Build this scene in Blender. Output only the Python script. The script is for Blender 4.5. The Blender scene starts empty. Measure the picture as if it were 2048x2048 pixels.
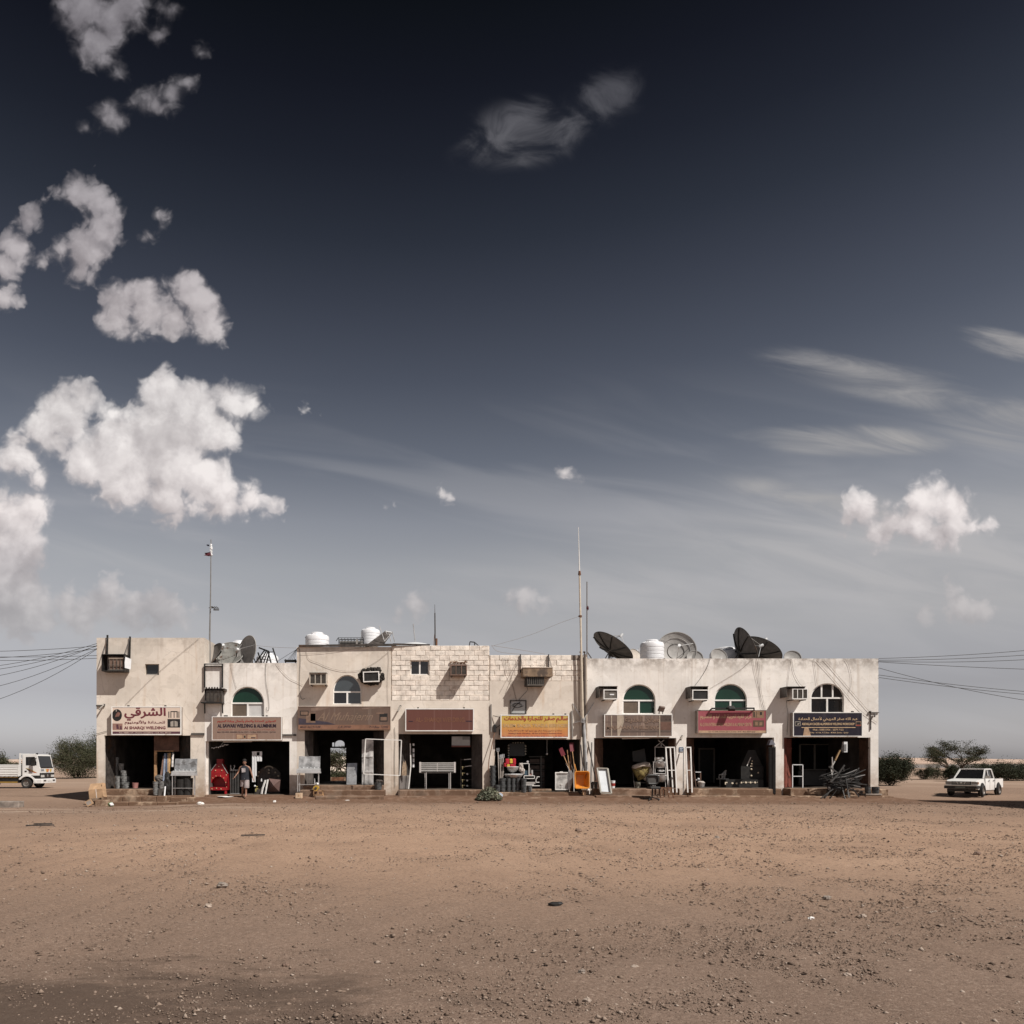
import bpy, math, random
import numpy as np
from mathutils import Vector, Matrix, Euler

random.seed(11)
rng = np.random.default_rng(7)
SC = bpy.context.scene
COL = SC.collection
R = math.radians

# ------------------------------------------------------------------ camera
F = 1512.0          # focal length in pixels of a 2048 px frame
PX0, PY0 = 820.0, 1525.0
DC, HC = 36.0, 1.74  # camera distance to the facade plane (y = 0), eye height
cam = bpy.data.cameras.new('camera')
cam.sensor_width = 36.0
cam.lens = 36.0 * F / 2048.0
cam.shift_x = (1024 - PX0) / 2048.0
cam.shift_y = (PY0 - 1024) / 2048.0
cam.clip_start, cam.clip_end = 0.1, 9000
camo = bpy.data.objects.new('camera', cam)
COL.objects.link(camo)
camo.location = (0, -DC, HC)
camo.rotation_euler = (R(90), 0, 0)
SC.camera = camo
SC.view_settings.view_transform = 'Standard'
SC.view_settings.look = 'None'
SC.view_settings.gamma = 1
SC.view_settings.use_curve_mapping = False
SC.view_settings.exposure = 0.0

# ------------------------------------------------------------------ sun
SUN = Vector((1.0, -0.95, 1.65)).normalized()
sl = bpy.data.lights.new('sun', 'SUN')
sl.energy = 5.0
sl.angle = R(0.5)
sl.color = (1.0, 0.95, 0.885)
so = bpy.data.objects.new('sun', sl)
COL.objects.link(so)
so.rotation_euler = SUN.to_track_quat('Z', 'Y').to_euler()
so.location = (20, -20, 40)

# ------------------------------------------------------------------ world: sky and clouds, all functions of direction
W = bpy.data.worlds.new('World')
SC.world = W
W.use_nodes = True
W.cycles.sampling_method = 'MANUAL'
W.cycles.sample_map_resolution = 256

class NT:
  """small helper to write node maths"""
  def __init__(s, tree):
    s.t = tree
    s.n = tree.nodes
    s.l = tree.links

  def node(s, kind, **kw):
    n = s.n.new(kind)
    for k, v in kw.items():
      setattr(n, k, v)
    return n

  def put(s, sock, v):
    if hasattr(v, 'is_output'):
      s.l.new(v, sock)
    else:
      sock.default_value = v

  def m(s, op, a, b=None, c=None, clamp=False):
    n = s.node('ShaderNodeMath', operation=op, use_clamp=clamp)
    s.put(n.inputs[0], a)
    if b is not None:
      s.put(n.inputs[1], b)
    if c is not None:
      s.put(n.inputs[2], c)
    return n.outputs[0]

  def vm(s, op, a, b=None):
    n = s.node('ShaderNodeVectorMath', operation=op)
    s.put(n.inputs[0], a)
    if b is not None:
      s.put(n.inputs[1], b)
    if op == 'SCALE':
      n.inputs['Scale'].default_value = 0.5
    return n.outputs['Value'] if op in ('DISTANCE', 'LENGTH', 'DOT_PRODUCT') else n.outputs['Vector']

  def comb(s, x, y, z=0.0):
    n = s.node('ShaderNodeCombineXYZ')
    s.put(n.inputs[0], x); s.put(n.inputs[1], y); s.put(n.inputs[2], z)
    return n.outputs[0]

  def sep(s, v):
    n = s.node('ShaderNodeSeparateXYZ')
    s.put(n.inputs[0], v)
    return n.outputs

  def noise(s, vec, scale, detail=4.0, rough=0.55, dist=0.0, dim='3D'):
    n = s.node('ShaderNodeTexNoise', noise_dimensions=dim)
    if vec is not None:
      s.put(n.inputs['Vector'], vec)
    n.inputs['Scale'].default_value = scale
    n.inputs['Detail'].default_value = detail
    n.inputs['Roughness'].default_value = rough
    n.inputs['Distortion'].default_value = dist
    return n.outputs[0]

  def step(s, v, lo, hi, a=0.0, b=1.0):
    n = s.node('ShaderNodeMapRange', interpolation_type='SMOOTHSTEP', clamp=True)
    s.put(n.inputs['Value'], v)
    n.inputs['From Min'].default_value = lo
    n.inputs['From Max'].default_value = hi
    s.put(n.inputs['To Min'], a); s.put(n.inputs['To Max'], b)
    return n.outputs[0]

  def lin(s, v, lo, hi, a=0.0, b=1.0):
    n = s.node('ShaderNodeMapRange', interpolation_type='LINEAR', clamp=True)
    s.put(n.inputs['Value'], v)
    n.inputs['From Min'].default_value = lo
    n.inputs['From Max'].default_value = hi
    s.put(n.inputs['To Min'], a); s.put(n.inputs['To Max'], b)
    return n.outputs[0]

  def mix(s, f, a, b, blend='MIX'):
    n = s.node('ShaderNodeMix', data_type='RGBA', blend_type=blend)
    s.put(n.inputs[0], f)
    for i, v in ((6, a), (7, b)):
      if isinstance(v, (tuple, list)) and len(v) == 3:
        v = (*v, 1)
      s.put(n.inputs[i], v)
    return n.outputs[2]

  def ramp(s, v, stops):
    n = s.node('ShaderNodeValToRGB')
    s.put(n.inputs[0], v)
    cr = n.color_ramp
    while len(cr.elements) < len(stops):
      cr.elements.new(0.5)
    for e, (p, c) in zip(cr.elements, stops):
      e.position = p
      e.color = (*c, 1)
    return n.outputs[0]

def srgb(r, g, b):
  def f(c):
    c /= 255.0
    return c / 12.92 if c <= 0.04045 else ((c + 0.055) / 1.055) ** 2.4
  return (f(r), f(g), f(b))

def sky_rgb(r, g, b):
  return tuple(10.0 * c for c in srgb(r, g, b))   # the world's strength is 0.1

def cloud_field(name, blobs, nscale, amp):
  """density of a cumulus bank: smooth union of round puffs, roughened by noise (coordinates: 1 unit = 100 px of angle)"""
  g = bpy.data.node_groups.new(name, 'ShaderNodeTree')
  g.interface.new_socket('p', in_out='INPUT', socket_type='NodeSocketVector')
  g.interface.new_socket('f', in_out='OUTPUT', socket_type='NodeSocketFloat')
  t = NT(g)
  gi = t.node('NodeGroupInput')
  go = t.node('NodeGroupOutput')
  p = gi.outputs[0]
  acc = None
  for (x, y, r) in blobs:
    d = t.vm('DISTANCE', p, (x / 100.0, y / 100.0, 0.0))
    v = t.m('MULTIPLY_ADD', d, -2.5, (r + (5 if r > 21 else 2)) / 40.0)
    acc = v if acc is None else t.m('SMOOTH_MAX', acc, v, 0.6)
  n1 = t.noise(p, nscale, 9.0, 0.52, 0.1, '2D')
  wn = t.node('ShaderNodeTexNoise', noise_dimensions='2D')
  wn.inputs['Scale'].default_value = 2.2
  wn.inputs['Detail'].default_value = 3.0
  t.put(wn.inputs['Vector'], p)
  wp = t.vm('ADD', p, t.vm('SCALE', wn.outputs['Color']))
  nn = t.m('MULTIPLY_ADD', n1, amp, -0.5 * amp)
  for sc, w in ((1.5, 0.50), (3.6, 0.30), (8.0, 0.13)):      # billowing heads of several sizes
    vo = t.node('ShaderNodeTexVoronoi', voronoi_dimensions='2D', feature='SMOOTH_F1')
    vo.inputs['Scale'].default_value = sc
    vo.inputs['Smoothness'].default_value = 0.35
    t.put(vo.inputs['Vector'], wp)
    nn = t.m('MULTIPLY_ADD', vo.outputs['Distance'], -w * 1.35, t.m('ADD', nn, w * 0.52))
  acc = t.m('MINIMUM', t.m('MAXIMUM', acc, -1.5), 1.35)
  t.put(go.inputs[0], t.m('ADD', acc, nn))
  return g

LEFT = [(130, 835, 62), (95, 870, 48), (160, 800, 36), (222, 828, 30), (325, 800, 56), (372, 840, 78), (300, 870, 72),
    (240, 900, 78), (350, 925, 74), (250, 965, 70), (175, 930, 55), (462, 805, 46), (497, 812, 32), (425, 862, 58),
    (400, 955, 64), (440, 992, 48), (500, 1000, 38), (545, 1008, 22), (340, 1005, 50), (40, 915, 48), (78, 958, 28),
    (25, 1035, 55), (65, 1012, 40), (10, 1105, 72), (55, 1090, 40), (20, 1180, 76), (45, 1225, 66),
    (212, 1195, 44), (258, 1222, 44), (135, 1200, 32), (165, 1232, 40), (325, 1222, 48), (365, 1240, 26),
    (245, 600, 44), (285, 588, 34), (292, 628, 50), (238, 640, 40), (345, 632, 48), (373, 568, 24), (392, 602, 44),
    (420, 645, 38), (440, 668, 20),
    (145, 388, 36), (198, 402, 40), (200, 452, 42), (172, 495, 50), (165, 538, 24), (124, 378, 13), (122, 498, 26),
    (60, 442, 26), (26, 494, 30), (5, 535, 38), (10, 595, 26), (315, 430, 18), (290, 474, 10), (85, 527, 13),
    (170, 18, 62), (225, 40, 60), (190, 88, 52), (255, 15, 48), (325, 18, 26), (318, 72, 20), (232, 150, 18),
    (225, 228, 32), (268, 205, 26), (310, 208, 34), (340, 188, 28), (375, 165, 20), (172, 255, 16), (400, 108, 16),
    (608, 823, 8), (642, 834, 6)]
RIGHT = [(1730, 1022, 38), (1698, 1042, 28), (1775, 1008, 17), (1782, 1048, 34), (1850, 1002, 46), (1876, 976, 32),
         (1896, 1014, 44), (1832, 1050, 46), (1905, 1052, 36), (1945, 1052, 24), (1975, 1052, 13), (1760, 1068, 32),
         (1880, 1072, 38), (1050, 1190, 30), (1018, 1196, 18), (1085, 1200, 14), (832, 1217, 26), (800, 1224, 17),
         (1130, 947, 6), (1143, 949, 7), (1160, 952, 5), (886, 990, 9), (900, 991, 8), (770, 1015, 7), (1370, 1100, 10),
         (1480, 1276, 14), (1905, 1190, 24), (1925, 1215, 30), (1970, 1222, 26), (1850, 1226, 20)]

def build_world():
  t = NT(W.node_tree)
  t.n.clear()
  out = t.node('ShaderNodeOutputWorld')
  d = t.node('ShaderNodeTexCoord').outputs['Generated']
  x, y, z = t.sep(d)
  sky = t.node('ShaderNodeTexSky', sky_type='NISHITA')
  sky.sun_disc = False
  sky.sun_elevation = math.asin(SUN.z)
  sky.sun_rotation = math.atan2(SUN.x, SUN.y)
  sky.air_density = 1.0
  sky.dust_density = 1.5
  hs = t.node('ShaderNodeHueSaturation')
  hs.inputs['Saturation'].default_value = SKY_SAT
  t.put(hs.inputs['Color'], sky.outputs[0])
  base = t.mix(1.0, hs.outputs[0], t.ramp(t.m('MULTIPLY', t.m('MAXIMUM', z, 0.0), 1.0), SKY_RAMP), 'MULTIPLY')
  # gnomonic direction coordinates about north, in hundreds of pixels
  yy = t.m('MAXIMUM', y, 0.05)
  U = t.m('MULTIPLY_ADD', t.m('DIVIDE', x, yy), F / 100, PX0 / 100)
  V = t.m('MULTIPLY_ADD', t.m('DIVIDE', z, yy), -F / 100, PY0 / 100)
  p = t.comb(U, V, 0.0)
  front = t.m('GREATER_THAN', y, 0.3)

  # high thin cirrus: streaks stretched along the wind
  mp = t.node('ShaderNodeMapping', vector_type='TEXTURE')
  mp.inputs['Rotation'].default_value = (0, 0, R(11))
  mp.inputs['Scale'].default_value = (3.6, 0.62, 1)
  t.put(mp.inputs[0], p)
  st = t.noise(mp.outputs[0], 1.0, 6.0, 0.58, 0.6, '2D')

  def ell(cx, cy, rx, ry, rot=0.0):
    m2 = t.node('ShaderNodeMapping', vector_type='TEXTURE')
    m2.inputs['Location'].default_value = (cx / 100, cy / 100, 0)
    m2.inputs['Rotation'].default_value = (0, 0, R(rot))
    m2.inputs['Scale'].default_value = (rx / 100, ry / 100, 1)
    t.put(m2.inputs[0], p)
    return t.step(t.vm('LENGTH', m2.outputs[0]), 1.0, 0.1)
  c1 = ell(1790, 768, 360, 62, 12)
  c2 = ell(1690, 880, 330, 46, 2)
  c3 = ell(2030, 690, 170, 44, 12)
  c4 = ell(2020, 850, 260, 90, 6)
  c5 = ell(1640, 1000, 320, 50, 10)
  cm = t.m('MAXIMUM', t.m('MAXIMUM', c1, c2), t.m('MAXIMUM', c3, t.m('MULTIPLY', c4, 0.75)))
  cm = t.m('MAXIMUM', cm, t.m('MULTIPLY', c5, 0.6))
  ca = t.m('MULTIPLY', t.step(t.m('ADD', cm, t.m('MULTIPLY_ADD', st, 1.5, -0.75)), 0.05, 1.25), t.m('MULTIPLY', t.step(cm, 0.0, 0.5), t.step(st, 0.28, 0.68, 0.45, 1.05)))
  sn = t.noise(t.vm('ADD', p, t.vm('SCALE', mp.outputs[0])), 0.75, 6.0, 0.56, 0.5, '2D')
  c6 = t.m('MULTIPLY', t.m('MAXIMUM', ell(1050, 268, 200, 105, -14), t.m('MULTIPLY', ell(1180, 208, 230, 85, -22), 0.62)), 1.0)
  c6 = t.m('MULTIPLY', t.step(t.m('ADD', c6, t.m('MULTIPLY_ADD', sn, 1.3, -0.65)), 0.0, 1.3), t.m('MULTIPLY', t.step(c6, 0.0, 0.6), t.step(sn, 0.34, 0.68, 0.06, 0.42)))
  ca = t.m('MAXIMUM', ca, c6)
  veil = t.m('MULTIPLY', t.m('MAXIMUM', ell(1850, 1120, 900, 190, 3), t.m('MULTIPLY', ell(1350, 1200, 750, 140, 2), 0.7)),
               t.step(st, 0.2, 0.75, 0.35, 0.95))
  low = t.m('MULTIPLY', t.step(t.noise(mp.outputs[0], 0.6, 4.0, 0.5, 0.4, '2D'), 0.42, 0.7), t.m('MULTIPLY', t.step(V, 7.0, 11.0), 0.24))
  cir = t.mix(t.m('MULTIPLY', t.m('MULTIPLY', veil, 0.85), front), base, sky_rgb(184, 182, 183))
  cir = t.mix(t.m('MULTIPLY', low, front), cir, sky_rgb(190, 188, 190))
  cir = t.mix(t.m('MULTIPLY', ca, front), cir, t.ramp(t.m('DIVIDE', V, 20.48), [(0.0, sky_rgb(120, 120, 130)), (0.28, sky_rgb(150, 148, 150)), (0.42, sky_rgb(165, 163, 163)), (0.6, sky_rgb(178, 176, 176))]))

  def bank(grp, lo, hi, back):
    def f(vec):
      n = t.node('ShaderNodeGroup')
      n.node_tree = grp
      t.put(n.inputs[0], vec)
      return n.outputs[0]
    f0 = f(p)
    f1 = f(t.vm('ADD', p, (0.15, -0.20, 0.0)))
    rel = t.m('SUBTRACT', f0, f1)
    sh = t.m('MULTIPLY_ADD', rel, 0.24, 0.82)
    sh = t.m('MULTIPLY', sh, t.step(t.noise(p, 1.1, 5.0, 0.55, 0.2, '2D'), 0.32, 0.62, 0.80, 1.08))
    sh = t.m('MINIMUM', t.m('MAXIMUM', sh, 0.55), 1.06)
    col = t.ramp(t.m('DIVIDE', V, 20.48), [(0.0, sky_rgb(138, 134, 139)), (0.12, sky_rgb(150, 146, 150)), (0.22, sky_rgb(176, 170, 173)), (0.31, sky_rgb(196, 189, 190)),
                                               (0.40, sky_rgb(236, 231, 229)), (0.50, sky_rgb(236, 228, 226)), (0.545, sky_rgb(212, 205, 205)), (0.60, sky_rgb(200, 194, 193))])
    shc = t.mix(1.0, col, t.comb(t.m('POWER', sh, 0.97), sh, t.m('POWER', sh, 0.96)), 'MULTIPLY')
    # distant banks sink into the horizon haze
    wd = t.m('ADD', t.step(t.noise(p, 0.8, 3.0, 0.5, 0.0, '2D'), 0.36, 0.66, 0.10, 0.95), t.step(V, 4.6, 0.6, 0.0, 1.3))   # some rims crisp, some frayed
    a = t.m('MULTIPLY', t.step(t.m('DIVIDE', t.m('SUBTRACT', f0, lo), t.m('ADD', t.m('ADD', t.m('MULTIPLY', wd, 0.55), hi), t.m('MULTIPLY', t.m('MAXIMUM', t.m('MULTIPLY', rel, -1.0), 0.0), 0.8))), 0.0, 1.0), t.m('MULTIPLY', t.step(V, 13.4, 10.2, 0.34, 1.0), t.step(f0, -0.1, 0.75, 0.42, 1.0)))
    return t.mix(a, back, shc)
  cl = bank(cloud_field('cloud_bank_west', LEFT, 1.35, 1.0), -0.16, 0.24, cir)
  cr = bank(cloud_field('cloud_bank_east', RIGHT, 1.5, 1.0), -0.16, 0.26, cir)

  def bg(c):
    b = t.node('ShaderNodeBackground')
    t.put(b.inputs[0], c)
    b.inputs[1].default_value = 0.1
    return b.outputs[0]

  def bgs(c):
    return bg(c)

  def ms(f, a, b):
    n = t.node('ShaderNodeMixShader')
    t.put(n.inputs[0], f); t.l.new(a, n.inputs[1]); t.l.new(b, n.inputs[2])
    return n.outputs[0]
  isl = t.m('MULTIPLY', t.m('LESS_THAN', U, 7.0), front)
  isl = t.m('MULTIPLY', isl, t.m('GREATER_THAN', U, -3.0))
  isr = t.m('MULTIPLY', t.m('MULTIPLY', t.m('GREATER_THAN', U, 7.0), t.m('LESS_THAN', U, 21.5)), front)
  isr = t.m('MULTIPLY', isr, t.m('GREATER_THAN', V, 8.5))
  sh = ms(isl, ms(isr, bg(cir), bg(cr)), bg(cl))
  t.l.new(sh, out.inputs[0])

SKY_SAT = 0.42
# how far the photograph's exposure and filter darken the sky with height (times the 0.1 strength of the sky texture)
SKY_RAMP = [(0.0, (1.25, 1.2, 1.3)), (0.024, (1.17, 1.12, 1.22)), (0.086, (0.86, 0.786, 0.813)), (0.167, (0.95, 0.86, 0.806)),
      (0.245, (0.95, 0.88, 0.82)), (0.301, (0.807, 0.764, 0.744)), (0.370, (0.494, 0.497, 0.524)), (0.449, (0.305, 0.316, 0.357)),
      (0.519, (0.195, 0.204, 0.24)), (0.568, (0.122, 0.133, 0.161)), (0.622, (0.07, 0.076, 0.098)), (0.668, (0.042, 0.045, 0.061)),
      (0.72, (0.021, 0.025, 0.029)), (1.0, (0.02, 0.024, 0.028))]

build_world()

# ------------------------------------------------------------------ coordinates: photo pixel at depth y -> place in the world
def XX(px, y=0.0):
  return (px - PX0) * (y + DC) / F

def ZZ(py, y=0.0):
  return HC - (py - PY0) * (y + DC) / F

def PT(px, py, y=0.0):
  return (XX(px, y), y, ZZ(py, y))

def P2(px, py, y):      # measured on the wall plane, set y metres off it
  return (XX(px), y, ZZ(py))

# ------------------------------------------------------------------ materials
MATS = {}

def mat(name, col, rough=0.8, metal=0.0, var=0.12, scale=3.0, bump=0.0, bscale=40.0, spec=0.4, dirt=None, dirt_amt=0.0, dirt_scale=1.5,
    streak=0.0, trans=0.0):
  if name in MATS:
    return MATS[name]
  m = bpy.data.materials.new(name)
  m.use_nodes = True
  t = NT(m.node_tree)
  bs = t.n['Principled BSDF']
  co = t.node('ShaderNodeTexCoord').outputs['Object']
  c = (*col, 1)
  if var > 0:
    n = t.noise(co, scale, 5.0, 0.6)
    lo = tuple(max(0, v * (1 - 1.6 * var)) for v in col)
    hi = tuple(min(1, v * (1 + 1.6 * var)) for v in col)
    c = t.mix(t.step(n, 0.25, 0.75), lo, hi)
  if dirt is not None:
    n2 = t.noise(co, dirt_scale, 6.0, 0.65, 0.3)
    th = 0.72 - 0.45 * dirt_amt
    c = t.mix(t.step(n2, th, th + 0.12), c, dirt)
  if streak > 0:
    mp = t.node('ShaderNodeMapping')
    mp.inputs['Scale'].default_value = (9, 9, 0.5)
    t.put(mp.inputs[0], co)
    n3 = t.noise(mp.outputs[0], 1.0, 4.0, 0.6)
    c = t.mix(t.m('MULTIPLY', t.step(n3, 0.5, 0.75), streak), c, tuple(v * 0.55 for v in col))
  t.put(bs.inputs['Base Color'], c)
  bs.inputs['Roughness'].default_value = rough
  bs.inputs['Metallic'].default_value = metal
  bs.inputs['Specular IOR Level'].default_value = spec
  if bump > 0:
    b = t.node('ShaderNodeBump')
    b.inputs['Strength'].default_value = bump
    b.inputs['Distance'].default_value = 0.02
    t.put(b.inputs['Height'], t.noise(co, bscale, 4.0, 0.6))
    t.l.new(b.outputs[0], bs.inputs['Normal'])
  MATS[name] = m
  return m

def plaster(name, col, seed, stain=0.5, top_z=7.0, base_z=0.4):
  """painted render: patchy wash, grey weathering under the parapet, rusty runs, splashed and rubbed foot"""
  m = bpy.data.materials.new(name)
  m.use_nodes = True
  t = NT(m.node_tree)
  bs = t.n['Principled BSDF']
  geo = t.node('ShaderNodeNewGeometry').outputs['Position']
  off = t.vm('ADD', geo, (seed * 7.3, seed * 3.1, seed * 1.7))
  n1 = t.noise(off, 0.55, 6.0, 0.6, 0.2)
  c = t.mix(t.step(n1, 0.3, 0.7), tuple(v * 0.86 for v in col), tuple(min(1, v * 1.05) for v in col))
  n2 = t.noise(off, 5.0, 5.0, 0.65)
  c = t.mix(t.m('MULTIPLY', t.step(n2, 0.52, 0.74), 0.40), c, (col[0] * 0.62, col[1] * 0.56, col[2] * 0.50))
  # trowelled repairs, a shade off the old coat
  n6 = t.noise(t.vm('ADD', off, (5.0, 9.0, 2.0)), 0.9, 2.0, 0.4, 0.6)
  c = t.mix(t.m('MULTIPLY', t.step(n6, 0.575, 0.59), 0.35), c, (col[0] * 0.80, col[1] * 0.80, col[2] * 0.80))
  c = t.mix(t.m('MULTIPLY', t.step(n6, 0.40, 0.39), 0.45), c, (min(1, col[0] * 1.07), min(1, col[1] * 1.08), min(1, col[2] * 1.1)))
  # vertical wash lines
  mp = t.node('ShaderNodeMapping')
  mp.inputs['Scale'].default_value = (6.0, 6.0, 0.22)
  t.put(mp.inputs[0], off)
  n3 = t.noise(mp.outputs[0], 1.0, 5.0, 0.62)
  z = t.sep(geo)[2]
  wash = t.m('MULTIPLY', t.step(n3, 0.50, 0.72), t.lin(z, top_z - 3.5, top_z, 0.10, 0.42 * stain + 0.1))
  c = t.mix(wash, c, (col[0] * 0.55, col[1] * 0.47, col[2] * 0.40))
  # rusty ochre drips
  mp2 = t.node('ShaderNodeMapping')
  mp2.inputs['Scale'].default_value = (2.3, 2.3, 0.28)
  t.put(mp2.inputs[0], off)
  n4 = t.noise(mp2.outputs[0], 1.0, 3.0, 0.5)
  c = t.mix(t.m('MULTIPLY', t.step(n4, 0.60, 0.74), 0.38), c, (0.50, 0.33, 0.20))
  # grey band of weather at the parapet
  n5 = t.noise(off, 2.4, 6.0, 0.68)
  top = t.m('MULTIPLY', t.lin(z, top_z - 0.75, top_z + 0.05), t.step(n5, 0.36, 0.66))
  c = t.mix(t.m('MULTIPLY', top, min(1.0, 0.95 * stain + 0.12)), c, (0.26, 0.22, 0.19))
  # dirty foot
  foot = t.m('MULTIPLY', t.lin(z, base_z + 1.5, base_z - 0.3), t.step(n5, 0.30, 0.62, 0.15, 1.0))
  c = t.mix(t.m('MULTIPLY', foot, 0.92), c, (0.36, 0.25, 0.17))
  # cracks
  mpv = t.node('ShaderNodeTexVoronoi', feature='DISTANCE_TO_EDGE')
  mpv.inputs['Scale'].default_value = 0.42
  wv = t.node('ShaderNodeTexNoise'); wv.inputs['Scale'].default_value = 1.3; wv.inputs['Detail'].default_value = 5
  t.put(wv.inputs['Vector'], off)
  t.put(mpv.inputs['Vector'], t.vm('ADD', off, t.vm('SCALE', wv.outputs['Color'])))
  cr = t.m('MULTIPLY', t.step(mpv.outputs['Distance'], 0.008, 0.002), t.step(n1, 0.47, 0.6))
  c = t.mix(t.m('MULTIPLY', cr, 0.18), c, (0.16, 0.13, 0.11))
  t.put(bs.inputs['Base Color'], c)
  bs.inputs['Roughness'].default_value = 0.92
  bs.inputs['Specular IOR Level'].default_value = 0.2
  b = t.node('ShaderNodeBump')
  b.inputs['Strength'].default_value = 0.5
  b.inputs['Distance'].default_value = 0.015
  t.put(b.inputs['Height'], t.m('ADD', t.noise(off, 3.0, 5.0, 0.6), t.m('MULTIPLY', t.noise(off, 30.0, 3.0, 0.6), 0.35)))
  t.l.new(b.outputs[0], bs.inputs['Normal'])
  return m

CREAM = (0.73, 0.655, 0.575)
WHITE = (0.845, 0.80, 0.75)
M_WHITE = mat('white_paint', (0.78, 0.76, 0.73), 0.55, var=0.08, scale=2, dirt=(0.45, 0.36, 0.28), dirt_amt=0.25)
M_WHITEM = mat('white_enamel', (0.76, 0.77, 0.78), 0.35, var=0.05, scale=3, spec=0.5)
M_TANK = mat('tank_plastic', (0.80, 0.80, 0.82), 0.45, var=0.05, scale=1.2, spec=0.4, streak=0.12)
M_BLACK = mat('black_paint', (0.018, 0.017, 0.016), 0.55, var=0.3, scale=6)
M_DARK = mat('dark_iron', (0.058, 0.049, 0.044), 0.6, var=0.35, scale=5, dirt=(0.09, 0.05, 0.03), dirt_amt=0.4)
M_STEEL = mat('galvanised_steel', (0.46, 0.46, 0.46), 0.42, metal=0.75, var=0.22, scale=2.2, dirt=(0.26, 0.25, 0.24), dirt_amt=0.5, dirt_scale=2.2)
M_ALU = mat('dull_aluminium', (0.60, 0.59, 0.58), 0.4, metal=0.7, var=0.15, scale=4)
M_GRILL = mat('grey_grille', (0.13, 0.115, 0.10), 0.6, var=0.2, scale=8)
M_RUST = mat('rusty_iron', (0.16, 0.075, 0.042), 0.85, var=0.4, scale=4, bump=0.3)
M_CONC = mat('rough_concrete', (0.33, 0.235, 0.165), 0.95, var=0.3, scale=2.5, bump=0.8, bscale=12, dirt=(0.16, 0.095, 0.06), dirt_amt=0.7)
M_CONCG = mat('grey_concrete', (0.30, 0.255, 0.22), 0.95, var=0.25, scale=2.0, bump=0.6, bscale=15)
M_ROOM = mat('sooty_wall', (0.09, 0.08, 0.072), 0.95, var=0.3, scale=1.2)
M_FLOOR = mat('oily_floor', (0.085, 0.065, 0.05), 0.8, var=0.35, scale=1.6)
M_WOOD = mat('raw_wood', (0.42, 0.25, 0.13), 0.8, var=0.25, scale=5)
M_CARD = mat('cardboard', (0.42, 0.27, 0.16), 0.85, var=0.15, scale=4, dirt=(0.26, 0.16, 0.09), dirt_amt=0.25)
M_RUB = mat('grey_rubber', (0.19, 0.19, 0.185), 0.75, var=0.35, scale=9, bump=0.4, bscale=30)
M_RUBD = mat('black_rubber', (0.075, 0.078, 0.08), 0.7, var=0.35, scale=9, bump=0.4, bscale=30)
M_GLASSG = mat('green_glass', (0.008, 0.034, 0.021), 0.06, var=0.1, scale=1, spec=0.35)
M_GLASSD = mat('dark_glass', (0.012, 0.012, 0.013), 0.05, var=0.1, scale=1, spec=0.7)
M_GLASSB = mat('grey_glass', (0.05, 0.06, 0.065), 0.05, var=0.1, scale=1, spec=0.9)
M_GLASSW = mat('curtained_pane', (0.50, 0.49, 0.48), 0.2, var=0.06, scale=2)
M_TAN = mat('faded_blind', (0.13, 0.10, 0.075), 0.25, var=0.1, scale=2)
M_DISHL = mat('dish_grey', (0.33, 0.315, 0.30), 0.55, var=0.12, scale=3, spec=0.3)
M_DISHD = mat('dish_mesh_dark', (0.125, 0.118, 0.113), 0.7, var=0.15, scale=4, spec=0.2)
M_DISHR = mat('dish_rusted', (0.20, 0.195, 0.18), 0.7, var=0.25, scale=3, dirt=(0.075, 0.04, 0.025), dirt_amt=0.42, dirt_scale=2.2)
M_CABLE = mat('cable_black', (0.05, 0.045, 0.042), 0.7, var=0)
M_CABLEG = mat('cable_grey', (0.30, 0.26, 0.23), 0.7, var=0)

# ------------------------------------------------------------------ mesh helpers
SPLIT = set('room_lining side_wall divider bracket hood_side hanging_frame leg post upright cross_rail slat end_post brace block shelf_frame trestle bar frame casing front_frame tub cargo_bed pillar door_seam wheel_bracket pot_handle roof_marker fog_lamp yellow_stripe stay_wire strut hood_lump fixing_lug handle_lug ornament_bar opening_bar edge_trim tin fitting dropside headboard gas_post rail square_tube'.split())
TINY = set('grille stud fittings bulb skewer_knob mortar_bead foam_ring coil white_knob yellow_fitting pale_fitting scroll ornament carton lettering grille_bar twig eye nose_and_ears offcut cup slot tines shoulder_rib wire_coil pipework sheet_panel upper_panel aerial lamp_head rim_band under_bracket'.split())

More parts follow.
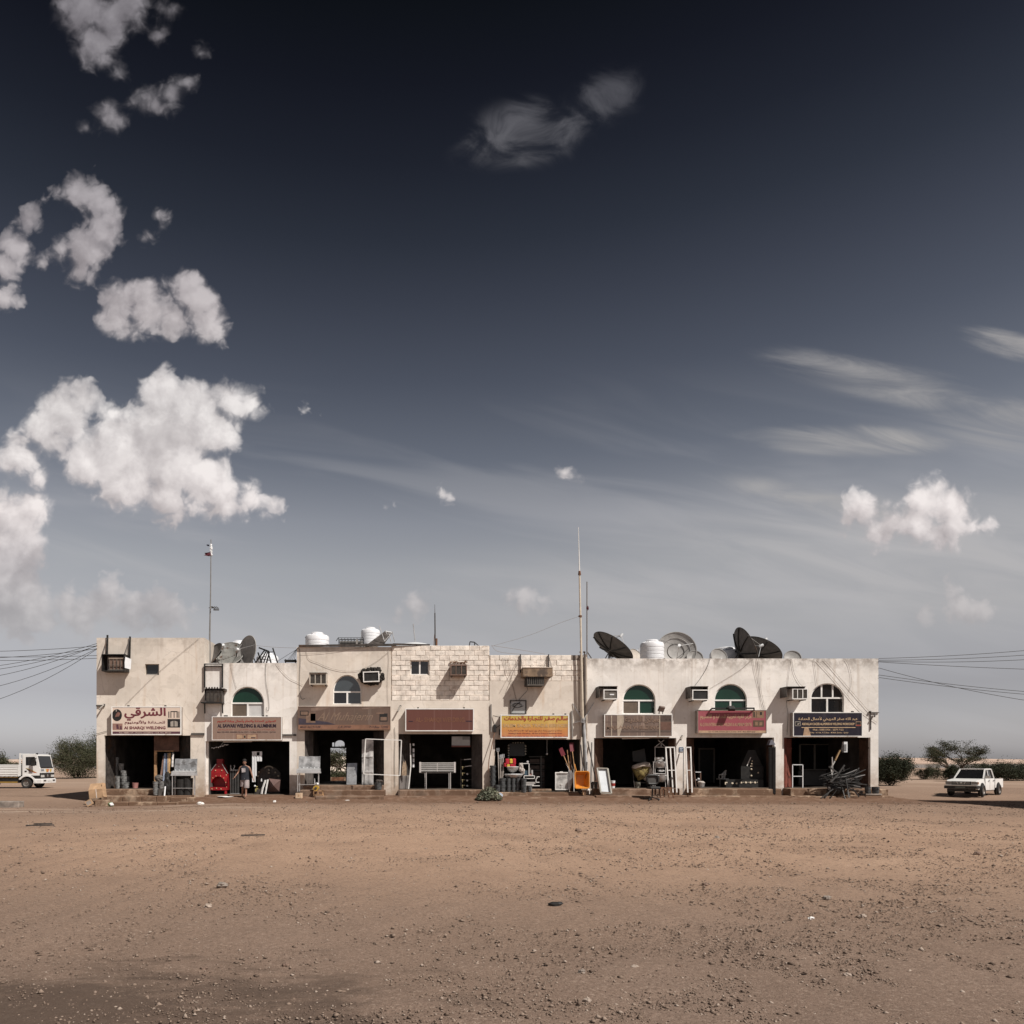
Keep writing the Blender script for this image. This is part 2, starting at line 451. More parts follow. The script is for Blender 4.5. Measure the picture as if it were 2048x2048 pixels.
class MB:
  def __init__(s):
    s.v = []
    s.f = []
    s.k = []
    s.M = Matrix.Identity(4)

  def add(s, vs, fs):
    o = len(s.v)
    s.k.append((o, len(s.f)))
    s.v += [s.M @ Vector(v) for v in vs]
    s.f += [tuple(o + i for i in f) for f in fs]
    return s

  def box(s, x0, x1, y0, y1, z0, z1):
    x0, x1 = min(x0, x1), max(x0, x1); y0, y1 = min(y0, y1), max(y0, y1); z0, z1 = min(z0, z1), max(z0, z1)
    return s.add([(x0, y0, z0), (x1, y0, z0), (x1, y1, z0), (x0, y1, z0), (x0, y0, z1), (x1, y0, z1), (x1, y1, z1), (x0, y1, z1)],
                     [(0, 3, 2, 1), (4, 5, 6, 7), (0, 1, 5, 4), (1, 2, 6, 5), (2, 3, 7, 6), (3, 0, 4, 7)])

  def cbox(s, x0, x1, y0, y1, z0, z1, b):
    """box with chamfered vertical and top edges"""
    x0, x1 = min(x0, x1), max(x0, x1); y0, y1 = min(y0, y1), max(y0, y1); z0, z1 = min(z0, z1), max(z0, z1)
    def ring(i, z):
      return [(x0 + b, y0 + i, z), (x1 - b, y0 + i, z), (x1 - i, y0 + b, z), (x1 - i, y1 - b, z), (x1 - b, y1 - i, z), (x0 + b, y1 - i, z), (x0 + i, y1 - b, z), (x0 + i, y0 + b, z)]
    def rin(z):
      return [(min(max(p[0], x0 + b), x1 - b), min(max(p[1], y0 + b), y1 - b), z) for p in ring(0, z)]
    vs = ring(0, z0) + ring(0, z1 - b) + rin(z1)
    fs = [tuple(range(7, -1, -1)), tuple(range(16, 24))]
    for k in range(2):
      for i in range(8):
        j = (i + 1) % 8
        fs.append((8 * k + i, 8 * k + j, 8 * k + 8 + j, 8 * k + 8 + i))
    return s.add(vs, fs)

  def bar(s, p, q, w, h=None, up=(0, 0, 1)):
    p, q = Vector(p), Vector(q)
    h = w if h is None else h
    d = (q - p).normalized()
    u = Vector(up)
    if abs(d.dot(u)) > 0.97:
      u = Vector((0, 1, 0))
    a = d.cross(u).normalized() * w / 2
    b = a.cross(d).normalized() * h / 2
    return s.add([p - a - b, p + a - b, p + a + b, p - a + b, q - a - b, q + a - b, q + a + b, q - a + b],
                     [(0, 1, 2, 3), (7, 6, 5, 4), (0, 4, 5, 1), (1, 5, 6, 2), (2, 6, 7, 3), (3, 7, 4, 0)])

  def cone(s, p, q, r0, r1=None, n=10, caps=True):
    p, q = Vector(p), Vector(q)
    r1 = r0 if r1 is None else r1
    d = (q - p).normalized()
    a = d.orthogonal().normalized()
    b = d.cross(a)
    vs = []
    for c, r in ((p, r0), (q, r1)):
      for i in range(n):
        an = 2 * math.pi * i / n
        vs.append(c + (a * math.cos(an) + b * math.sin(an)) * r)
    fs = [(i, (i + 1) % n, n + (i + 1) % n, n + i) for i in range(n)]
    if caps:
      fs += [tuple(range(n - 1, -1, -1)), tuple(range(n, 2 * n))]
    return s.add(vs, fs)

  def tube(s, pts, r, n=5):
    pts = [Vector(p) for p in pts]
    vs = []
    fs = []
    k = len(pts)
    for i, p in enumerate(pts):
      d = (pts[min(i + 1, k - 1)] - pts[max(i - 1, 0)]).normalized()
      u = Vector((0, 0, 1)) if abs(d.z) < 0.9 else Vector((0, 1, 0))
      a = d.cross(u).normalized()
      b = a.cross(d).normalized()
      rr = r[i] if isinstance(r, (list, tuple)) else r
      for j in range(n):
        an = 2 * math.pi * j / n
        vs.append(p + (a * math.cos(an) + b * math.sin(an)) * rr)
    for i in range(k - 1):
      for j in range(n):
        fs.append((i * n + j, i * n + (j + 1) % n, (i + 1) * n + (j + 1) % n, (i + 1) * n + j))
    fs += [tuple(range(n - 1, -1, -1)), tuple(range((k - 1) * n, k * n))]
    return s.add(vs, fs)

  def lathe(s, prof, n=20, c=(0, 0, 0), closed=True):
    vs = []
    for r, z in prof:
      for i in range(n):
        an = 2 * math.pi * i / n
        vs.append((c[0] + r * math.cos(an), c[1] + r * math.sin(an), c[2] + z))
    fs = []
    for k in range(len(prof) - 1):
      for i in range(n):
        j = (i + 1) % n
        fs.append((k * n + i, k * n + j, (k + 1) * n + j, (k + 1) * n + i))
    if closed:
      fs += [tuple(range(n - 1, -1, -1)), tuple(range((len(prof) - 1) * n, len(prof) * n))]
    return s.add(vs, fs)

  def prism(s, poly, y0, y1):
    """poly: (x, z) outline counter-clockwise seen from -y"""
    n = len(poly)
    vs = [(x, y0, z) for x, z in poly] + [(x, y1, z) for x, z in poly]
    fs = [tuple(range(n)), tuple(range(2 * n - 1, n - 1, -1))]
    for i in range(n):
      j = (i + 1) % n
      fs.append((j, i, n + i, n + j))
    return s.add(vs, fs)

  def blob(s, c, r, nu=10, nv=6, jit=0.0, rnd=None):
    rx, ry, rz = r if isinstance(r, (tuple, list)) else (r, r, r)
    rnd = rnd or random
    vs = [(c[0], c[1], c[2] + rz)]
    for k in range(1, nv):
      th = math.pi * k / nv
      for i in range(nu):
        an = 2 * math.pi * i / nu
        q = 1 + rnd.uniform(-jit, jit)
        vs.append((c[0] + q * rx * math.sin(th) * math.cos(an), c[1] + q * ry * math.sin(th) * math.sin(an), c[2] + q * rz * math.cos(th)))
    vs.append((c[0], c[1], c[2] - rz))
    fs = [(0, 1 + i, 1 + (i + 1) % nu) for i in range(nu)]
    for k in range(nv - 2):
      for i in range(nu):
        j = (i + 1) % nu
        a = 1 + k * nu
        fs.append((a + i, a + nu + i, a + nu + j, a + j))
    a = 1 + (nv - 2) * nu
    fs += [(a + (i + 1) % nu, a + i, len(vs) - 1) for i in range(nu)]
    return s.add(vs, fs)

  def build(s, name, m, parent=None, smooth=None, base=None):
    if parent is not None and len(s.k) > 1 and name in SPLIT:
      ob = None
      ends = s.k[1:] + [(len(s.v), len(s.f))]
      for (a, fa), (b, fb) in zip(s.k, ends):
        q = MB(); q.v = s.v[a:b]; q.f = [tuple(i - a for i in f) for f in s.f[fa:fb]]
        ob = q.build(name, m, parent, smooth)
      return ob
    me = bpy.data.meshes.new(name)
    o = Vector((0, 0, 0))
    if parent is not None:
      o = Vector(parent.get('_o', (0, 0, 0)))
    elif base is not None:
      o = Vector(base)
    me.from_pydata([tuple(v - o) for v in s.v], [], s.f)
    me.materials.append(m)
    if smooth:
      me.polygons.foreach_set('use_smooth', [True] * len(me.polygons))
      me.set_sharp_from_angle(angle=R(smooth if smooth is not True else 40))
    ob = bpy.data.objects.new(name, me)
    COL.objects.link(ob)
    ob['_o'] = tuple(o)
    if len(s.k) > 1 and name in TINY:
      ob['kind'] = 'stuff'
    if parent is not None:
      ob.parent = parent
    else:
      ob.location = o
    return ob

def tag(o, label, cat, group=None, kind=None):
  if label:
    o['label'] = label
  if cat:
    o['category'] = cat
  if group:
    o['group'] = group
  if kind:
    o['kind'] = kind
  return o

def thing(name, label, cat, loc, group=None, local=False):
  """an Empty at a thing's base; with local=True parts are modelled about the origin and the Empty moves them"""
  o = bpy.data.objects.new(name, None)
  o.empty_display_size = 0.2
  COL.objects.link(o)
  o.location = loc
  o['_o'] = (0, 0, 0) if local else tuple(loc)
  return tag(o, label, cat, group)

def clone(o, loc=None, rot=None, label=None, parent=None):
  c = o.copy()
  COL.objects.link(c)
  c.parent = parent
  if loc is not None:
    c.location = loc
  if rot is not None:
    c.rotation_euler = rot
  if label:
    c['label'] = label
  for ch in list(o.children):
    clone(ch, parent=c)
  return c

# ------------------------------------------------------------------ terrain
def sst(x, a, b):
  t = np.clip((x - a) / (b - a), 0, 1)
  return t * t * (3 - 2 * t)

def vnoise(x, y, seed=0):
  """value noise on arrays"""
  xi = np.floor(x).astype(np.int64); yi = np.floor(y).astype(np.int64)
  fx = x - xi; fy = y - yi
  fx = fx * fx * (3 - 2 * fx); fy = fy * fy * (3 - 2 * fy)

  def h(a, b):
    n = (a * 374761393 + b * 668265263 + seed * 1442695041) & 0x7fffffff
    n = ((n ^ (n >> 13)) * 1274126177) & 0x7fffffff
    return ((n ^ (n >> 16)) & 0xffff) / 65535.0
  return (h(xi, yi) * (1 - fx) + h(xi + 1, yi) * fx) * (1 - fy) + (h(xi, yi + 1) * (1 - fx) + h(xi + 1, yi + 1) * fx) * fy

def gbase(x, y):
  x = np.asarray(x, float); y = np.asarray(y, float)
  h = -0.20 * sst(x, -7, -12.5) * np.exp(-((y + 3.0) / 6.0) ** 2)
  h = h - 0.30 * np.exp(-((x - 30) / 9.0) ** 2 - ((y - 6) / 5.0) ** 2)
  # dust drifted against the shop fronts
  h = h + 0.20 * sst(y, -2.1, -0.6) * sst(y, 1.0, 0.0) * sst(x, -16, -11) * sst(x, 24, 22)
  return h

def gz(x, y):
  return float(gbase(x, y))

def build_ground():
  ys = [-70, -55, -48, -44, -40]
  y = -37.0
  while y < -1:
    ys.append(y)
    y += 0.055 + 0.0075 * max(0.0, y + 33)
  while y < 20:
    ys.append(y); y += 0.6
  while y < 4000:
    ys.append(y); y *= 1.22
  ys.append(4500)
  xs = []
  x = 0.0
  while x < 34:
    xs.append(x); x += 0.075 + 0.006 * x
  while x < 3200:
    xs.append(x); x *= 1.25
  xs = sorted(set([-a for a in xs] + xs))
  xs = np.array(xs); ys = np.array(ys)
  X, Y = np.meshgrid(xs, ys)
  Z = gbase(X, Y)
  near = sst(np.abs(X), 33, 26) * sst(Y, 2, -3) * sst(Y, -42, -38)
  n = 0.030 * (vnoise(X * 0.7, Y * 0.7, 1) - 0.5) + 0.020 * (vnoise(X * 2.1, Y * 2.1, 2) - 0.5) + 0.014 * (vnoise(X * 5.3, Y * 5.3, 3) - 0.5) + 0.010 * (vnoise(X * 11, Y * 11, 4) - 0.5)
  # ruts of tyres running away from the camera
  for (x0, sl, w) in ((-4.3, 0.07, 0.16), (-3.95, 0.07, 0.10), (-5.9, 0.07, 0.14), (3.2, -0.12, 0.14), (4.9, -0.12, 0.14), (-9.5, 0.25, 0.16), (-7.9, 0.25, 0.16)):
    d = (X - x0 - sl * (Y + 30)) / w
    n = n - 0.012 * np.exp(-d * d) + 0.006 * np.exp(-((np.abs(d) - 1.6) ** 2) * 3)
  Z = Z + n * near
  far = sst(Y, 40, 200)
  Z = Z + far * 0.25 * (vnoise(X * 0.02, Y * 0.02, 9) - 0.5)
  nx, ny = len(xs), len(ys)
  me = bpy.data.meshes.new('ground')
  vs = np.stack([X, Y, Z], -1).reshape(-1, 3)
  i = np.arange(nx - 1)[None, :] + nx * np.arange(ny - 1)[:, None]
  q = np.stack([i, i + 1, i + 1 + nx, i + nx], -1).reshape(-1)
  me.vertices.add(len(vs)); me.vertices.foreach_set('co', vs.reshape(-1))
  nf = (nx - 1) * (ny - 1)
  me.loops.add(nf * 4); me.loops.foreach_set('vertex_index', q.astype(np.int32))
  me.polygons.add(nf)
  me.polygons.foreach_set('loop_start', np.arange(0, nf * 4, 4, dtype=np.int32))
  me.polygons.foreach_set('loop_total', np.full(nf, 4, dtype=np.int32))
  me.polygons.foreach_set('use_smooth', np.ones(nf, dtype=bool))
  me.update(calc_edges=True)
  m = bpy.data.materials.new('dusty_ground')
  m.use_nodes = True
  t = NT(m.node_tree)
  bs = t.n['Principled BSDF']
  P = t.node('ShaderNodeNewGeometry').outputs['Position']
  x, y, z = t.sep(P)
  n0 = t.noise(P, 0.10, 5.0, 0.55, 0.4)
  n1 = t.noise(P, 0.42, 6.0, 0.62, 0.3)
  n2 = t.noise(P, 3.2, 6.0, 0.65)
  n3 = t.noise(P, 21.0, 5.0, 0.7)
  n4 = t.noise(P, 75.0, 3.0, 0.7)
  c = t.mix(t.step(n0, 0.32, 0.66), (0.255, 0.170, 0.122), (0.315, 0.212, 0.152))
  # yard pales towards its middle: lens vignetting painted into the soil colour
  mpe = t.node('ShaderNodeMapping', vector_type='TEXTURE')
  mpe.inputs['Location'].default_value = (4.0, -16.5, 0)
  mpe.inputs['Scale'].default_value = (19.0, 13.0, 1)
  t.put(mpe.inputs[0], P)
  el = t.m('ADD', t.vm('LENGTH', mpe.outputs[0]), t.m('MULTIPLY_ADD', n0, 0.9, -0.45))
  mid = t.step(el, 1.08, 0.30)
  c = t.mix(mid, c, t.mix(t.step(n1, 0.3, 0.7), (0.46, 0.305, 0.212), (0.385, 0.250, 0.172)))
  c = t.mix(t.m('MULTIPLY', t.step(n1, 0.50, 0.74), 0.34), c, (0.225, 0.150, 0.108))
  c = t.mix(t.m('MULTIPLY', t.step(n1, 0.46, 0.22), 0.3), c, (0.42, 0.295, 0.215))
  c = t.mix(t.m('MULTIPLY', t.step(n2, 0.52, 0.74), 0.40), c, (0.20, 0.135, 0.10))
  # gravelly, greyer near dirt, darkened further as lens vignetting put into the colour
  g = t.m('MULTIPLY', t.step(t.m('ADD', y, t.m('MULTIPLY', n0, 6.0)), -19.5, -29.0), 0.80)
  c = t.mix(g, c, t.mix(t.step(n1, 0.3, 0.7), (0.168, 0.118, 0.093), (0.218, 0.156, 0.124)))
  c = t.mix(t.m('MULTIPLY', t.step(n3, 0.53, 0.61), 0.62), c, (0.15, 0.105, 0.08))
  c = t.mix(t.m('MULTIPLY', t.step(n3, 0.44, 0.34), 0.40), c, (0.46, 0.36, 0.29))
  c = t.mix(t.m('MULTIPLY', t.step(n4, 0.55, 0.62), 0.70), c, (0.11, 0.078, 0.06))
  c = t.mix(t.m('MULTIPLY', t.step(n4, 0.42, 0.34), 0.38), c, (0.50, 0.41, 0.34))
  # oily trodden strip along the shops
  band = t.m('MULTIPLY', t.step(t.m('ADD', y, t.m('MULTIPLY', n1, 5.0)), -3.4, -0.2), t.step(y, 3.0, 1.0))
  band = t.m('MULTIPLY', band, t.m('MULTIPLY', t.step(x, -17.0, -10.0), t.step(x, 36.0, 24.0)))
  c = t.mix(t.m('MULTIPLY', band, t.step(n2, 0.36, 0.62, 0.55, 0.92)), c, (0.135, 0.075, 0.048))
  # pale dust sheets in front of the left hand shop
  mp = t.node('ShaderNodeMapping')
  mp.inputs['Scale'].default_value = (0.12, 0.85, 1)
  t.put(mp.inputs[0], P)
  pn = t.noise(mp.outputs[0], 1.0, 4.0, 0.5)
  pale = t.m('MULTIPLY', t.m('MULTIPLY', t.step(y, -10.5, -7.5), t.step(y, -2.4, -4.0)), t.m('MULTIPLY', t.step(x, -2.0, -11.0), t.step(pn, 0.44, 0.70)))
  c = t.mix(t.m('MULTIPLY', pale, 0.8), c, (0.52, 0.41, 0.33))
  # dark mottled patch in the near left corner of the yard
  mps = t.node('ShaderNodeMapping', vector_type='TEXTURE')
  mps.inputs['Location'].default_value = (-2.6, -31.0, 0)
  mps.inputs['Rotation'].default_value = (0, 0, R(14))
  mps.inputs['Scale'].default_value = (3.0, 1.55, 1)
  t.put(mps.inputs[0], P)
  mpn = t.node('ShaderNodeMapping')
  mpn.inputs['Scale'].default_value = (1.0, 2.2, 1)
  t.put(mpn.inputs[0], P)
  sn = t.m('ADD', t.vm('LENGTH', mps.outputs[0]), t.m('MULTIPLY_ADD', t.noise(mpn.outputs[0], 1.0, 6.0, 0.66, 0.4), 2.6, -1.3))
  c = t.mix(t.m('MULTIPLY', t.step(sn, 1.10, 0.30), 0.74), c, (0.070, 0.049, 0.038))
  # the flats behind: pale sand, then a grey sabkha band, then pale sand again
  back = t.step(y, 8.0, 30.0)
  c = t.mix(t.m('MULTIPLY', back, 0.75), c, t.mix(t.step(n0, 0.3, 0.7), (0.32, 0.225, 0.165), (0.42, 0.31, 0.24)))
  sab = t.m('MULTIPLY', t.step(y, 185.0, 215.0), t.step(y, 620.0, 520.0))
  c = t.mix(t.m('MULTIPLY', sab, 0.9), c, (0.22, 0.20, 0.19))
  c = t.mix(t.m('MULTIPLY', t.step(y, 560.0, 680.0), 0.85), c, (0.50, 0.42, 0.36))
  t.put(bs.inputs['Base Color'], c)
  bs.inputs['Roughness'].default_value = 0.97
  bs.inputs['Specular IOR Level'].default_value = 0.15
  b = t.node('ShaderNodeBump')
  b.inputs['Strength'].default_value = 0.75
  b.inputs['Distance'].default_value = 0.03
  t.put(b.inputs['Height'], t.m('ADD', t.m('ADD', t.m('MULTIPLY', n2, 0.6), t.m('MULTIPLY', n3, 0.5)), t.m('MULTIPLY', n4, 0.3)))
  t.l.new(b.outputs[0], bs.inputs['Normal'])
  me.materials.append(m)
  o = bpy.data.objects.new('ground', me)
  COL.objects.link(o)
  tag(o, 'bare dusty desert yard strewn with gravel', None, kind='structure')

build_ground()

# far sand ridge on the horizon, and a pale spoil bank close behind the shops
def ridge(name, xs, y0, y1, hf, m, label):
  mb = MB()
  rows = []
  K = 9
  for j in range(K):
    f = j / (K - 1)
    for x in xs:
      y = y0 + (y1 - y0) * f
      mb.v.append(Vector((x, y, hf(x) * math.sin(math.pi * min(1, f * 0.98 + 0.01)) ** 0.8 - 0.15)))
  n = len(xs)
  for j in range(K - 1):
    for i in range(n - 1):
      mb.f.append((j * n + i, j * n + i + 1, (j + 1) * n + i + 1, (j + 1) * n + i))
  o = mb.build(name, m, smooth=180)
  tag(o, label, None, kind='structure')
  return o

M_SAND = mat('far_pink_sand', (0.50, 0.36, 0.28), 0.95, var=0.12, scale=0.02, dirt=(0.60, 0.48, 0.40), dirt_amt=0.4, dirt_scale=0.01)
M_PALES = mat('pale_spoil', (0.60, 0.50, 0.42), 0.95, var=0.12, scale=0.6, bump=0.5, bscale=3)
xs = np.linspace(-1900, 2100, 120)
ridge('hill', xs, 720, 1150, lambda x: 7.4 + 1.6 * math.sin(x * 0.004 + 1) + 1.1 * math.sin(x * 0.013), M_SAND, 'long low pink sand ridge on the horizon')
ridge('sand_hill', np.linspace(-34, 2, 60), 54, 68, lambda x: max(0.05, 2.75 * min(1, (x + 34) / 8, (2 - x) / 8)) * (1 + 0.12 * math.sin(x * 1.1)), M_PALES, 'pale bank of bulldozed sand behind the shops')

# ------------------------------------------------------------------ gravel (nobody could count it) and single stones
def stone_mat():
  m = bpy.data.materials.new('stone_chips')
  m.use_nodes = True
  t = NT(m.node_tree)
  bs = t.n['Principled BSDF']
  r = t.node('ShaderNodeNewGeometry').outputs['Random Per Island']
  c = t.ramp(r, [(0.0, (0.13, 0.093, 0.072)), (0.4, (0.20, 0.145, 0.112)), (0.8, (0.28, 0.21, 0.165)), (1.0, (0.40, 0.325, 0.27))])
  t.put(bs.inputs['Base Color'], c)
  bs.inputs['Roughness'].default_value = 0.95
  bs.inputs['Specular IOR Level'].default_value = 0.15
  return m

def build_gravel(N, SZ, seed):
  d = np.exp(rng.uniform(math.log(4.6), math.log(33.5), N))
  u = rng.uniform(-0.62, 0.88, N)
  x = d * u; y = d - DC
  cl = vnoise(x * 0.55, y * 0.55, seed) * 0.6 + vnoise(x * 1.9, y * 1.9, seed + 1) * 0.4
  right = 0.45 + 0.55 * sst(x / d, -0.35, 0.45)
  keep = rng.uniform(0, 1, N) < (0.42 + 0.9 * sst(cl, 0.42, 0.72)) * right
  x, y, d = x[keep], y[keep], d[keep]
  n = len(x)
  s = np.exp(rng.normal(math.log(SZ), 0.5, n)) * (0.62 + d / 28.0)
  s = np.minimum(s, 0.018 + 0.0012 * d)
  base = np.array([(1, 0, 0), (0.25, 1, 0.1), (-0.9, 0.35, 0), (-0.35, -0.95, 0.05), (0.55, -0.75, -0.05), (0.1, 0.05, 1), (-0.1, 0.0, -0.6)], float)
  faces = np.array([(0, 1, 5), (1, 2, 5), (2, 3, 5), (3, 4, 5), (4, 0, 5), (1, 0, 6), (2, 1, 6), (3, 2, 6), (4, 3, 6), (0, 4, 6)])
  v = np.repeat(base[None], n, 0) * rng.uniform(0.65, 1.3, (n, 7, 1)) + rng.uniform(-0.12, 0.12, (n, 7, 3))
  v *= np.stack([s * rng.uniform(0.8, 1.5, n), s * rng.uniform(0.8, 1.3, n), s * rng.uniform(0.45, 0.9, n)], -1)[:, None, :]
  a = rng.uniform(0, 2 * np.pi, n)
  c, sn = np.cos(a)[:, None], np.sin(a)[:, None]
  vx = v[:, :, 0] * c - v[:, :, 1] * sn; vy = v[:, :, 0] * sn + v[:, :, 1] * c
  z = gbase(x, y)
  V = np.stack([vx + x[:, None], vy + y[:, None], v[:, :, 2] + z[:, None] + 0.25 * s[:, None]], -1).reshape(-1, 3)
  Fc = (faces[None] + 7 * np.arange(n)[:, None, None]).reshape(-1)
  me = bpy.data.meshes.new('gravel')
  me.vertices.add(len(V)); me.vertices.foreach_set('co', V.reshape(-1))
  nf = n * 10
  me.loops.add(nf * 3); me.loops.foreach_set('vertex_index', Fc.astype(np.int32))
  me.polygons.add(nf)
  me.polygons.foreach_set('loop_start', np.arange(0, nf * 3, 3, dtype=np.int32))
  me.polygons.foreach_set('loop_total', np.full(nf, 3, dtype=np.int32))
  me.update(calc_edges=True)
  me.materials.append(M_STONE)
  o = bpy.data.objects.new('gravel', me)
  COL.objects.link(o)
  tag(o, 'loose gravel scattered over the yard' if SZ > 0.006 else 'fine grit strewn between the gravel', None, kind='stuff')

M_STONE = stone_mat()
build_gravel(66000, 0.0085, 21)
build_gravel(150000, 0.0052, 31)

def gpt(px, py):
  """point of the level yard under a photo pixel"""
  d = HC * F / (py - PY0)
  for _ in range(4):
    h = gz((px - PX0) * d / F, d - DC)
    d = (HC - h) * F / (py - PY0)
  x, y = (px - PX0) * d / F, d - DC
  return x, y, gz(x, y)

# ------------------------------------------------------------------ buildings
def arch_pts(x0, x1, zs, zt, n=16):
  cx, rx, rz = (x0 + x1) / 2, (x1 - x0) / 2, zt - zs
  return [(cx - rx * math.cos(math.pi * i / n), zs + rz * math.sin(math.pi * i / n)) for i in range(n + 1)]

def wall_with_holes(mb, x0, x1, z0, z1, y0, y1, holes):
  """solid wall with openings; a hole is (xa, xb, za, zb) or (xa, xb, za, zb, spring) for an arched head"""
  xs = sorted({x0, x1} | {h[0] for h in holes} | {h[1] for h in holes})
  zs = sorted({z0, z1} | {max(z0, h[2]) for h in holes} | {h[3] for h in holes})
  for i in range(len(xs) - 1):
    for k in range(len(zs) - 1):
      cx, cz = (xs[i] + xs[i + 1]) / 2, (zs[k] + zs[k + 1]) / 2
      if any(h[0] < cx < h[1] and h[2] < cz < h[3] for h in holes):
        continue
      a, b, c, d = xs[i], xs[i + 1], zs[k], zs[k + 1]
      mb.add([(a, y0, c), (b, y0, c), (b, y0, d), (a, y0, d)], [(0, 1, 2, 3)])
      mb.add([(a, y1, c), (b, y1, c), (b, y1, d), (a, y1, d)], [(3, 2, 1, 0)])
  for h in holes:
    a, b, c, d = h[0], h[1], max(z0, h[2]), h[3]
    sp = h[4] if len(h) > 4 else d
    mb.add([(a, y0, c), (a, y1, c), (a, y1, sp), (a, y0, sp)], [(0, 1, 2, 3)])
    mb.add([(b, y0, c), (b, y1, c), (b, y1, sp), (b, y0, sp)], [(3, 2, 1, 0)])
    if c > z0:
      mb.add([(a, y0, c), (b, y0, c), (b, y1, c), (a, y1, c)], [(0, 1, 2, 3)])
    if len(h) > 4:
      pts = arch_pts(a, b, sp, d)
      for (xa, za), (xb, zb) in zip(pts, pts[1:]):
        mb.add([(xa, y0, za), (xb, y0, zb), (xb, y0, d), (xa, y0, d)], [(0, 1, 2, 3)])
        mb.add([(xa, y1, za), (xb, y1, zb), (xb, y1, d), (xa, y1, d)], [(3, 2, 1, 0)])
        mb.add([(xa, y0, za), (xa, y1, za), (xb, y1, zb), (xb, y0, zb)], [(0, 1, 2, 3)])
    else:
      mb.add([(a, y0, d), (a, y1, d), (b, y1, d), (b, y0, d)], [(0, 1, 2, 3)])
  # outer rim
  mb.add([(x0, y0, z1), (x1, y0, z1), (x1, y1, z1), (x0, y1, z1)], [(0, 1, 2, 3)])
  for x in (x0, x1):
    mb.add([(x, y0, z0), (x, y0, z1), (x, y1, z1), (x, y1, z0)], [(0, 1, 2, 3)])

DEP = 7.6
ROOFZ = {}

def arched_window(b, w, top, lo_l, lo_r, arch_bars=0, frame=None):
  x0, x1 = XX(w[0], 0.1), XX(w[1], 0.1)
  zt, zs, zb = ZZ(w[2], 0.1), ZZ(w[3], 0.1), ZZ(w[4], 0.1)
  frame = frame or M_WHITE
  y = 0.11
  mb = MB()
  pts = arch_pts(x0, x1, zs, zt)
  inn = arch_pts(x0 + 0.05, x1 - 0.05, zs, zt - 0.05)
  for i in range(len(pts) - 1):
    a, bb, c, d = pts[i], pts[i + 1], inn[i + 1], inn[i]
    mb.add([(a[0], y, a[1]), (bb[0], y, bb[1]), (c[0], y, c[1]), (d[0], y, d[1]), (c[0], y + 0.05, c[1]), (d[0], y + 0.05, d[1])],
               [(3, 2, 1, 0), (3, 5, 4, 2)])
  mb.box(x0, x1, y - 0.01, y + 0.05, zs - 0.035, zs + 0.035)
  mb.box(x0, x0 + 0.05, y, y + 0.05, zb, zs - 0.04)
  mb.box(x1 - 0.05, x1, y, y + 0.05, zb, zs - 0.04)
  xm = (x0 + x1) / 2
  mb.box(xm - 0.04, xm + 0.04, y - 0.005, y + 0.05, zb, zs - 0.037)
  mb.box(x0, x1, y - 0.02, y + 0.06, zb - 0.05, zb + 0.03)
  for k in range(arch_bars):
    xb = x0 + (x1 - x0) * (k + 1) / (arch_bars + 1)
    f = (xb - xm) / (x1 - xm)
    mb.box(xb - 0.035, xb + 0.035, y - 0.004, y + 0.05, zs + 0.037, zs + (zt - zs) * math.sqrt(1 - f * f) - 0.03)
  wn = mb.build('window', frame, b)
  p = MB()
  yy = y + 0.03
  arc = arch_pts(x0 + 0.03, x1 - 0.03, zs, zt - 0.03)
  p.add([(a, yy, c) for a, c in reversed(arc)], [tuple(range(len(arc)))])
  p.build('pane', top, wn)
  MB().add([(x0 + 0.03, yy, zb), (xm, yy, zb), (xm, yy, zs), (x0 + 0.03, yy, zs)], [(0, 1, 2, 3)]).build('pane', lo_l, wn)
  MB().add([(xm, yy + 0.012, zb), (x1 - 0.03, yy + 0.012, zb), (x1 - 0.03, yy + 0.012, zs), (xm, yy + 0.012, zs)], [(0, 1, 2, 3)]).build('pane', lo_r, wn)
  return wn

def rect_window(b, w, pm, fm, mull=1, rec=0.1):
  x0, x1, zt, zb = XX(w[0], rec), XX(w[1], rec), ZZ(w[2], rec), ZZ(w[3], rec)
  mb = MB()
  y = rec
  t = 0.045
  mb.box(x0, x1, y, y + 0.05, zt - t, zt); mb.box(x0, x1, y - 0.01, y + 0.05, zb, zb + t)
  mb.box(x0, x0 + t, y, y + 0.05, zb + t, zt - t); mb.box(x1 - t, x1, y, y + 0.05, zb + t, zt - t)
  n = mull + 1
  for k in range(mull):
    xm = x0 + (x1 - x0) * (k + 1) / n
    mb.box(xm - 0.035, xm + 0.035, y - 0.005, y + 0.05, zb + t, zt - t)
  wn = mb.build('window', fm, b)
  for k in range(n):
    a, c = x0 + (x1 - x0) * k / n, x0 + (x1 - x0) * (k + 1) / n
    q = y + 0.03 + 0.004 * k
    MB().add([(a + 0.02, q, zb + 0.02), (c - 0.02, q, zb + 0.02), (c - 0.02, q, zt - 0.02), (a + 0.02, q, zt - 0.02)], [(0, 1, 2, 3)]).build('pane', pm, wn)

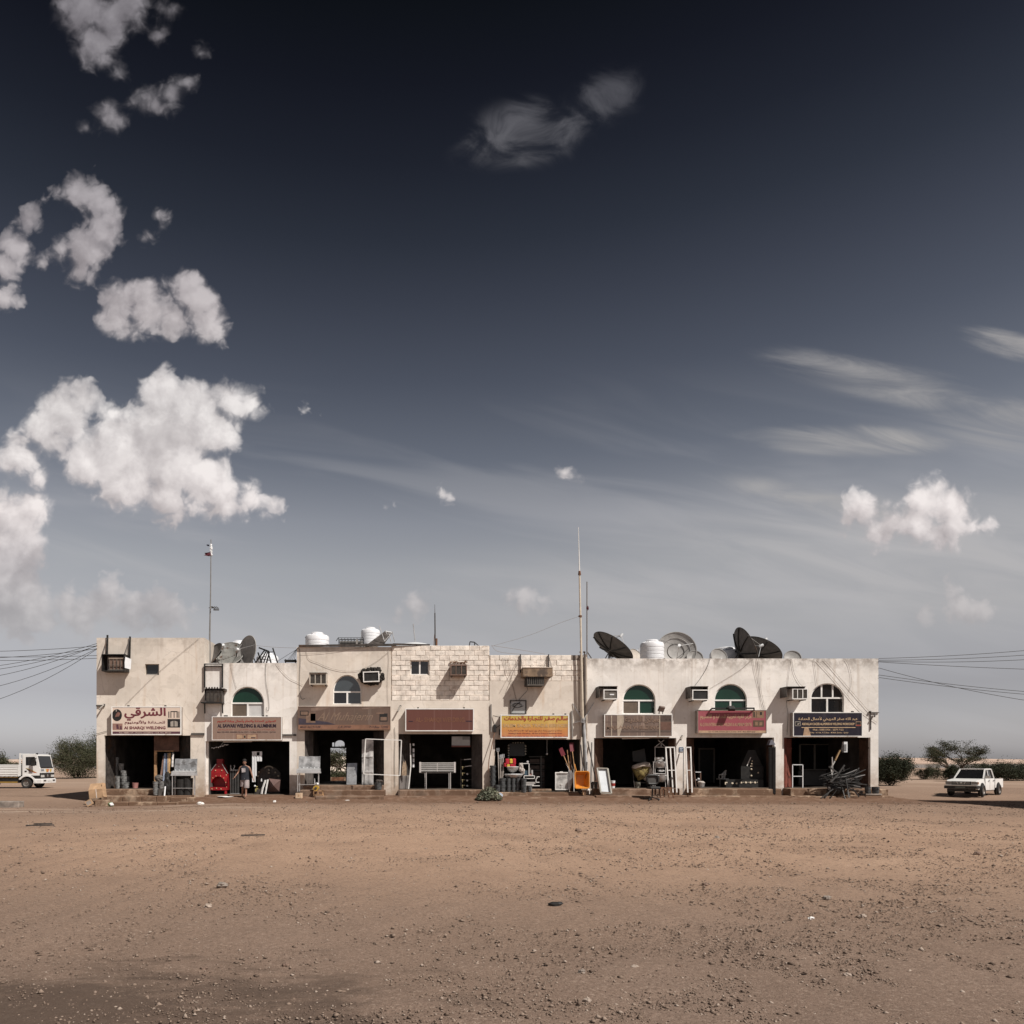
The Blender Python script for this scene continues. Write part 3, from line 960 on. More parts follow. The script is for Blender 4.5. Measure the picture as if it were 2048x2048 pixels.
def door_leaf(b, ph, pe, pt, pb, yh, ye, m, ribs=6, bands=(), label=None):
  """a steel leaf hinged at the jamb (pixel ph, depth yh) whose free edge stands at pixel pe, depth ye"""
  z1, z0 = ZZ(pt, yh), ZZ(pb, yh)
  a = Vector((XX(ph, yh), yh, 0)); c = Vector((XX(pe, ye), ye, 0))
  d = (c - a); L = d.length; d.normalize()
  n = Vector((d.y, -d.x, 0))
  if n.y > 0:
    n = -n
  mb = MB()
  mb.M = Matrix(((d.x, n.x, 0, a.x), (d.y, n.y, 0, a.y), (0, 0, 1, 0), (0, 0, 0, 1)))
  mb.box(0, L, -0.02, 0.02, z0, z1)
  for k in range(ribs):
    x = L * (k + 0.5) / ribs
    mb.box(x - L / ribs * 0.22, x + L / ribs * 0.22, 0.021, 0.038, z0 + 0.04, z1 - 0.04)
  for f in bands:
    zz = z0 + (z1 - z0) * f
    mb.box(0, L, 0.039, 0.055, zz - 0.03, zz + 0.03)
  o = mb.build('door', m, b)
  if label:
    o['label'] = label
  return o

def shop(label, seed, col, p0, p1, ptop, bays, holes, backholes=(), stain=0.5, room=3.3, zfloor=None, upper=None):
  """one building of the row: bays = [(px0, px1, ptop, pbottom)], holes = upper window openings in pixels"""
  x0, x1 = XX(p0), XX(p1)
  zt = ZZ(ptop)
  b = thing('workshop_building', label, 'building', ((x0 + x1) / 2, 0, 0))
  m = plaster('painted_render', col, seed, stain, top_z=zt)
  hs = []
  for (a, c, t, bo) in bays:
    hs.append((XX(a), XX(c), ZZ(bo) - 0.02, ZZ(t)))
  for h in holes:
    if len(h) == 5:
      hs.append((XX(h[0]), XX(h[1]), ZZ(h[4]), ZZ(h[2]), ZZ(h[3])))
    else:
      hs.append((XX(h[0]), XX(h[1]), ZZ(h[3]), ZZ(h[2])))
  mb = MB()
  zsplit = ZZ(upper) if upper else zt
  g = 0.002
  wall_with_holes(mb, x0 + g, x1 - g, -0.5, zsplit, 0.0, 0.18, [h for h in hs if h[3] <= zsplit])
  if upper:
    mb2 = MB()
    wall_with_holes(mb2, x0 + g, x1 - g, zsplit + 0.002, zt - 0.01, 0.045, 0.18, [h for h in hs if h[3] > zsplit])
    mb2.build('mortar_backing', mat('block_mortar', (0.66, 0.58, 0.50), 0.95, var=0.25, scale=6, dirt=(0.20, 0.16, 0.13), dirt_amt=0.5), b)
  mb.build('front_wall', m, b)
  mb = MB()
  mb.box(x0 + g, x0 + 0.14, 0.182, DEP, -0.5, zt - 0.004)
  mb.box(x1 - 0.14, x1 - g, 0.182, DEP, -0.5, zt - 0.004)
  mb.build('side_wall', m, b)
  rz = zt - 0.4
  ROOFZ[seed] = rz
  mb = MB()
  mb.box(x0 + 0.142, x1 - 0.142, 0.182, DEP, rz - 0.18, rz)
  mb.build('roof', M_CONCG, b)
  top = max(ZZ(t) for _, _, t, _ in bays) + 0.22
  mb = MB()
  mb.box(x0 + 0.142, x1 - 0.142, 0.182, DEP, top, top + 0.15)
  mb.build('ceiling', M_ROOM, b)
  mb = MB()
  bh = []
  for h in backholes:
    bh.append((XX(h[0], DEP), XX(h[1], DEP), ZZ(h[3], DEP), ZZ(h[2], DEP)) + ((ZZ(h[4], DEP),) if len(h) > 4 else ()))
  wall_with_holes(mb, x0 + g, x1 - g, -0.5, zt - 0.006, DEP + 0.002, DEP + 0.18, bh)
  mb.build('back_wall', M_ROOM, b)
  edges = [x0 + 0.142]
  for (q, r) in zip(bays, bays[1:]):
    edges.append((XX(q[1]) + XX(r[0])) / 2)
  edges.append(x1 - 0.142)
  mb = MB()
  for i, (a, c) in enumerate(zip(edges, edges[1:])):
    mb.box(a + 0.001, a + 0.05, 0.184, DEP - 0.01, -0.3, top - 0.002)
    mb.box(c - 0.05, c - 0.001, 0.184, DEP - 0.01, -0.3, top - 0.002)
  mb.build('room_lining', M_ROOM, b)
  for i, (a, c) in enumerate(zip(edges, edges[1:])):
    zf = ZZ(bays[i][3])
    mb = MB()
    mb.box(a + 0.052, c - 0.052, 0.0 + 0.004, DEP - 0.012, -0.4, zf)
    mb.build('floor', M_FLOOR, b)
  return b

B1 = shop('tall cream end workshop with a tiny square upper window', 1, CREAM, 193, 409.3, 1275.5, [(208.5, 381, 1471, 1577.5)], [(290, 318, 1328, 1350)], stain=0.35)
B2 = shop('low whitewashed workshop with a green arched window behind the red fireplace', 2, WHITE, 409.3, 593.6, 1326, [(411, 579, 1482.5, 1589)], [(462.4, 528.3, 1373.3, 1406.4, 1434)], stain=0.5)
B3 = shop('cream workshop with a grey arched window and an opening through to the back', 3, CREAM, 593.6, 782.5, 1294, [(609, 768, 1460.5, 1569.6)], [(666, 723, 1349.7, 1384, 1408.5)],
          backholes=[(660.5, 692, 1496, 1600), (664, 668.5, 1485, 1493), (669.5, 689, 1480.5, 1493, 1488)], stain=0.3)
B4 = shop('workshop with a bare painted block upper wall and a square two pane window', 4, CREAM, 782.5, 979, 1291, [(797, 965, 1468, 1578.5)], [(821, 858, 1321, 1350)], stain=0.2, upper=1401)
B5 = shop('workshop with block courses along its top and a yellow sign', 5, CREAM, 979, 1173.5, 1310, [(990, 1161, 1478.6, 1583)], [], stain=0.25, upper=1362)
B6 = shop('long white three bay workshop with three arched windows', 6, WHITE, 1173.5, 1757, 1317, [(1188, 1352.6, 1476, 1576.5), (1372.5, 1548, 1475, 1575.5), (1567.8, 1741, 1475, 1575.5)],
          [(1245, 1311, 1368.4, 1401, 1428), (1428, 1494, 1367.6, 1400.5, 1424), (1621, 1688, 1366.4, 1396, 1426)], stain=0.85)

rect_window(B1, (290, 318, 1328, 1350), M_GLASSD, mat('grey_frame', (0.30, 0.28, 0.26), 0.6), 0, 0.14)
arched_window(B2, (462.4, 528.3, 1373.3, 1406.4, 1433.5), M_GLASSG, M_TAN, M_GLASSW)
arched_window(B3, (666, 723, 1349.7, 1384, 1408), M_GLASSB, M_GLASSD, M_GLASSB)
rect_window(B4, (821, 858, 1321, 1350), M_GLASSD, M_WHITE, 1, 0.13)
arched_window(B6, (1245, 1311, 1368.4, 1401, 1427.6), M_GLASSG, M_TAN, M_GLASSG)
arched_window(B6, (1428, 1494, 1367.6, 1400.5, 1423.5), M_GLASSG, M_GLASSG, M_GLASSG)
arched_window(B6, (1621, 1688, 1366.4, 1396, 1425.5), M_GLASSD, M_GLASSD, M_GLASSD, arch_bars=2)

# painted concrete blocks, each one a piece
M_BLOCK = [mat('painted_block_%s' % n, c, 0.92, var=0.16, scale=3.5, bump=0.5, bscale=14, dirt=(0.50, 0.41, 0.34), dirt_amt=0.3, dirt_scale=2.4)
           for n, c in (('cream', (0.76, 0.685, 0.61)), ('pale', (0.775, 0.705, 0.63)), ('dusty', (0.74, 0.66, 0.585)))]

def blocks(b, p0, p1, pt, pb, rows, wpx, skip=(), seed=0, bare=None):
  rd = random.Random(seed)
  x0, x1, zt, zb = XX(p0), XX(p1), ZZ(pt), ZZ(pb)
  h = (zt - zb) / rows
  wb = wpx / 42.0
  for r in range(rows):
    z1 = zt - r * h; z0 = z1 - h
    x = x0 - (wb * (0.5 if r % 2 else 0.0)) - wb * rd.uniform(0, 0.12)
    while x < x1 - 0.02:
      xa, xb = max(x, x0), min(x + wb, x1)
      x += wb
      if xb - xa < 0.05:
        continue
      spans = [(xa, xb)]
      for s in skip:
        sx0, sx1, sz1, sz0 = XX(s[0]), XX(s[1]), ZZ(s[2]), ZZ(s[3])
        if z1 > sz0 + 0.03 and z0 < sz1 - 0.03:
          ns = []
          for (q, w) in spans:
            if w <= sx0 or q >= sx1:
              ns.append((q, w))
            else:
              if q < sx0 - 0.05: ns.append((q, sx0))
              if w > sx1 + 0.05: ns.append((sx1, w))
          spans = ns
      for (q, w) in spans:
        j = 0.0055
        yy = rd.uniform(-0.004, 0.014)
        mb = MB()
        a0, a1, c0, c1 = q + j * rd.uniform(0.4, 1.3), w - j * rd.uniform(0.4, 1.3), z0 + j * rd.uniform(0.4, 1.4), z1 - j * rd.uniform(0.4, 1.2)
        e = 0.014
        t = [rd.uniform(-0.006, 0.006) for _ in range(4)]
        mb.add([(a0, 0.05, c0), (a1, 0.05, c0), (a1, 0.05, c1), (a0, 0.05, c1),
            (a0, yy + e, c0), (a1, yy + e, c0), (a1, yy + e, c1), (a0, yy + e, c1),
            (a0 + e, yy + t[0], c0 + e), (a1 - e, yy + t[1], c0 + e), (a1 - e, yy + t[2], c1 - e), (a0 + e, yy + t[3], c1 - e)],
                       [(8, 9, 10, 11), (4, 5, 9, 8), (5, 6, 10, 9), (6, 7, 11, 10), (7, 4, 8, 11), (0, 1, 5, 4), (1, 2, 6, 5), (2, 3, 7, 6), (3, 0, 4, 7)])
        m = rd.choice(M_BLOCK)
        if bare and bare[0] < (q + w) / 2 < bare[1] and r == 0:
          m = M_CONCG
        mb.build('block', m, b)

blocks(B4, 783.4, 978.2, 1291, 1401, 11, 19.5, skip=[(820.5, 858.5, 1320.5, 1350.5), (902, 932, 1330, 1350)], seed=3)
blocks(B5, 980, 1161, 1310, 1362, 5, 20.5, seed=5, bare=(XX(1137), XX(1155)))

# trim of the row: roof edge planks, ledges on the pillars, patched coping
mb = MB()
mb.bar(P2(598, 1292.3, -0.06), P2(792, 1290.0, -0.06), 0.16, 0.09)
mb.build('roof_edge_plank', M_DARK, B3)
mb = MB(); mb.bar(P2(786, 1288.5, -0.03), P2(860, 1289.5, 0.1), 0.14, 0.07); mb.build('roof_edge_plank', M_DARK, B4)
for (B, a, c, t, bo) in ((B1, 383, 409, 1466, 1470.5), (B1, 193, 210, 1410, 1413), (B2, 560, 592.5, 1468.5, 1472)):
  MB().box(XX(a), XX(c), -0.07, -0.003, ZZ(bo), ZZ(t)).build('ledge', B.children[0].data.materials[0], B)
# doors
door_leaf(B1, 209, 231, 1472, 1577, 0.12, 0.9, M_DARK, 7, (0.82,), 'black ribbed steel door leaf')
door_leaf(B1, 380.5, 361, 1472, 1577, 0.12, 0.9, M_DARK, 8, (0.3,))
GREYD = mat('grey_door_sheet', (0.115, 0.10, 0.092), 0.6, var=0.25, scale=2.5, dirt=(0.05, 0.042, 0.04), dirt_amt=0.35)
door_leaf(B3, 610, 626, 1462, 1569, 0.12, 0.9, GREYD, 4, (0.42, 0.72))
door_leaf(B3, 767.5, 747.5, 1462, 1569, 0.12, 0.9, M_DARK, 4, (0.5, 0.7, 0.3))
door_leaf(B3, 746.8, 724, 1479, 1569, 0.28, 0.36, mat('mottled_galvanised', (0.52, 0.51, 0.50), 0.5, metal=0.2, var=0.35, scale=2.4), 2, (0.28, 0.62), 'bright galvanised steel door leaf')
door_leaf(B4, 798, 820, 1469, 1578, 0.12, 0.9, M_DARK, 5, (0.75,))
door_leaf(B4, 798, 819, 1551, 1578, 0.05, 0.75, mat('corrugated_grey', (0.20, 0.18, 0.17), 0.55, var=0.15), 10, (), 'grey corrugated patch sheet')
door_leaf(B4, 964.5, 944, 1469, 1578, 0.12, 0.9, GREYD, 8, (0.5,))
BROWN = mat('brown_door_paint', (0.115, 0.066, 0.046), 0.65, var=0.3, scale=2, dirt=(0.055, 0.035, 0.028), dirt_amt=0.35)
REDB = mat('red_oxide_door', (0.20, 0.062, 0.045), 0.65, var=0.3, scale=2, dirt=(0.07, 0.04, 0.03), dirt_amt=0.35)
door_leaf(B6, 1189, 1205, 1477, 1576, 0.12, 0.9, BROWN, 3, (0.8,))
door_leaf(B6, 1352, 1337, 1477, 1576, 0.12, 0.9, BROWN, 3, (0.8,))
door_leaf(B6, 1373.5, 1387, 1476, 1575, 0.12, 0.9, BROWN, 3, (0.8,))
door_leaf(B6, 1547, 1533, 1476, 1575, 0.12, 0.9, BROWN, 3, (0.7,))
door_leaf(B6, 1568.8, 1582, 1476, 1575, 0.12, 0.9, REDB, 3, (0.8,), 'red oxide steel door leaf')
door_leaf(B6, 1740, 1719, 1476, 1575, 0.12, 0.9, BROWN, 6, (0.8,))
door_leaf(B6, 1551.5, 1537, 1494, 1588, -0.75, -0.62, M_BLACK, 2, (), 'black steel door leaf standing open outside')

# platforms, steps and kerb stones along the front (pieces of each building)
def step(B, a, c, y0, y1, z1, z0=-0.5, m=M_CONC, name='step', rough=0.03, seed=1, parts=None):
  rd = random.Random(seed)
  n = parts or max(2, int((XX(c) - XX(a)) / 0.55))
  mb = MB()
  xs = [XX(a) + (XX(c) - XX(a)) * i / n for i in range(n + 1)]
  fr = [(y0 + rd.uniform(-rough, rough) * 1.5, z1 + rd.uniform(-rough, rough * 0.3)) for _ in xs]
  for i in range(n):
    (ya, za), (yb, zb) = fr[i], fr[i + 1]
    xa, xb = xs[i], xs[i + 1]
    e = 0.03
    mb.add([(xa, ya, z0), (xb, yb, z0), (xb, yb, zb - e), (xa, ya, za - e), (xb, yb + e, zb), (xa, ya + e, za), (xb, y1, z1), (xa, y1, z1)],
               [(0, 1, 2, 3), (3, 2, 4, 5), (5, 4, 6, 7)])
  mb.add([(xs[0], fr[0][0], z0), (xs[0], fr[0][0], fr[0][1] - 0.03), (xs[0], fr[0][0] + 0.03, fr[0][1]), (xs[0], y1, z1), (xs[0], y1, z0)], [(4, 3, 2, 1, 0)])
  mb.add([(xs[-1], fr[-1][0], z0), (xs[-1], fr[-1][0], fr[-1][1] - 0.03), (xs[-1], fr[-1][0] + 0.03, fr[-1][1]), (xs[-1], y1, z1), (xs[-1], y1, z0)], [(0, 1, 2, 3, 4)])
  return mb.build(name, m, B)

def kerb(B, a, c, y, depth, z0, z1, wpx, seed, m=M_CONC):
  rd = random.Random(seed)
  x, xe = XX(a, y), XX(c, y)
  while x < xe - 0.05:
    w = min(wpx / 42.0 * rd.uniform(0.8, 1.25), xe - x)
    mb = MB()
    dz = rd.uniform(-0.035, 0.02); dy = rd.uniform(-0.04, 0.04)
    mb.cbox(x + 0.008, x + w - 0.008, y + dy, y + depth + dy, z0, z1 + dz, 0.022)
    mb.build('kerb_stone', m, B)
    x += w

MC2 = mat('trodden_concrete', (0.23, 0.155, 0.11), 0.95, var=0.28, scale=1.4, bump=0.7, bscale=10, dirt=(0.15, 0.088, 0.056), dirt_amt=0.6)
step(B1, 209, 381, -0.35, -0.002, 0.485, seed=1)
step(B1, 200, 392, -1.15, -0.352, 0.205, seed=2)
kerb(B1, 213, 330, -1.5, 0.33, -0.4, 0.19, 34, 3)
kerb(B1, 340, 388, -1.5, 0.33, -0.4, 0.18, 34, 4)
kerb(B1, 205, 398, -2.35, 0.42, -0.6, -0.03, 44, 5)
step(B2, 411, 579, -0.12, -0.002, 0.21, seed=6, m=MC2)
kerb(B2, 512, 562, -0.85, 0.5, -0.3, 0.13, 20, 7)
step(B3, 609, 768, -0.45, -0.002, 0.67, seed=8, m=MC2)
step(B3, 606, 772, -0.95, -0.452, 0.47, seed=9, m=MC2)
step(B3, 640, 770, -1.6, -0.952, 0.22, seed=10, m=MC2, rough=0.06)
kerb(B3, 592, 646, -1.45, 0.45, -0.3, 0.10, 24, 11)
step(B4, 797, 968, -0.6, -0.002, 0.455, seed=12, m=MC2)
step(B4, 800, 960, -1.2, -0.602, 0.17, seed=13, m=MC2, rough=0.08)
step(B5, 985, 1165, -0.75, -0.002, 0.35, seed=14)
step(B5, 985, 1176, -1.35, -0.752, 0.13, seed=15)
step(B5, 1062, 1105, 0.25, 0.65, 0.47, 0.2, seed=16)
step(B6, 1185, 1352, -0.5, -0.002, 0.515, seed=17, m=MC2)
step(B6, 1180, 1356, -1.2, -0.502, 0.22, seed=18, m=MC2)
step(B6, 1372, 1548, -0.7, -0.002, 0.52, seed=19)
step(B6, 1360, 1560, -1.15, -0.702, 0.2, seed=20)
step(B6, 1566, 1757, -0.7, -0.002, 0.52, seed=21)
step(B6, 1566, 1757, -1.15, -0.702, 0.2, seed=22)

# ------------------------------------------------------------------ signs
AR = {'ا': 'ﺍﺎ', 'أ': 'ﺃﺄ', 'إ': 'ﺇﺈ', 'آ': 'ﺁﺂ', 'ب': 'ﺏﺐﺑﺒ', 'ة': 'ﺓﺔ', 'ت': 'ﺕﺖﺗﺘ', 'ث': 'ﺙﺚﺛﺜ', 'ج': 'ﺝﺞﺟﺠ', 'ح': 'ﺡﺢﺣﺤ', 'خ': 'ﺥﺦﺧﺨ',
      'د': 'ﺩﺪ', 'ذ': 'ﺫﺬ', 'ر': 'ﺭﺮ', 'ز': 'ﺯﺰ', 'س': 'ﺱﺲﺳﺴ', 'ش': 'ﺵﺶﺷﺸ', 'ص': 'ﺹﺺﺻﺼ', 'ض': 'ﺽﺾﺿﻀ', 'ط': 'ﻁﻂﻃﻄ', 'ظ': 'ﻅﻆﻇﻈ',
      'ع': 'ﻉﻊﻋﻌ', 'غ': 'ﻍﻎﻏﻐ', 'ف': 'ﻑﻒﻓﻔ', 'ق': 'ﻕﻖﻗﻘ', 'ك': 'ﻙﻚﻛﻜ', 'ل': 'ﻝﻞﻟﻠ', 'م': 'ﻡﻢﻣﻤ', 'ن': 'ﻥﻦﻧﻨ', 'ه': 'ﻩﻪﻫﻬ', 'و': 'ﻭﻮ',
      'ى': 'ﻯﻰ', 'ي': 'ﻱﻲﻳﻴ', 'ئ': 'ﺉﺊﺋﺌ', 'ـ': 'ــــ', 'ء': 'ﺀ'}
LA = {'ا': 'ﻻﻼ', 'أ': 'ﻷﻸ', 'إ': 'ﻹﻺ', 'آ': 'ﻵﻶ'}

def shape(s):
  """joined letter forms in visual (left to right) order"""
  out = []
  i = 0
  prev = False
  while i < len(s):
    c = s[i]
    if c not in AR:
      out.append(c); prev = False; i += 1
      continue
    if c == 'ل' and i + 1 < len(s) and s[i + 1] in LA:
      out.append(LA[s[i + 1]][1 if prev else 0]); prev = False; i += 2
      continue
    fo = AR[c]
    nxt = i + 1 < len(s) and s[i + 1] in AR and len(AR[s[i + 1]]) > 1
    if len(fo) == 4:
      k = (3 if prev else 2) if nxt else (1 if prev else 0)
      prev = True
    elif len(fo) == 2:
      k = 1 if prev else 0; prev = False
    else:
      k = 0; prev = False
    out.append(fo[k]); i += 1
  return ''.join(reversed(out))

TEXTS = []

def lettering(parent, s, box, y, m, bold=0.0, shear=0.0, arabic=False, name='lettering'):
  """flat print fitted into the pixel box (x0, x1, y0, y1) on the plane at depth y"""
  c = bpy.data.curves.new(name, 'FONT')
  c.body = shape(s) if arabic else s
  c.resolution_u = 2
  c.offset = min(bold, 0.012) if arabic else bold * 0.6
  c.shear = shear
  o = bpy.data.objects.new('text_outline', c)
  COL.objects.link(o)
  TEXTS.append((o, parent, box, y, m, name, bold))

def set_lettering():
  bpy.context.view_layer.update()
  dg = bpy.context.evaluated_depsgraph_get()
  for (o, parent, box, y, m, name, bold) in TEXTS:
    me = bpy.data.meshes.new_from_object(o.evaluated_get(dg))
    n = len(me.vertices)
    co = np.empty(n * 3); me.vertices.foreach_get('co', co); co = co.reshape(-1, 3)
    lo, hi = co.min(0), co.max(0)
    x0, x1, z1, z0 = XX(box[0], y), XX(box[1], y), ZZ(box[2], y), ZZ(box[3], y)
    px = parent['_o']
    out = np.empty_like(co)
    out[:, 0] = x0 + (co[:, 0] - lo[0]) / (hi[0] - lo[0]) * (x1 - x0) - px[0]
    out[:, 2] = z0 + (co[:, 1] - lo[1]) / (hi[1] - lo[1]) * (z1 - z0) - px[2]
    out[:, 1] = y - px[1]
    # heavier strokes: overlaid copies a hair apart, as with a thick brush
    th = bold * 0.5 * (z1 - z0)
    if th > 0.002:
      loops = np.empty(len(me.loops), np.int32); me.loops.foreach_get('vertex_index', loops)
      tot = np.empty(len(me.polygons), np.int32); me.polygons.foreach_get('loop_total', tot)
      cs = np.concatenate([[0], np.cumsum(tot)])
      fs = [loops[cs[i]:cs[i + 1]] for i in range(len(tot))]
      V, Fs = [], []
      for k, (dx, dz) in enumerate(((-th, 0), (th, 0), (0, -th * 0.7), (0, th * 0.7))):
        V.append(out + np.array([dx, -0.0006 * k, dz]))
        Fs += [tuple(int(q) + k * n for q in f) for f in fs]
      me = bpy.data.meshes.new(name)
      me.from_pydata(np.concatenate(V).tolist(), [], Fs)
    else:
      me.vertices.foreach_set('co', out.reshape(-1))
    me.materials.clear(); me.materials.append(m)
    me.name = name
    q = bpy.data.objects.new(name, me)
    COL.objects.link(q)
    q.parent = parent
    q['kind'] = 'stuff'
    q['_o'] = tuple(px)
    cu = o.data
    bpy.data.objects.remove(o); bpy.data.curves.remove(cu)

def print_mat(name, stops, axis='z', z0=0, z1=1, rough=0.5, fade=0.35, fcol=(0.3, 0.2, 0.15), streaks=0.3):
  """flat printed colour running along one axis, sun faded in streaks"""
  m = bpy.data.materials.new(name)
  m.use_nodes = True
  t = NT(m.node_tree)
  bs = t.n['Principled BSDF']
  P = t.node('ShaderNodeNewGeometry').outputs['Position']
  s = t.sep(P)
  v = t.lin(s[2] if axis == 'z' else s[0], z0, z1)
  c = t.ramp(v, stops)
  n = t.noise(P, 2.3, 5.0, 0.6)
  c = t.mix(t.m('MULTIPLY', t.step(n, 0.45, 0.7), fade), c, fcol)
  mp = t.node('ShaderNodeMapping'); mp.inputs['Scale'].default_value = (7, 7, 0.12)
  t.put(mp.inputs[0], P)
  n2 = t.noise(mp.outputs[0], 1.0, 3.0, 0.5)
  c = t.mix(t.m('MULTIPLY', t.step(n2, 0.56, 0.70), streaks), c, tuple(min(1, k * 1.6 + 0.07) for k in fcol))
  t.put(bs.inputs['Base Color'], c)
  bs.inputs['Roughness'].default_value = rough
  bs.inputs['Specular IOR Level'].default_value = 0.3
  return m

def sign(label, p0, p1, q0, q1, d, face, frame=M_WHITE, rim=0.045, tabs=()):
  y = -d
  x0, x1, z1, z0 = XX(p0, y), XX(p1, y), ZZ(q0, y), ZZ(q1, y)
  s = thing('shop_sign', label, 'sign', ((x0 + x1) / 2, y / 2, z0), 'painted signs over the shop doors')
  mb = MB()
  mb.box(x0 + rim * 0.4, x1 - rim * 0.4, y + 0.03, -0.004, z0 + rim * 0.4, z1 - rim * 0.4)
  mb.build('sign_box', mat('sign_casing', (0.33, 0.29, 0.26), 0.6), s)
  mb = MB()
  mb.box(x0, x1, y - 0.012, y + 0.028, z1 - rim, z1); mb.box(x0, x1, y - 0.012, y + 0.028, z0, z0 + rim)
  mb.box(x0, x0 + rim, y - 0.012, y + 0.028, z0 + rim, z1 - rim); mb.box(x1 - rim, x1, y - 0.012, y + 0.028, z0 + rim, z1 - rim)
  mb.build('frame', frame, s)
  MB().box(x0 + rim, x1 - rim, y, y + 0.026, z0 + rim, z1 - rim).build('face', face, s)
  mb = MB()
  for t in tabs:
    mb.box(XX(t, y) - 0.04, XX(t, y) + 0.04, y, y + 0.1, z1 + 0.002, z1 + 0.06)
  if tabs:
    mb.build('fixing_lug', M_DARK, s)
  s['_y'] = y - 0.004
  return s

def patch(s, box, m, lift=0.002, name='printed_panel', poly=None):
  y = s['_y'] - lift + 0.002
  if poly:
    mb = MB().add([PT(a, b, y) for a, b in poly], [tuple(range(len(poly)))])
  else:
    x0, x1, z1, z0 = XX(box[0], y), XX(box[1], y), ZZ(box[2], y), ZZ(box[3], y)
    mb = MB().add([(x0, y, z0), (x1, y, z0), (x1, y, z1), (x0, y, z1)], [(0, 1, 2, 3)])
  return mb.build(name, m, s)

def flat(name, col, rough=0.55, var=0.12):
  return mat(name, col, rough, var=var, scale=5, spec=0.3)

MAROON = flat('maroon_print', (0.155, 0.035, 0.045)); PUR = flat('plum_print', (0.105, 0.045, 0.06))
CREAMT = flat('cream_print', (0.60, 0.48, 0.40)); REDT = flat('red_print', (0.33, 0.045, 0.035)); NAVY = flat('navy_print', (0.03, 0.018, 0.03))
FADED = flat('faded_ochre_print', (0.245, 0.13, 0.075)); BLK = flat('black_print', (0.022, 0.02, 0.02)); GOLD = flat('gold_print', (0.62, 0.44, 0.27))
DTAN = flat('umber_photo_print', (0.20, 0.13, 0.095)); PINKT = flat('pale_gold_print', (0.47, 0.32, 0.20)); TANP = flat('tan_print', (0.40, 0.27, 0.18)); GREYP = flat('grey_print', (0.35, 0.31, 0.27))

# first sign, cream with maroon letters
S = sign('cream sign with big maroon Arabic lettering and a round workshop picture', 222.9, 362.5, 1412.9, 1470, 0.32, print_mat('cream_sign', [(0, (0.67, 0.52, 0.43)), (1, (0.69, 0.56, 0.47))], fade=0.25, fcol=(0.60, 0.48, 0.38), streaks=0.1), tabs=(256, 330))
yt = S['_y']
lettering(S, 'الشرقي', (249, 331, 1414.6, 1441), yt, MAROON, 0.045, arabic=True)
lettering(S, 'للحــدادة والألومنيوم', (249.5, 330, 1440.5, 1449.5), yt, MAROON, 0.036, arabic=True)
lettering(S, 'Al SHARQI WELDING', (248, 331, 1452.7, 1459.6), yt, MAROON, 0.045)
patch(S, (225, 361, 1463, 1467.8), PUR)
lettering(S, 'Tel: 44581119 - Mobile: 55558016 - C.R. No: 40160', (238, 342, 1464.2, 1466.8), yt - 0.004, CREAMT, 0.01)
pts = [(233.9 + 10 * math.cos(a), 1430.3 + 12 * math.sin(a)) for a in np.linspace(2 * math.pi, 0, 25)[:-1]]
patch(S, None, BLK, poly=[p for p in pts])
patch(S, None, flat('dim_photo_print', (0.20, 0.10, 0.08)), lift=0.004, poly=[(230, 1434), (238, 1433), (241, 1426), (236, 1424), (232, 1428)])
patch(S, None, GREYP, lift=0.005, poly=[(231.5, 1423), (233.5, 1423), (233.5, 1419), (231.5, 1419)])
patch(S, (225, 245, 1447, 1459.6), flat('brown_photo_print', (0.30, 0.17, 0.14)))
patch(S, None, PUR, lift=0.004, poly=[(233, 1458), (238, 1458), (236, 1449), (232.5, 1449)])
patch(S, None, PUR, lift=0.004, poly=[(239.5, 1459), (244, 1459), (243, 1452), (240, 1452)])
for (a, c) in ((336.8, 338.6), (341, 342.6), (347.5, 349), (353.3, 355.3), (357, 358.6)):
  patch(S, (a, c, 1423, 1435.5), BLK)
patch(S, (341, 355.3, 1422.2, 1424), BLK, lift=0.003)
patch(S, (335, 361, 1438, 1455), BLK)
patch(S, None, GREYP, lift=0.004, poly=[(341, 1453), (347, 1453), (347, 1441.5), (341, 1443.5)])
patch(S, None, GREYP, lift=0.004, poly=[(349, 1453), (355.5, 1453), (355.5, 1443.5), (349, 1441.5)])

# second sign, brown
S = sign('faded brown sign with red Arabic over navy capitals', 423.8, 563.5, 1433, 1480.5, 0.3, print_mat('brown_sign', [(0, (0.30, 0.185, 0.13)), (1, (0.27, 0.185, 0.145))], fade=0.3, fcol=(0.23, 0.15, 0.12), streaks=0.35), rim=0.03, tabs=(449, 453, 526, 533))
yt = S['_y']
lettering(S, 'الصواري للحدادة واللحام وأعمال ورشة المنيوم', (434.7, 551.4, 1438.6, 1446.4), yt, REDT, 0.035, arabic=True)
lettering(S, 'AL SAWARI WELDING & ALUMINIUM', (435, 552, 1448, 1455.2), yt, NAVY, 0.05)
lettering(S, 'جوال ٥٥٥١٠٩٠٥ سجل تجاري ٥٥٥٧١ ص ب ٩٠٣٥٢ الدوحة قطر', (435, 551.5, 1457.8, 1461.6), yt, REDT, 0.0, arabic=True)
lettering(S, 'Mob: 55510905, 55606800 C.R.No: 55571, P.O.Box: 90352, DOHA - QATAR', (434.7, 551.5, 1462.8, 1466.2), yt, NAVY, 0.02)
patch(S, (472, 515.3, 1468, 1478.6), flat('small_panel_print', (0.22, 0.12, 0.09)))
for (a, c) in ((473.5, 485), (487, 492), (495, 512.5)):
  patch(S, (a, c, 1469.2, 1477.4), TANP, lift=0.004)
patch(S, (488, 491, 1471, 1476), BLK, lift=0.006)
patch(S, (502, 511, 1474.5, 1476.5), NAVY, lift=0.006)

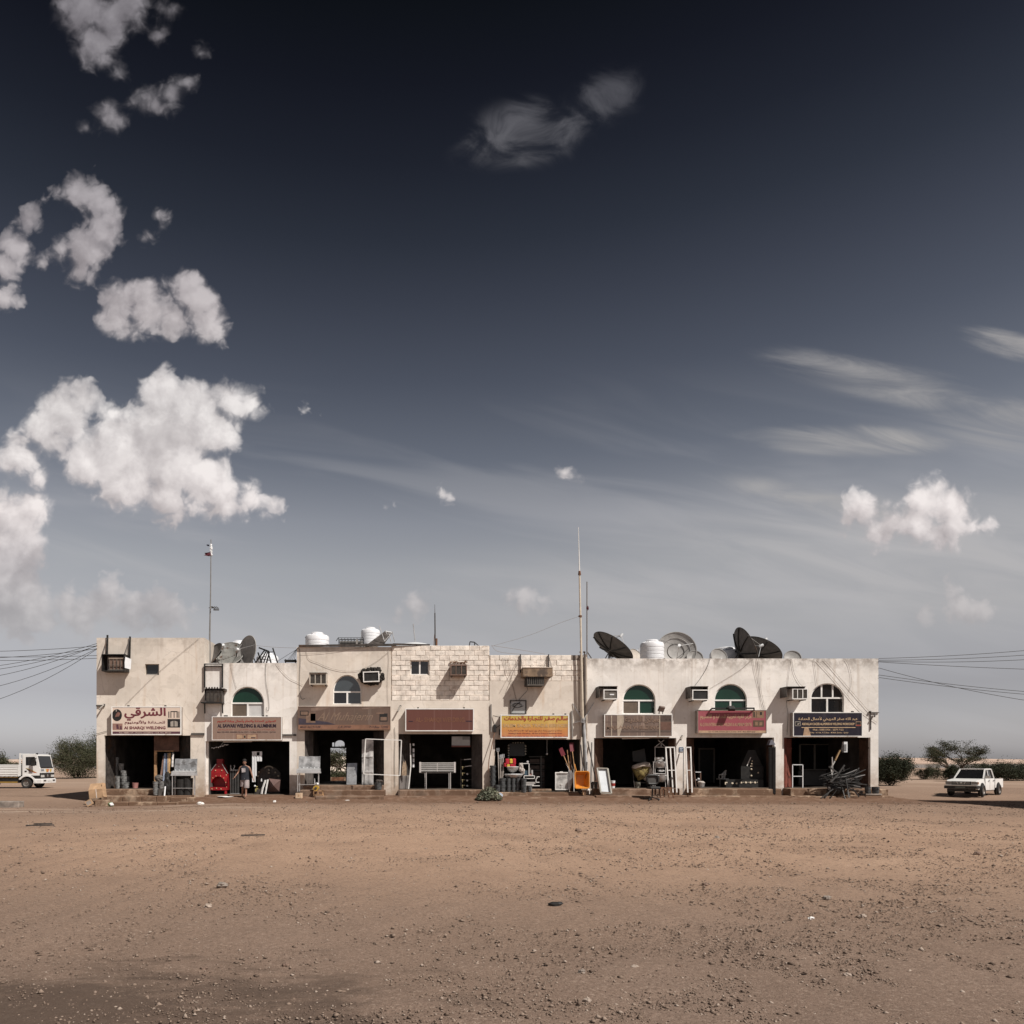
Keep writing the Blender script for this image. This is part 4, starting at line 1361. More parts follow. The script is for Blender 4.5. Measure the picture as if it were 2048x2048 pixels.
# third sign, dark brown with script
S = sign('dark brown sign with flowing script letters', 596, 781, 1412.9, 1459.5, 0.3, print_mat('umber_sign', [(0, (0.105, 0.058, 0.042)), (0.5, (0.13, 0.072, 0.055)), (1, (0.145, 0.095, 0.075))], fade=0.5, fcol=(0.115, 0.085, 0.066), streaks=0.3), frame=mat('brown_rim', (0.16, 0.09, 0.065), 0.6), rim=0.02)
yt = S['_y']
patch(S, (596.8, 780.2, 1449.7, 1458.8), flat('ochre_band_print', (0.235, 0.125, 0.082)))
patch(S, None, flat('dusk_print', (0.055, 0.045, 0.06)), poly=[(597, 1449.3), (672, 1449.3), (655, 1444), (625, 1440), (597, 1436)])
patch(S, None, flat('taupe_print', (0.21, 0.145, 0.115)), poly=[(640, 1421), (652, 1417), (680, 1414), (640, 1414), (622, 1416), (622, 1422)])
patch(S, None, flat('taupe_print', (0.21, 0.145, 0.115)), poly=[(725, 1419), (760, 1416), (775, 1414), (745, 1414), (722, 1416)])
lettering(S, 'Al Muhajerin', (634, 746, 1424.5, 1446.4), yt - 0.004, flat('dull_tan_script', (0.225, 0.155, 0.113)), 0.0, 0.55)
lettering(S, 'Mob: 66191038', (600, 641, 1451.8, 1456), yt - 0.004, NAVY, 0.02, 0.3)
lettering(S, 'C.R: 39700', (676, 702, 1451.8, 1456), yt - 0.004, NAVY, 0.02, 0.3)
lettering(S, 'P.O.Box: 12995', (738.5, 776, 1451.8, 1456), yt - 0.004, NAVY, 0.02, 0.3)
for (a, c, q, r, m_) in ((600, 617, 1421.5, 1431, BLK), (601.5, 615.5, 1423, 1429.5, DTAN), (612, 631, 1425.7, 1445.5, DTAN), (621, 631, 1427, 1442, BLK), (759, 775, 1427, 1443, BLK), (761, 773.5, 1434, 1441, DTAN), (752, 768, 1425, 1428, DTAN)):
  patch(S, (a, c, q, r), m_, lift=0.004 + 0.001 * (a % 3))

# fourth sign, red brown, white rim
S = sign('plain red brown sign with barely legible ochre capitals', 810.5, 948, 1416.8, 1462.5, 0.3, print_mat('oxide_sign', [(0, (0.155, 0.058, 0.04)), (1, (0.135, 0.054, 0.042))], fade=0.35, fcol=(0.12, 0.055, 0.045), streaks=0.3), tabs=(836, 928))
yt = S['_y']
lettering(S, 'AL- SHARQI WELDING', (831, 929, 1435, 1445.7), yt, flat('dim_ochre_print', (0.185, 0.085, 0.05)), 0.02)
patch(S, (817, 826, 1442, 1443.6), NAVY); patch(S, (932, 944, 1441.5, 1443.4), NAVY)

# fifth sign, yellow to orange
S = sign('bright yellow and orange sign with heavy red Arabic', 1001, 1138, 1429.4, 1475.8, 0.3,
         print_mat('sunset_sign', [(0, (0.52, 0.155, 0.075)), (0.35, (0.54, 0.24, 0.075)), (0.7, (0.55, 0.36, 0.085)), (1, (0.50, 0.37, 0.08))], z0=ZZ(1475, -0.3), z1=ZZ(1430, -0.3), fade=0.3, fcol=(0.52, 0.36, 0.16), streaks=0.2), tabs=(1107, 1131))
yt = S['_y']
lettering(S, 'سالـم صقـر للتجـارة والخـدمات', (1008.6, 1135, 1432.2, 1444.8), yt, REDT, 0.05, arabic=True)
lettering(S, 'SALEM SAQER TRAD.& SERVICES', (1005.7, 1135, 1447.8, 1455.8), yt, flat('shadow_print', (0.36, 0.19, 0.10)), 0.03)
lettering(S, 'SALEM SAQER TRAD.& SERVICES', (1006.0, 1134.7, 1448.1, 1455.5), yt - 0.004, flat('sand_print', (0.58, 0.40, 0.22)), 0.005)
lettering(S, 'حدادة و تصليح ورشة صقر بيع جميع أنواع الأجهزة الكهربائية', (1016.5, 1124, 1459, 1463.8), yt, MAROON, 0.015, arabic=True)
lettering(S, 'Welding & Radio Workshop - All Kind of Doors & Aluminium Work', (1016.5, 1124, 1465.4, 1468.8), yt, MAROON, 0.02)
lettering(S, 'Mob: 55806170, 66180570, Tel: 44711370, P.O.Box: 40260, C.R.No: 47180, Doha - Qatar', (1005, 1135.5, 1471.6, 1474), yt, MAROON, 0.02)

# sixth sign, bleached
S = sign('bleached brown sign with ghostly raised lettering and pale streaks', 1208.4, 1344.7, 1428.6, 1473.6, 0.3, print_mat('bleached_sign', [(0, (0.185, 0.115, 0.085)), (1, (0.165, 0.118, 0.098))], fade=0.5, fcol=(0.20, 0.135, 0.10), streaks=0.5), rim=0.035)
yt = S['_y']
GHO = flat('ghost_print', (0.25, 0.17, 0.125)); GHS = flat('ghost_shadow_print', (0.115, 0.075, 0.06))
patch(S, (1209.5, 1343.5, 1461, 1464.6), flat('smoky_band_print', (0.115, 0.085, 0.072)))
patch(S, (1209.5, 1320, 1443.5, 1444.6), GHS)
patch(S, (1321, 1343.5, 1430.2, 1443), flat('smoky_block_print', (0.085, 0.058, 0.047)))
patch(S, (1321, 1343.5, 1444, 1460), flat('rust_block_print', (0.145, 0.08, 0.06)))
for (a, m_) in ((1331, BLK), (1339, BLK)):
  patch(S, (a, a + 1.8, 1438, 1440), m_, lift=0.004)
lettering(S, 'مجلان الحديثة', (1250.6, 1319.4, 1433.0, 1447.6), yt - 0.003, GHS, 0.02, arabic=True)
lettering(S, 'مجلان الحديثة', (1250, 1318.8, 1432.2, 1446.8), yt - 0.006, GHO, 0.012, arabic=True)
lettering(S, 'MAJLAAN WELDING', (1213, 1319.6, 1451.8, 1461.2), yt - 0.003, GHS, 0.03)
lettering(S, 'MAJLAAN WELDING', (1212.4, 1319, 1451, 1460.4), yt - 0.006, GHO, 0.022)
PALE = flat('pale_streak_print', (0.40, 0.33, 0.26))  # colour of the pale vertical streaks across the sign
patch(S, (1222, 1224, 1431, 1472), PALE, lift=0.008); patch(S, None, PALE, lift=0.008, poly=[(1235, 1472), (1239, 1472), (1248, 1443), (1247, 1430.5), (1234, 1430.5), (1234, 1444)])
patch(S, (1318.5, 1320.4, 1431, 1472), PALE, lift=0.009)

# seventh sign, rose
S = sign('rose pink sign with tan Arabic and a gate picture at its right end', 1395, 1533, 1420, 1466.8, 0.34, print_mat('rose_sign', [(0, (0.36, 0.105, 0.105)), (0.5, (0.34, 0.085, 0.10)), (1, (0.31, 0.075, 0.095))], fade=0.4, fcol=(0.35, 0.115, 0.12), streaks=0.1), frame=mat('brown_grey_rim', (0.25, 0.20, 0.17), 0.6), rim=0.03)
yt = S['_y']
patch(S, (1397.5, 1532, 1461, 1466), flat('sand_band_print', (0.46, 0.31, 0.20)))
lettering(S, 'مركز القوة العربية للحدادة و الألمنيوم', (1400, 1502.6, 1427, 1440.4), yt, PINKT, 0.014, arabic=True)
lettering(S, 'AL-QUWA INTERNATIONAL WELDING & ALUMINIUM CENTRE', (1400, 1503.5, 1445.6, 1453.6), yt, PINKT, 0.012)
lettering(S, 'Tel: 44713680  P.O.Box: 22715  C.R.No: 38147  Mob: 55064 Qatar', (1417, 1511, 1461.9, 1465), yt - 0.004, PUR, 0.01)
patch(S, (1505, 1528, 1422, 1436), flat('khaki_photo_print', (0.26, 0.16, 0.10)))
for (a, c, q, r) in ((1507, 1509.5, 1423.5, 1434.5), (1512, 1513, 1423, 1435), (1520, 1524, 1424, 1430)):
  patch(S, (a, c, q, r), BLK, lift=0.005)
patch(S, (1506, 1528, 1440.5, 1453.5), flat('olive_photo_print', (0.115, 0.075, 0.05)))
for (a, c, q, r) in ((1510, 1515.5, 1444, 1451), (1519, 1524.5, 1444, 1451)):
  patch(S, (a, c, q, r), flat('khaki_photo_print', (0.26, 0.16, 0.10)), lift=0.005)

# eighth sign, navy
S = sign('dark navy sign with gold Arabic and a gold underline', 1586, 1725, 1424.5, 1473, 0.32, print_mat('navy_sign', [(0, (0.022, 0.017, 0.022)), (1, (0.018, 0.015, 0.026))], fade=0.2, fcol=(0.035, 0.025, 0.025), streaks=0.12), tabs=(1706,), rim=0.035)
yt = S['_y']
lettering(S, 'عبد الله صقر المريخي لأعمال الحدادة', (1597, 1715, 1433.6, 1443), yt, GOLD, 0.016, arabic=True)
lettering(S, 'ABDULLAH SAQER AL-MEREKHI WELDING WORKSHOP', (1604, 1709, 1445.6, 1451), yt, GOLD, 0.03)
patch(S, (1603, 1711, 1454.4, 1455.6), GOLD)
lettering(S, 'Mob : 5585 5956 - 5579 7122', (1626, 1687, 1457.6, 1461.2), yt, GOLD, 0.008)
lettering(S, 'C.R.No : 61106, P.O.Box : 40400, Doha - Qatar', (1616, 1697, 1463.8, 1467), yt, GOLD, 0.006)
patch(S, (1590, 1601, 1443, 1452), GREYP); patch(S, (1591, 1600, 1444, 1451), BLK, lift=0.004); patch(S, None, GREYP, lift=0.006, poly=[(1594, 1449), (1597, 1449.5), (1599.5, 1446), (1596, 1446.5)])
patch(S, (1711.6, 1722.4, 1443, 1452), TANP); patch(S, (1712.4, 1721.6, 1444, 1449.3), BLK, lift=0.004); patch(S, (1712.4, 1721.6, 1449.6, 1451.6), REDT, lift=0.004)
patch(S, None, TANP, lift=0.006, poly=[(1606, 1472), (1622, 1472), (1617, 1455.8), (1609, 1455.8)])  # tan streak: a shiny reflection on the sign, painted as flat colour
set_lettering()

# ------------------------------------------------------------------ air conditioners
GAC = 'window air conditioners on the fronts'

def aircon(label, p0, p1, q0, q1, d, body, front='louvre', hood=None, tilt=0.0, bars=3, shelf=True):
  y = -d
  x0, x1, z1, z0 = XX(p0, y), XX(p1, y), ZZ(q0, y), ZZ(q1, y)
  a = thing('air_conditioner', label, 'air conditioner', ((x0 + x1) / 2, 0, z0), GAC)
  w, h = x1 - x0, z1 - z0
  cx = (x0 + x1) / 2
  T = Matrix.Translation((cx, 0, z0)) @ Matrix.Rotation(tilt, 4, 'Y') @ Matrix.Translation((-cx, 0, -z0))
  def nb():
    m = MB(); m.M = T; return m
  m = nb()
  f = 0.045
  m.box(x0, x1, y + 0.02, 0.05, z0, z0 + 0.02); m.box(x0, x1, y + 0.02, 0.05, z1 - 0.02, z1)
  m.box(x0, x0 + 0.02, y + 0.02, 0.05, z0 + 0.02, z1 - 0.02); m.box(x1 - 0.02, x1, y + 0.02, 0.05, z0 + 0.02, z1 - 0.02)
  for k in range(4):   # side vents
    zz = z0 + h * (0.3 + 0.13 * k)
    m.box(x0 - 0.006, x0, y + 0.12, y + 0.32, zz, zz + 0.02)
  m.build('casing', body, a)
  m = nb()
  m.box(x0, x1, y - 0.01, y + 0.019, z1 - f, z1); m.box(x0, x1, y - 0.01, y + 0.019, z0, z0 + f)
  m.box(x0, x0 + f, y - 0.01, y + 0.019, z0 + f, z1 - f); m.box(x1 - f, x1, y - 0.01, y + 0.019, z0 + f, z1 - f)
  m.build('front_frame', body, a)
  m = nb()
  m.box(x0 + f, x1 - f, y + 0.03, y + 0.05, z0 + f, z1 - f)
  m.build('coil', M_GRILL if front != 'dark' else M_BLACK, a)
  if front == 'louvre':
    m = nb()
    for k in range(1, bars):
      xx = x0 + w * k / bars
      m.box(xx - 0.018, xx + 0.018, y - 0.008, y + 0.02, z0 + f, z1 - f)
    m.build('divider', body, a)
    m = nb()
    n = 9
    for k in range(n):
      zz = z0 + f + (h - 2 * f) * (k + 0.5) / n
      m.box(x0 + f, x1 - f, y + 0.012, y + 0.026, zz - 0.006, zz + 0.006)
    m.build('grille', M_GRILL, a)
  elif front == 'badge':
    m = nb()
    m.box(cx - 0.04, cx + 0.16, y + 0.014, y + 0.028, z0 + h * 0.42, z0 + h * 0.55)
    m.build('name_plate', M_WHITEM, a)
  if hood:
    m = nb()
    hx0, hx1 = XX(hood[0], y), XX(hood[1], y)
    hz = ZZ(hood[2], y)
    m.box(hx0, hx1, y - 0.06, 0.0, hz - 0.03, hz)
    m.build('hood', M_DARK, a)
    if hz - z1 > 0.08:
      m = nb()
      m.box(hx0, hx0 + 0.03, y, 0.0, z0 + 0.1, hz - 0.032); m.box(hx1 - 0.03, hx1, y, 0.0, z1, hz - 0.032)
      m.build('hood_side', M_DARK, a)
  if shelf:
    m = nb()
    for xx in (x0 + 0.08, x1 - 0.08):
      m.bar((xx, y + 0.06, z0 - 0.025), (xx, 0, z0 - 0.025), 0.04)
    m.build('bracket', M_DARK, a)
  return a

ACW = mat('ac_cream_metal', (0.55, 0.49, 0.42), 0.55, var=0.12, dirt=(0.28, 0.17, 0.10), dirt_amt=0.35, dirt_scale=3)
ACB = mat('ac_brown_metal', (0.20, 0.13, 0.10), 0.65, var=0.2, dirt=(0.09, 0.05, 0.035), dirt_amt=0.4)
# caged unit on the first front
y = -0.62
a = thing('air_conditioner', 'black caged air conditioner hung on two posts beside a white side panel', 'air conditioner', (XX(226, y), 0, ZZ(1341, y)), GAC)
x0, x1, z1, z0 = XX(203, y), XX(249, y), ZZ(1308, y), ZZ(1340.5, y)
m = MB(); m.box(x0, x1 + 0.02, y, 0, z1 - 0.04, z1); m.box(x0, x0 + 0.03, y, 0, z0, z1 - 0.042); m.box(x0, x1, y, 0, z0 - 0.04, z0); m.box(x1 - 0.03, x1, y, 0, z0, z1 - 0.042)
m.build('cage_box', M_BLACK, a)
m = MB(); m.box(x0 + 0.3, x1 - 0.1, y + 0.12, 0, z0 + 0.03, z1 - 0.12); m.build('casing', ACB, a)
m = MB(); m.box(x0 + 0.3, x1 - 0.06, y + 0.08, y + 0.11, z1 - 0.22, z1 - 0.14); m.build('name_plate', mat('dull_tan_metal', (0.33, 0.27, 0.21), 0.6), a)
m = MB()
for k in range(4):
  m.box(x0 + 0.34 + 0.17 * k, x0 + 0.36 + 0.17 * k, y + 0.06, y + 0.1, z0 + 0.03, z1 - 0.24)
m.box(x0 + 0.3, x1 - 0.05, y + 0.05, y + 0.08, z0 + 0.24, z0 + 0.26); m.box(x0 + 0.3, x1 - 0.05, y + 0.02, y + 0.06, z0 + 0.0, z0 + 0.04)
m.build('grille', M_GRILL, a)
m = MB(); m.add([(XX(247.5, y), y + 0.02, ZZ(1335, y)), (XX(258.5, y), y + 0.16, ZZ(1338, y)), (XX(260, y), y + 0.16, ZZ(1317.5, y)), (XX(250.5, y), y + 0.02, ZZ(1313.5, y)),
                 (XX(247.5, y), y + 0.05, ZZ(1335, y)), (XX(258.5, y), y + 0.19, ZZ(1338, y)), (XX(260, y), y + 0.19, ZZ(1317.5, y)), (XX(250.5, y), y + 0.05, ZZ(1313.5, y))],
        [(0, 1, 2, 3), (7, 6, 5, 4), (0, 4, 5, 1), (1, 5, 6, 2), (2, 6, 7, 3), (3, 7, 4, 0)])
m.build('side_panel', M_WHITEM, a)
for (px, qa, qb) in ((216, 1270.5, 1309), (261, 1273.5, 1317)):
  m = MB(); m.bar(P2(px, qa, -0.06), P2(px - 1, qb, -0.06), 0.07); m.build('post', M_BLACK, a)
for (pa, pb, q) in ((216, 205, 1310), (216, 204, 1308), (261, 248, 1311), (261, 250, 1312)):
  m = MB(); m.tube([P2(pa, 1276, -0.1), (XX(pb, y), y + 0.05, ZZ(q, y))], 0.012, 4); m.build('stay_wire', M_DARK, a)

a = aircon('air conditioner in a tall black hanging frame beside the red fireplace shop', 412.6, 444, 1381, 1405, 0.45, M_DARK, 'louvre', (409, 449.5, 1377), bars=4, shelf=False)
m = MB()
for px in (410.5, 446):
  m.bar(P2(px, 1328, -0.1), P2(px, 1376, -0.1), 0.06); m.bar(P2(px, 1408, -0.1), (XX(px) + 0.01, -0.1, ZZ(1427)), 0.05)
m.box(XX(410), XX(447), -0.12, -0.07, ZZ(1329.5), ZZ(1327.8)); m.box(XX(410), XX(447), -0.12, -0.07, ZZ(1333.6), ZZ(1332))
m.box(XX(407), XX(449), -0.5, -0.003, ZZ(1407.5), ZZ(1405.6))
m.build('hanging_frame', M_BLACK, a)
m = MB()
for k in range(6):
  m.blob(PT(413 + 5.5 * k, 1375.6, -0.5), 0.045, 6, 4, 0.2)
m.build('hood_lump', M_DARK, a)
aircon('air conditioner high to the left of the grey arched window', 618.8, 653.6, 1346.5, 1369, 0.55, ACW, 'louvre', (618.5, 653.5, 1345.3))
a = aircon('tilted air conditioner wedged in a black ring of foam', 726.5, 759, 1342.8, 1363.8, 0.5, M_WHITE, 'dark', None, tilt=R(-2), shelf=False)
m = MB(); rd = random.Random(4)
for k in range(34):
  an = 2 * math.pi * k / 34
  m.blob((XX(743, -0.2) + 0.50 * math.cos(an) + rd.uniform(-0.05, 0.05), -0.22 + rd.uniform(-0.1, 0.1), ZZ(1353, -0.2) + 0.34 * math.sin(an) + rd.uniform(-0.04, 0.04)), rd.uniform(0.07, 0.13), 7, 5, 0.3, rd)
m.build('foam_ring', mat('black_foam', (0.022, 0.018, 0.015), 0.95, var=0.4, scale=12), a)
a = aircon('rust brown air conditioner on the painted block wall', 901, 934, 1329.5, 1350.5, 0.6, ACB, 'louvre', None)
m = MB(); rd = random.Random(5)
for k in range(14):
  m.blob((XX(901, -0.1) + 0.06 * k, -0.06, ZZ(1325) + rd.uniform(-0.03, 0.03)), rd.uniform(0.03, 0.05), 6, 4, 0.3, rd)
m.build('mortar_bead', M_CONC, a)
# unit below a concrete tray
y = -0.78
a = thing('air_conditioner', 'air conditioner slung below a long concrete tray', 'air conditioner', (XX(1075, y), 0, ZZ(1371, y)), GAC)
x0, x1, z1, z0 = XX(1046.5, y), XX(1105.5, y), ZZ(1335.6, y), ZZ(1353, y)
m = MB(); m.box(x0, x1, y, -0.003, z0, z1); m.build('tray', mat('stained_tray', (0.24, 0.17, 0.115), 0.9, var=0.35, scale=1.6, dirt=(0.10, 0.075, 0.06), dirt_amt=0.5), a)
m = MB(); m.box(x0 - 0.02, x1 + 0.02, y - 0.02, -0.003, z1 + 0.001, z1 + 0.03); m.build('tray_cap', mat('pale_cap', (0.55, 0.47, 0.40), 0.8), a)
m = MB(); m.box(XX(1054, y), XX(1089, y), y + 0.1, 0.02, ZZ(1370.5, y), z0 - 0.002); m.build('casing', M_BLACK, a)
m = MB()
for k in range(9):
  xx = XX(1056 + 3.8 * k, y); m.box(xx - 0.012, xx + 0.012, y + 0.07, y + 0.1, ZZ(1369, y), z0 - 0.01)
m.box(XX(1055, y), XX(1088, y), y + 0.07, y + 0.098, ZZ(1370.5, y), ZZ(1368.5, y))
m.build('grille', M_GRILL, a)
for px, ex in ((1040.5, 1045), (1096.7, 1104)):
  m = MB(); m.bar(P2(px, 1309, -0.06), P2(px, 1346, -0.06), 0.055); m.build('post', M_DARK, a)
  for e2 in (ex, px - 8):
    m = MB(); m.tube([P2(px, 1311, -0.08), (XX(e2, y), y + 0.1, z1 + 0.03)], 0.011, 4); m.build('stay_wire', M_DARK, a)
aircon('air conditioner with a white badge left of the floodlit sign', 1207, 1236, 1378.8, 1398.6, 0.62, M_WHITE, 'badge', (1198, 1234.5, 1372.3))
aircon('air conditioner with half a dark front above the rose sign', 1384.5, 1417.5, 1379.3, 1400, 0.62, M_WHITE, 'dark', (1381, 1416, 1372.5))
m = None
aircon('white air conditioner with its black casing side showing above the navy sign', 1584.5, 1616, 1377, 1398.5, 0.62, M_WHITE, 'louvre', (1573, 1610, 1373))

# ------------------------------------------------------------------ small fittings on the fronts
t = thing('floodlight', 'square floodlight standing on top of the bleached sign', 'lamp', PT(1320, 1428.6, -0.3))
y = -0.28
m = MB(); m.bar(PT(1318, 1428, y), PT(1319, 1420, y), 0.04); m.bar(PT(1325, 1428, y), PT(1325.5, 1419, y), 0.03); m.build('stand', M_DARK, t)
m = MB(); m.M = Matrix.Translation(PT(1323, 1417.5, y)) @ Euler((R(28), R(8), R(12))).to_matrix().to_4x4(); m.cbox(-0.15, 0.15, -0.06, 0.06, -0.13, 0.13, 0.03); m.build('lamp_housing', mat('brown_housing', (0.17, 0.12, 0.10), 0.5), t)
t = thing('floodlight', 'black floodlight on a bar bridging the rose sign', 'lamp', (XX(1465, -0.5), -0.34, ZZ(1420, -0.34)))
y = -0.5
m = MB(); m.bar(PT(1423, 1417, y), PT(1508, 1416.5, y), 0.07); m.bar(PT(1424, 1417, y), PT(1420, 1420.5, -0.3), 0.05); m.bar(PT(1508, 1416.5, y), PT(1508, 1420, -0.3), 0.06); m.build('bar', M_BLACK, t)
m = MB(); m.M = Matrix.Translation((XX(1460, y), y - 0.12, ZZ(1416, y))) @ Euler((R(40), 0, 0)).to_matrix().to_4x4(); m.cbox(-0.16, 0.16, -0.16, 0.1, -0.07, 0.07, 0.03); m.build('lamp_housing', M_BLACK, t)
m = MB(); m.blob((XX(1459.5, y), y - 0.2, ZZ(1419.5, y)), 0.035, 8, 5); m.build('knob', M_WHITEM, t)
for (lab, px, py, dx, dy) in (('tubular spot lamp on the pillar beside the plain red brown sign', 801, 1412, -6, 12), ('grey tubular spot lamp on the pillar beside the blue plate', 1364, 1472, -6, 8),
                              ('small black spot lamp under the eaves at the far left corner', 209, 1409.5, -7, 10)):
  t = thing('spot_lamp', lab, 'lamp', PT(px, py), 'small spot lamps on the pillars')
  m = MB(); m.blob(P2(px, py, -0.03), 0.045, 8, 5); m.build('mount', M_BLACK, t)
  m = MB(); m.cone(P2(px, py, -0.06), P2(px + dx, py + dy, -0.22), 0.03, 0.045, 8); m.build('lamp_tube', mat('tube_grey', (0.28, 0.25, 0.22), 0.5), t)
t = thing('number_plate', 'small blue plate with white lettering on the pillar', 'plate', PT(1362, 1503.5))
MB().box(XX(1358), XX(1366.4), -0.03, -0.003, ZZ(1503.5), ZZ(1494.5)).build('plate', mat('blue_enamel', (0.06, 0.11, 0.19), 0.4), t)
m = MB()
for k, (a, c) in enumerate(((1359, 1365), (1359.5, 1363.5), (1360, 1365.4))):
  m.box(XX(a), XX(c), -0.034, -0.031, ZZ(1497.6 + 2.6 * k), ZZ(1496.6 + 2.6 * k))
m.build('lettering', M_WHITEM, t)
t = thing('picture_frame', 'dark framed pale panel hanging askew above the yellow sign', 'frame', PT(1036, 1428))
MB().box(XX(1021), XX(1051.5), -0.05, -0.004, ZZ(1427), ZZ(1402)).build('panel', mat('pale_sky_reflection', (0.42, 0.42, 0.41), 0.25, var=0.06), t)  # pale tone stands in for sky reflected in the panel
m = MB(); a, c, q, r = XX(1019.6), XX(1052.5), ZZ(1400.5), ZZ(1428.5)
m.box(a, c, -0.08, -0.052, q - 0.05, q); m.box(a, c, -0.08, -0.052, r, r + 0.04); m.box(a, a + 0.05, -0.08, -0.052, r + 0.04, q - 0.05); m.box(c - 0.05, c, -0.08, -0.052, r + 0.04, q - 0.05)
m.build('frame', M_DARK, t)
m = MB(); rd = random.Random(8)
m.tube([P2(1023, 1424, -0.09), P2(1030, 1412, -0.1), P2(1040, 1404, -0.1)], 0.018, 4)
pts = [(XX(1034) + 0.14 * math.cos(q * 0.5) * (1 + 0.04 * q), -0.1, ZZ(1411) + 0.10 * math.sin(q * 0.5)) for q in range(26)]
m.tube(pts, 0.012, 4); m.build('wire_coil', M_CABLE, t)
t = thing('bracket_lamp', 'black bracket lamp near the right end of the white wall', 'lamp', PT(1740, 1460))
m = MB(); m.bar(P2(1737, 1425, -0.04), P2(1757, 1425.2, -0.04), 0.035); m.bar(P2(1740.5, 1422, -0.04), P2(1740.5, 1460, -0.04), 0.035); m.build('bracket', M_DARK, t)
m = MB(); m.blob(P2(1738.5, 1424, -0.06), 0.06, 8, 5); m.cone(P2(1748, 1428.5, -0.06), P2(1744, 1434, -0.2), 0.05, 0.03, 8); m.build('lamp_head', M_DARK, t)
for (lab, px, q0, q1, px2) in (('vertical grey batten on the wall left of the yellow sign', 982, 1408.5, 1464, 982.5), ('vertical grey batten on the wall right of the yellow sign', 1143.5, 1421.5, 1477, 1144.5)):
  t = thing('batten', lab, 'batten', PT(px, q1), 'grey battens beside the yellow sign')
  m = MB(); m.bar(P2(px, q0, -0.05), P2(px2, q1, -0.05), 0.06); m.build('strip', mat('grey_strip', (0.27, 0.25, 0.23), 0.6), t)
t = thing('lamp_box', 'black lamp box on a bent arm left of the yellow sign', 'lamp', PT(989, 1465))
m = MB(); m.box(XX(986.5), XX(992), -0.15, -0.003, ZZ(1465), ZZ(1450)); m.box(XX(998), XX(1001), -0.12, -0.003, ZZ(1470), ZZ(1459)); m.build('box', M_BLACK, t)
m = MB(); m.tube([P2(990, 1457, -0.12), P2(999, 1450.5, -0.2), P2(1003, 1446, -0.25)], 0.016, 4); m.tube([P2(986, 1431.5, -0.05), P2(1001, 1436, -0.25)], 0.014, 4); m.build('arm', M_DARK, t)
t = thing('leaning_pole', 'thin rusty pole leaning up the pillar by the tall bucket stack', 'pole', (XX(976), -0.3, 0.3))
m = MB(); m.tube([PT(976, 1545, -0.5), PT(978, 1520, -0.4), PT(990, 1461, -0.1)], 0.02, 5); m.build('rod', M_RUST, t)

# cables hanging on the fronts, each one strung between two fixings
def cable(lab, pts, r=0.010, m_=None, sag=None, group='loose cables on the fronts'):
  P = [Vector((XX(p[0], p[2] if len(p) > 2 else -0.04), p[2] if len(p) > 2 else -0.04, ZZ(p[1], p[2] if len(p) > 2 else -0.04))) for p in pts]
  if len(P) > 2:
    Q = []
    ex = [2 * P[0] - P[1]] + P + [2 * P[-1] - P[-2]]
    for i in range(1, len(ex) - 2):
      for k in range(6):
        u = k / 6
        Q.append(0.5 * ((2 * ex[i]) + (-ex[i - 1] + ex[i + 1]) * u + (2 * ex[i - 1] - 5 * ex[i] + 4 * ex[i + 1] - ex[i + 2]) * u * u + (-ex[i - 1] + 3 * ex[i] - 3 * ex[i + 1] + ex[i + 2]) * u ** 3))
    P = Q + [P[-1]]
  o = MB().tube(P, r * 0.68, 4).build('cable', m_ or M_CABLEG, base=P[0])
  tag(o, lab, 'cable', group)
  return o

cable('dark cable looping down to a junction box left of the grey arched window', [(594, 1297), (599, 1299), (600.5, 1320), (599, 1360), (600, 1388), (604, 1398), (610, 1397)], 0.014, M_CABLE)
cable('thin cable slanting across the cream wall above the grey arched window', [(600, 1308), (640, 1306), (690, 1300), (735, 1294)])
cable('sagging cable between the two air conditioners over the grey arched window', [(612, 1300), (618, 1318), (636, 1326), (660, 1336), (690, 1342), (720, 1340), (750, 1325), (776, 1305)])
cable('thin cable down the seam between the cream wall and the block wall', [(776, 1297), (777.5, 1320), (775, 1360), (776, 1409)])
cable('cable dropping beside the first green arched window to a hook', [(532, 1327), (531, 1340), (532, 1365), (537, 1395), (538, 1418), (534, 1421), (533, 1414)], 0.012, M_CABLE)
cable('cable curving from the rooftop rack towards the grey arched shop', [(552, 1326), (562, 1340), (578, 1356), (594, 1364), (606, 1370)])
cable('pair of thin cables slanting down to the first green arched window', [(461, 1327), (466, 1350), (473, 1376)])
cable('long faint cable from the first parapet down towards its sign', [(398, 1277), (340, 1325), (300, 1360), (250, 1410)])
cable('thin cable under the tray running to the askew frame', [(1052, 1372), (1055, 1380), (1040, 1397), (1036, 1405)], 0.012, M_CABLE)
cable('bundle of cable falling from the tray post to the askew frame', [(1017, 1315), (1022, 1350), (1028, 1380), (1034, 1402)])
cable('second cable falling from the block parapet to the askew frame', [(1005, 1316), (1015, 1350), (1026, 1375), (1033, 1403)])
cable('cable from the roof edge down to the air conditioner above the rose sign', [(1420, 1318), (1414, 1335), (1402, 1355), (1390, 1371)], 0.013, M_CABLE)
cable('cable slanting from the side on dish to the middle green window', [(1504, 1319), (1480, 1340), (1440, 1365), (1420, 1377)])
cable('left strand of the cables falling from the dishes past the rose sign', [(1505, 1318), (1510, 1345), (1518, 1380), (1523, 1419)])
cable('middle strand of the cables falling from the dishes past the rose sign', [(1513, 1318), (1517, 1350), (1521, 1390), (1529, 1419)])
cable('right strand of the cables falling from the dishes past the rose sign', [(1517, 1318), (1520, 1350), (1522, 1380), (1531, 1419)])
cable('left strand falling to the last air conditioner', [(1581, 1318), (1578, 1345), (1575, 1373)])
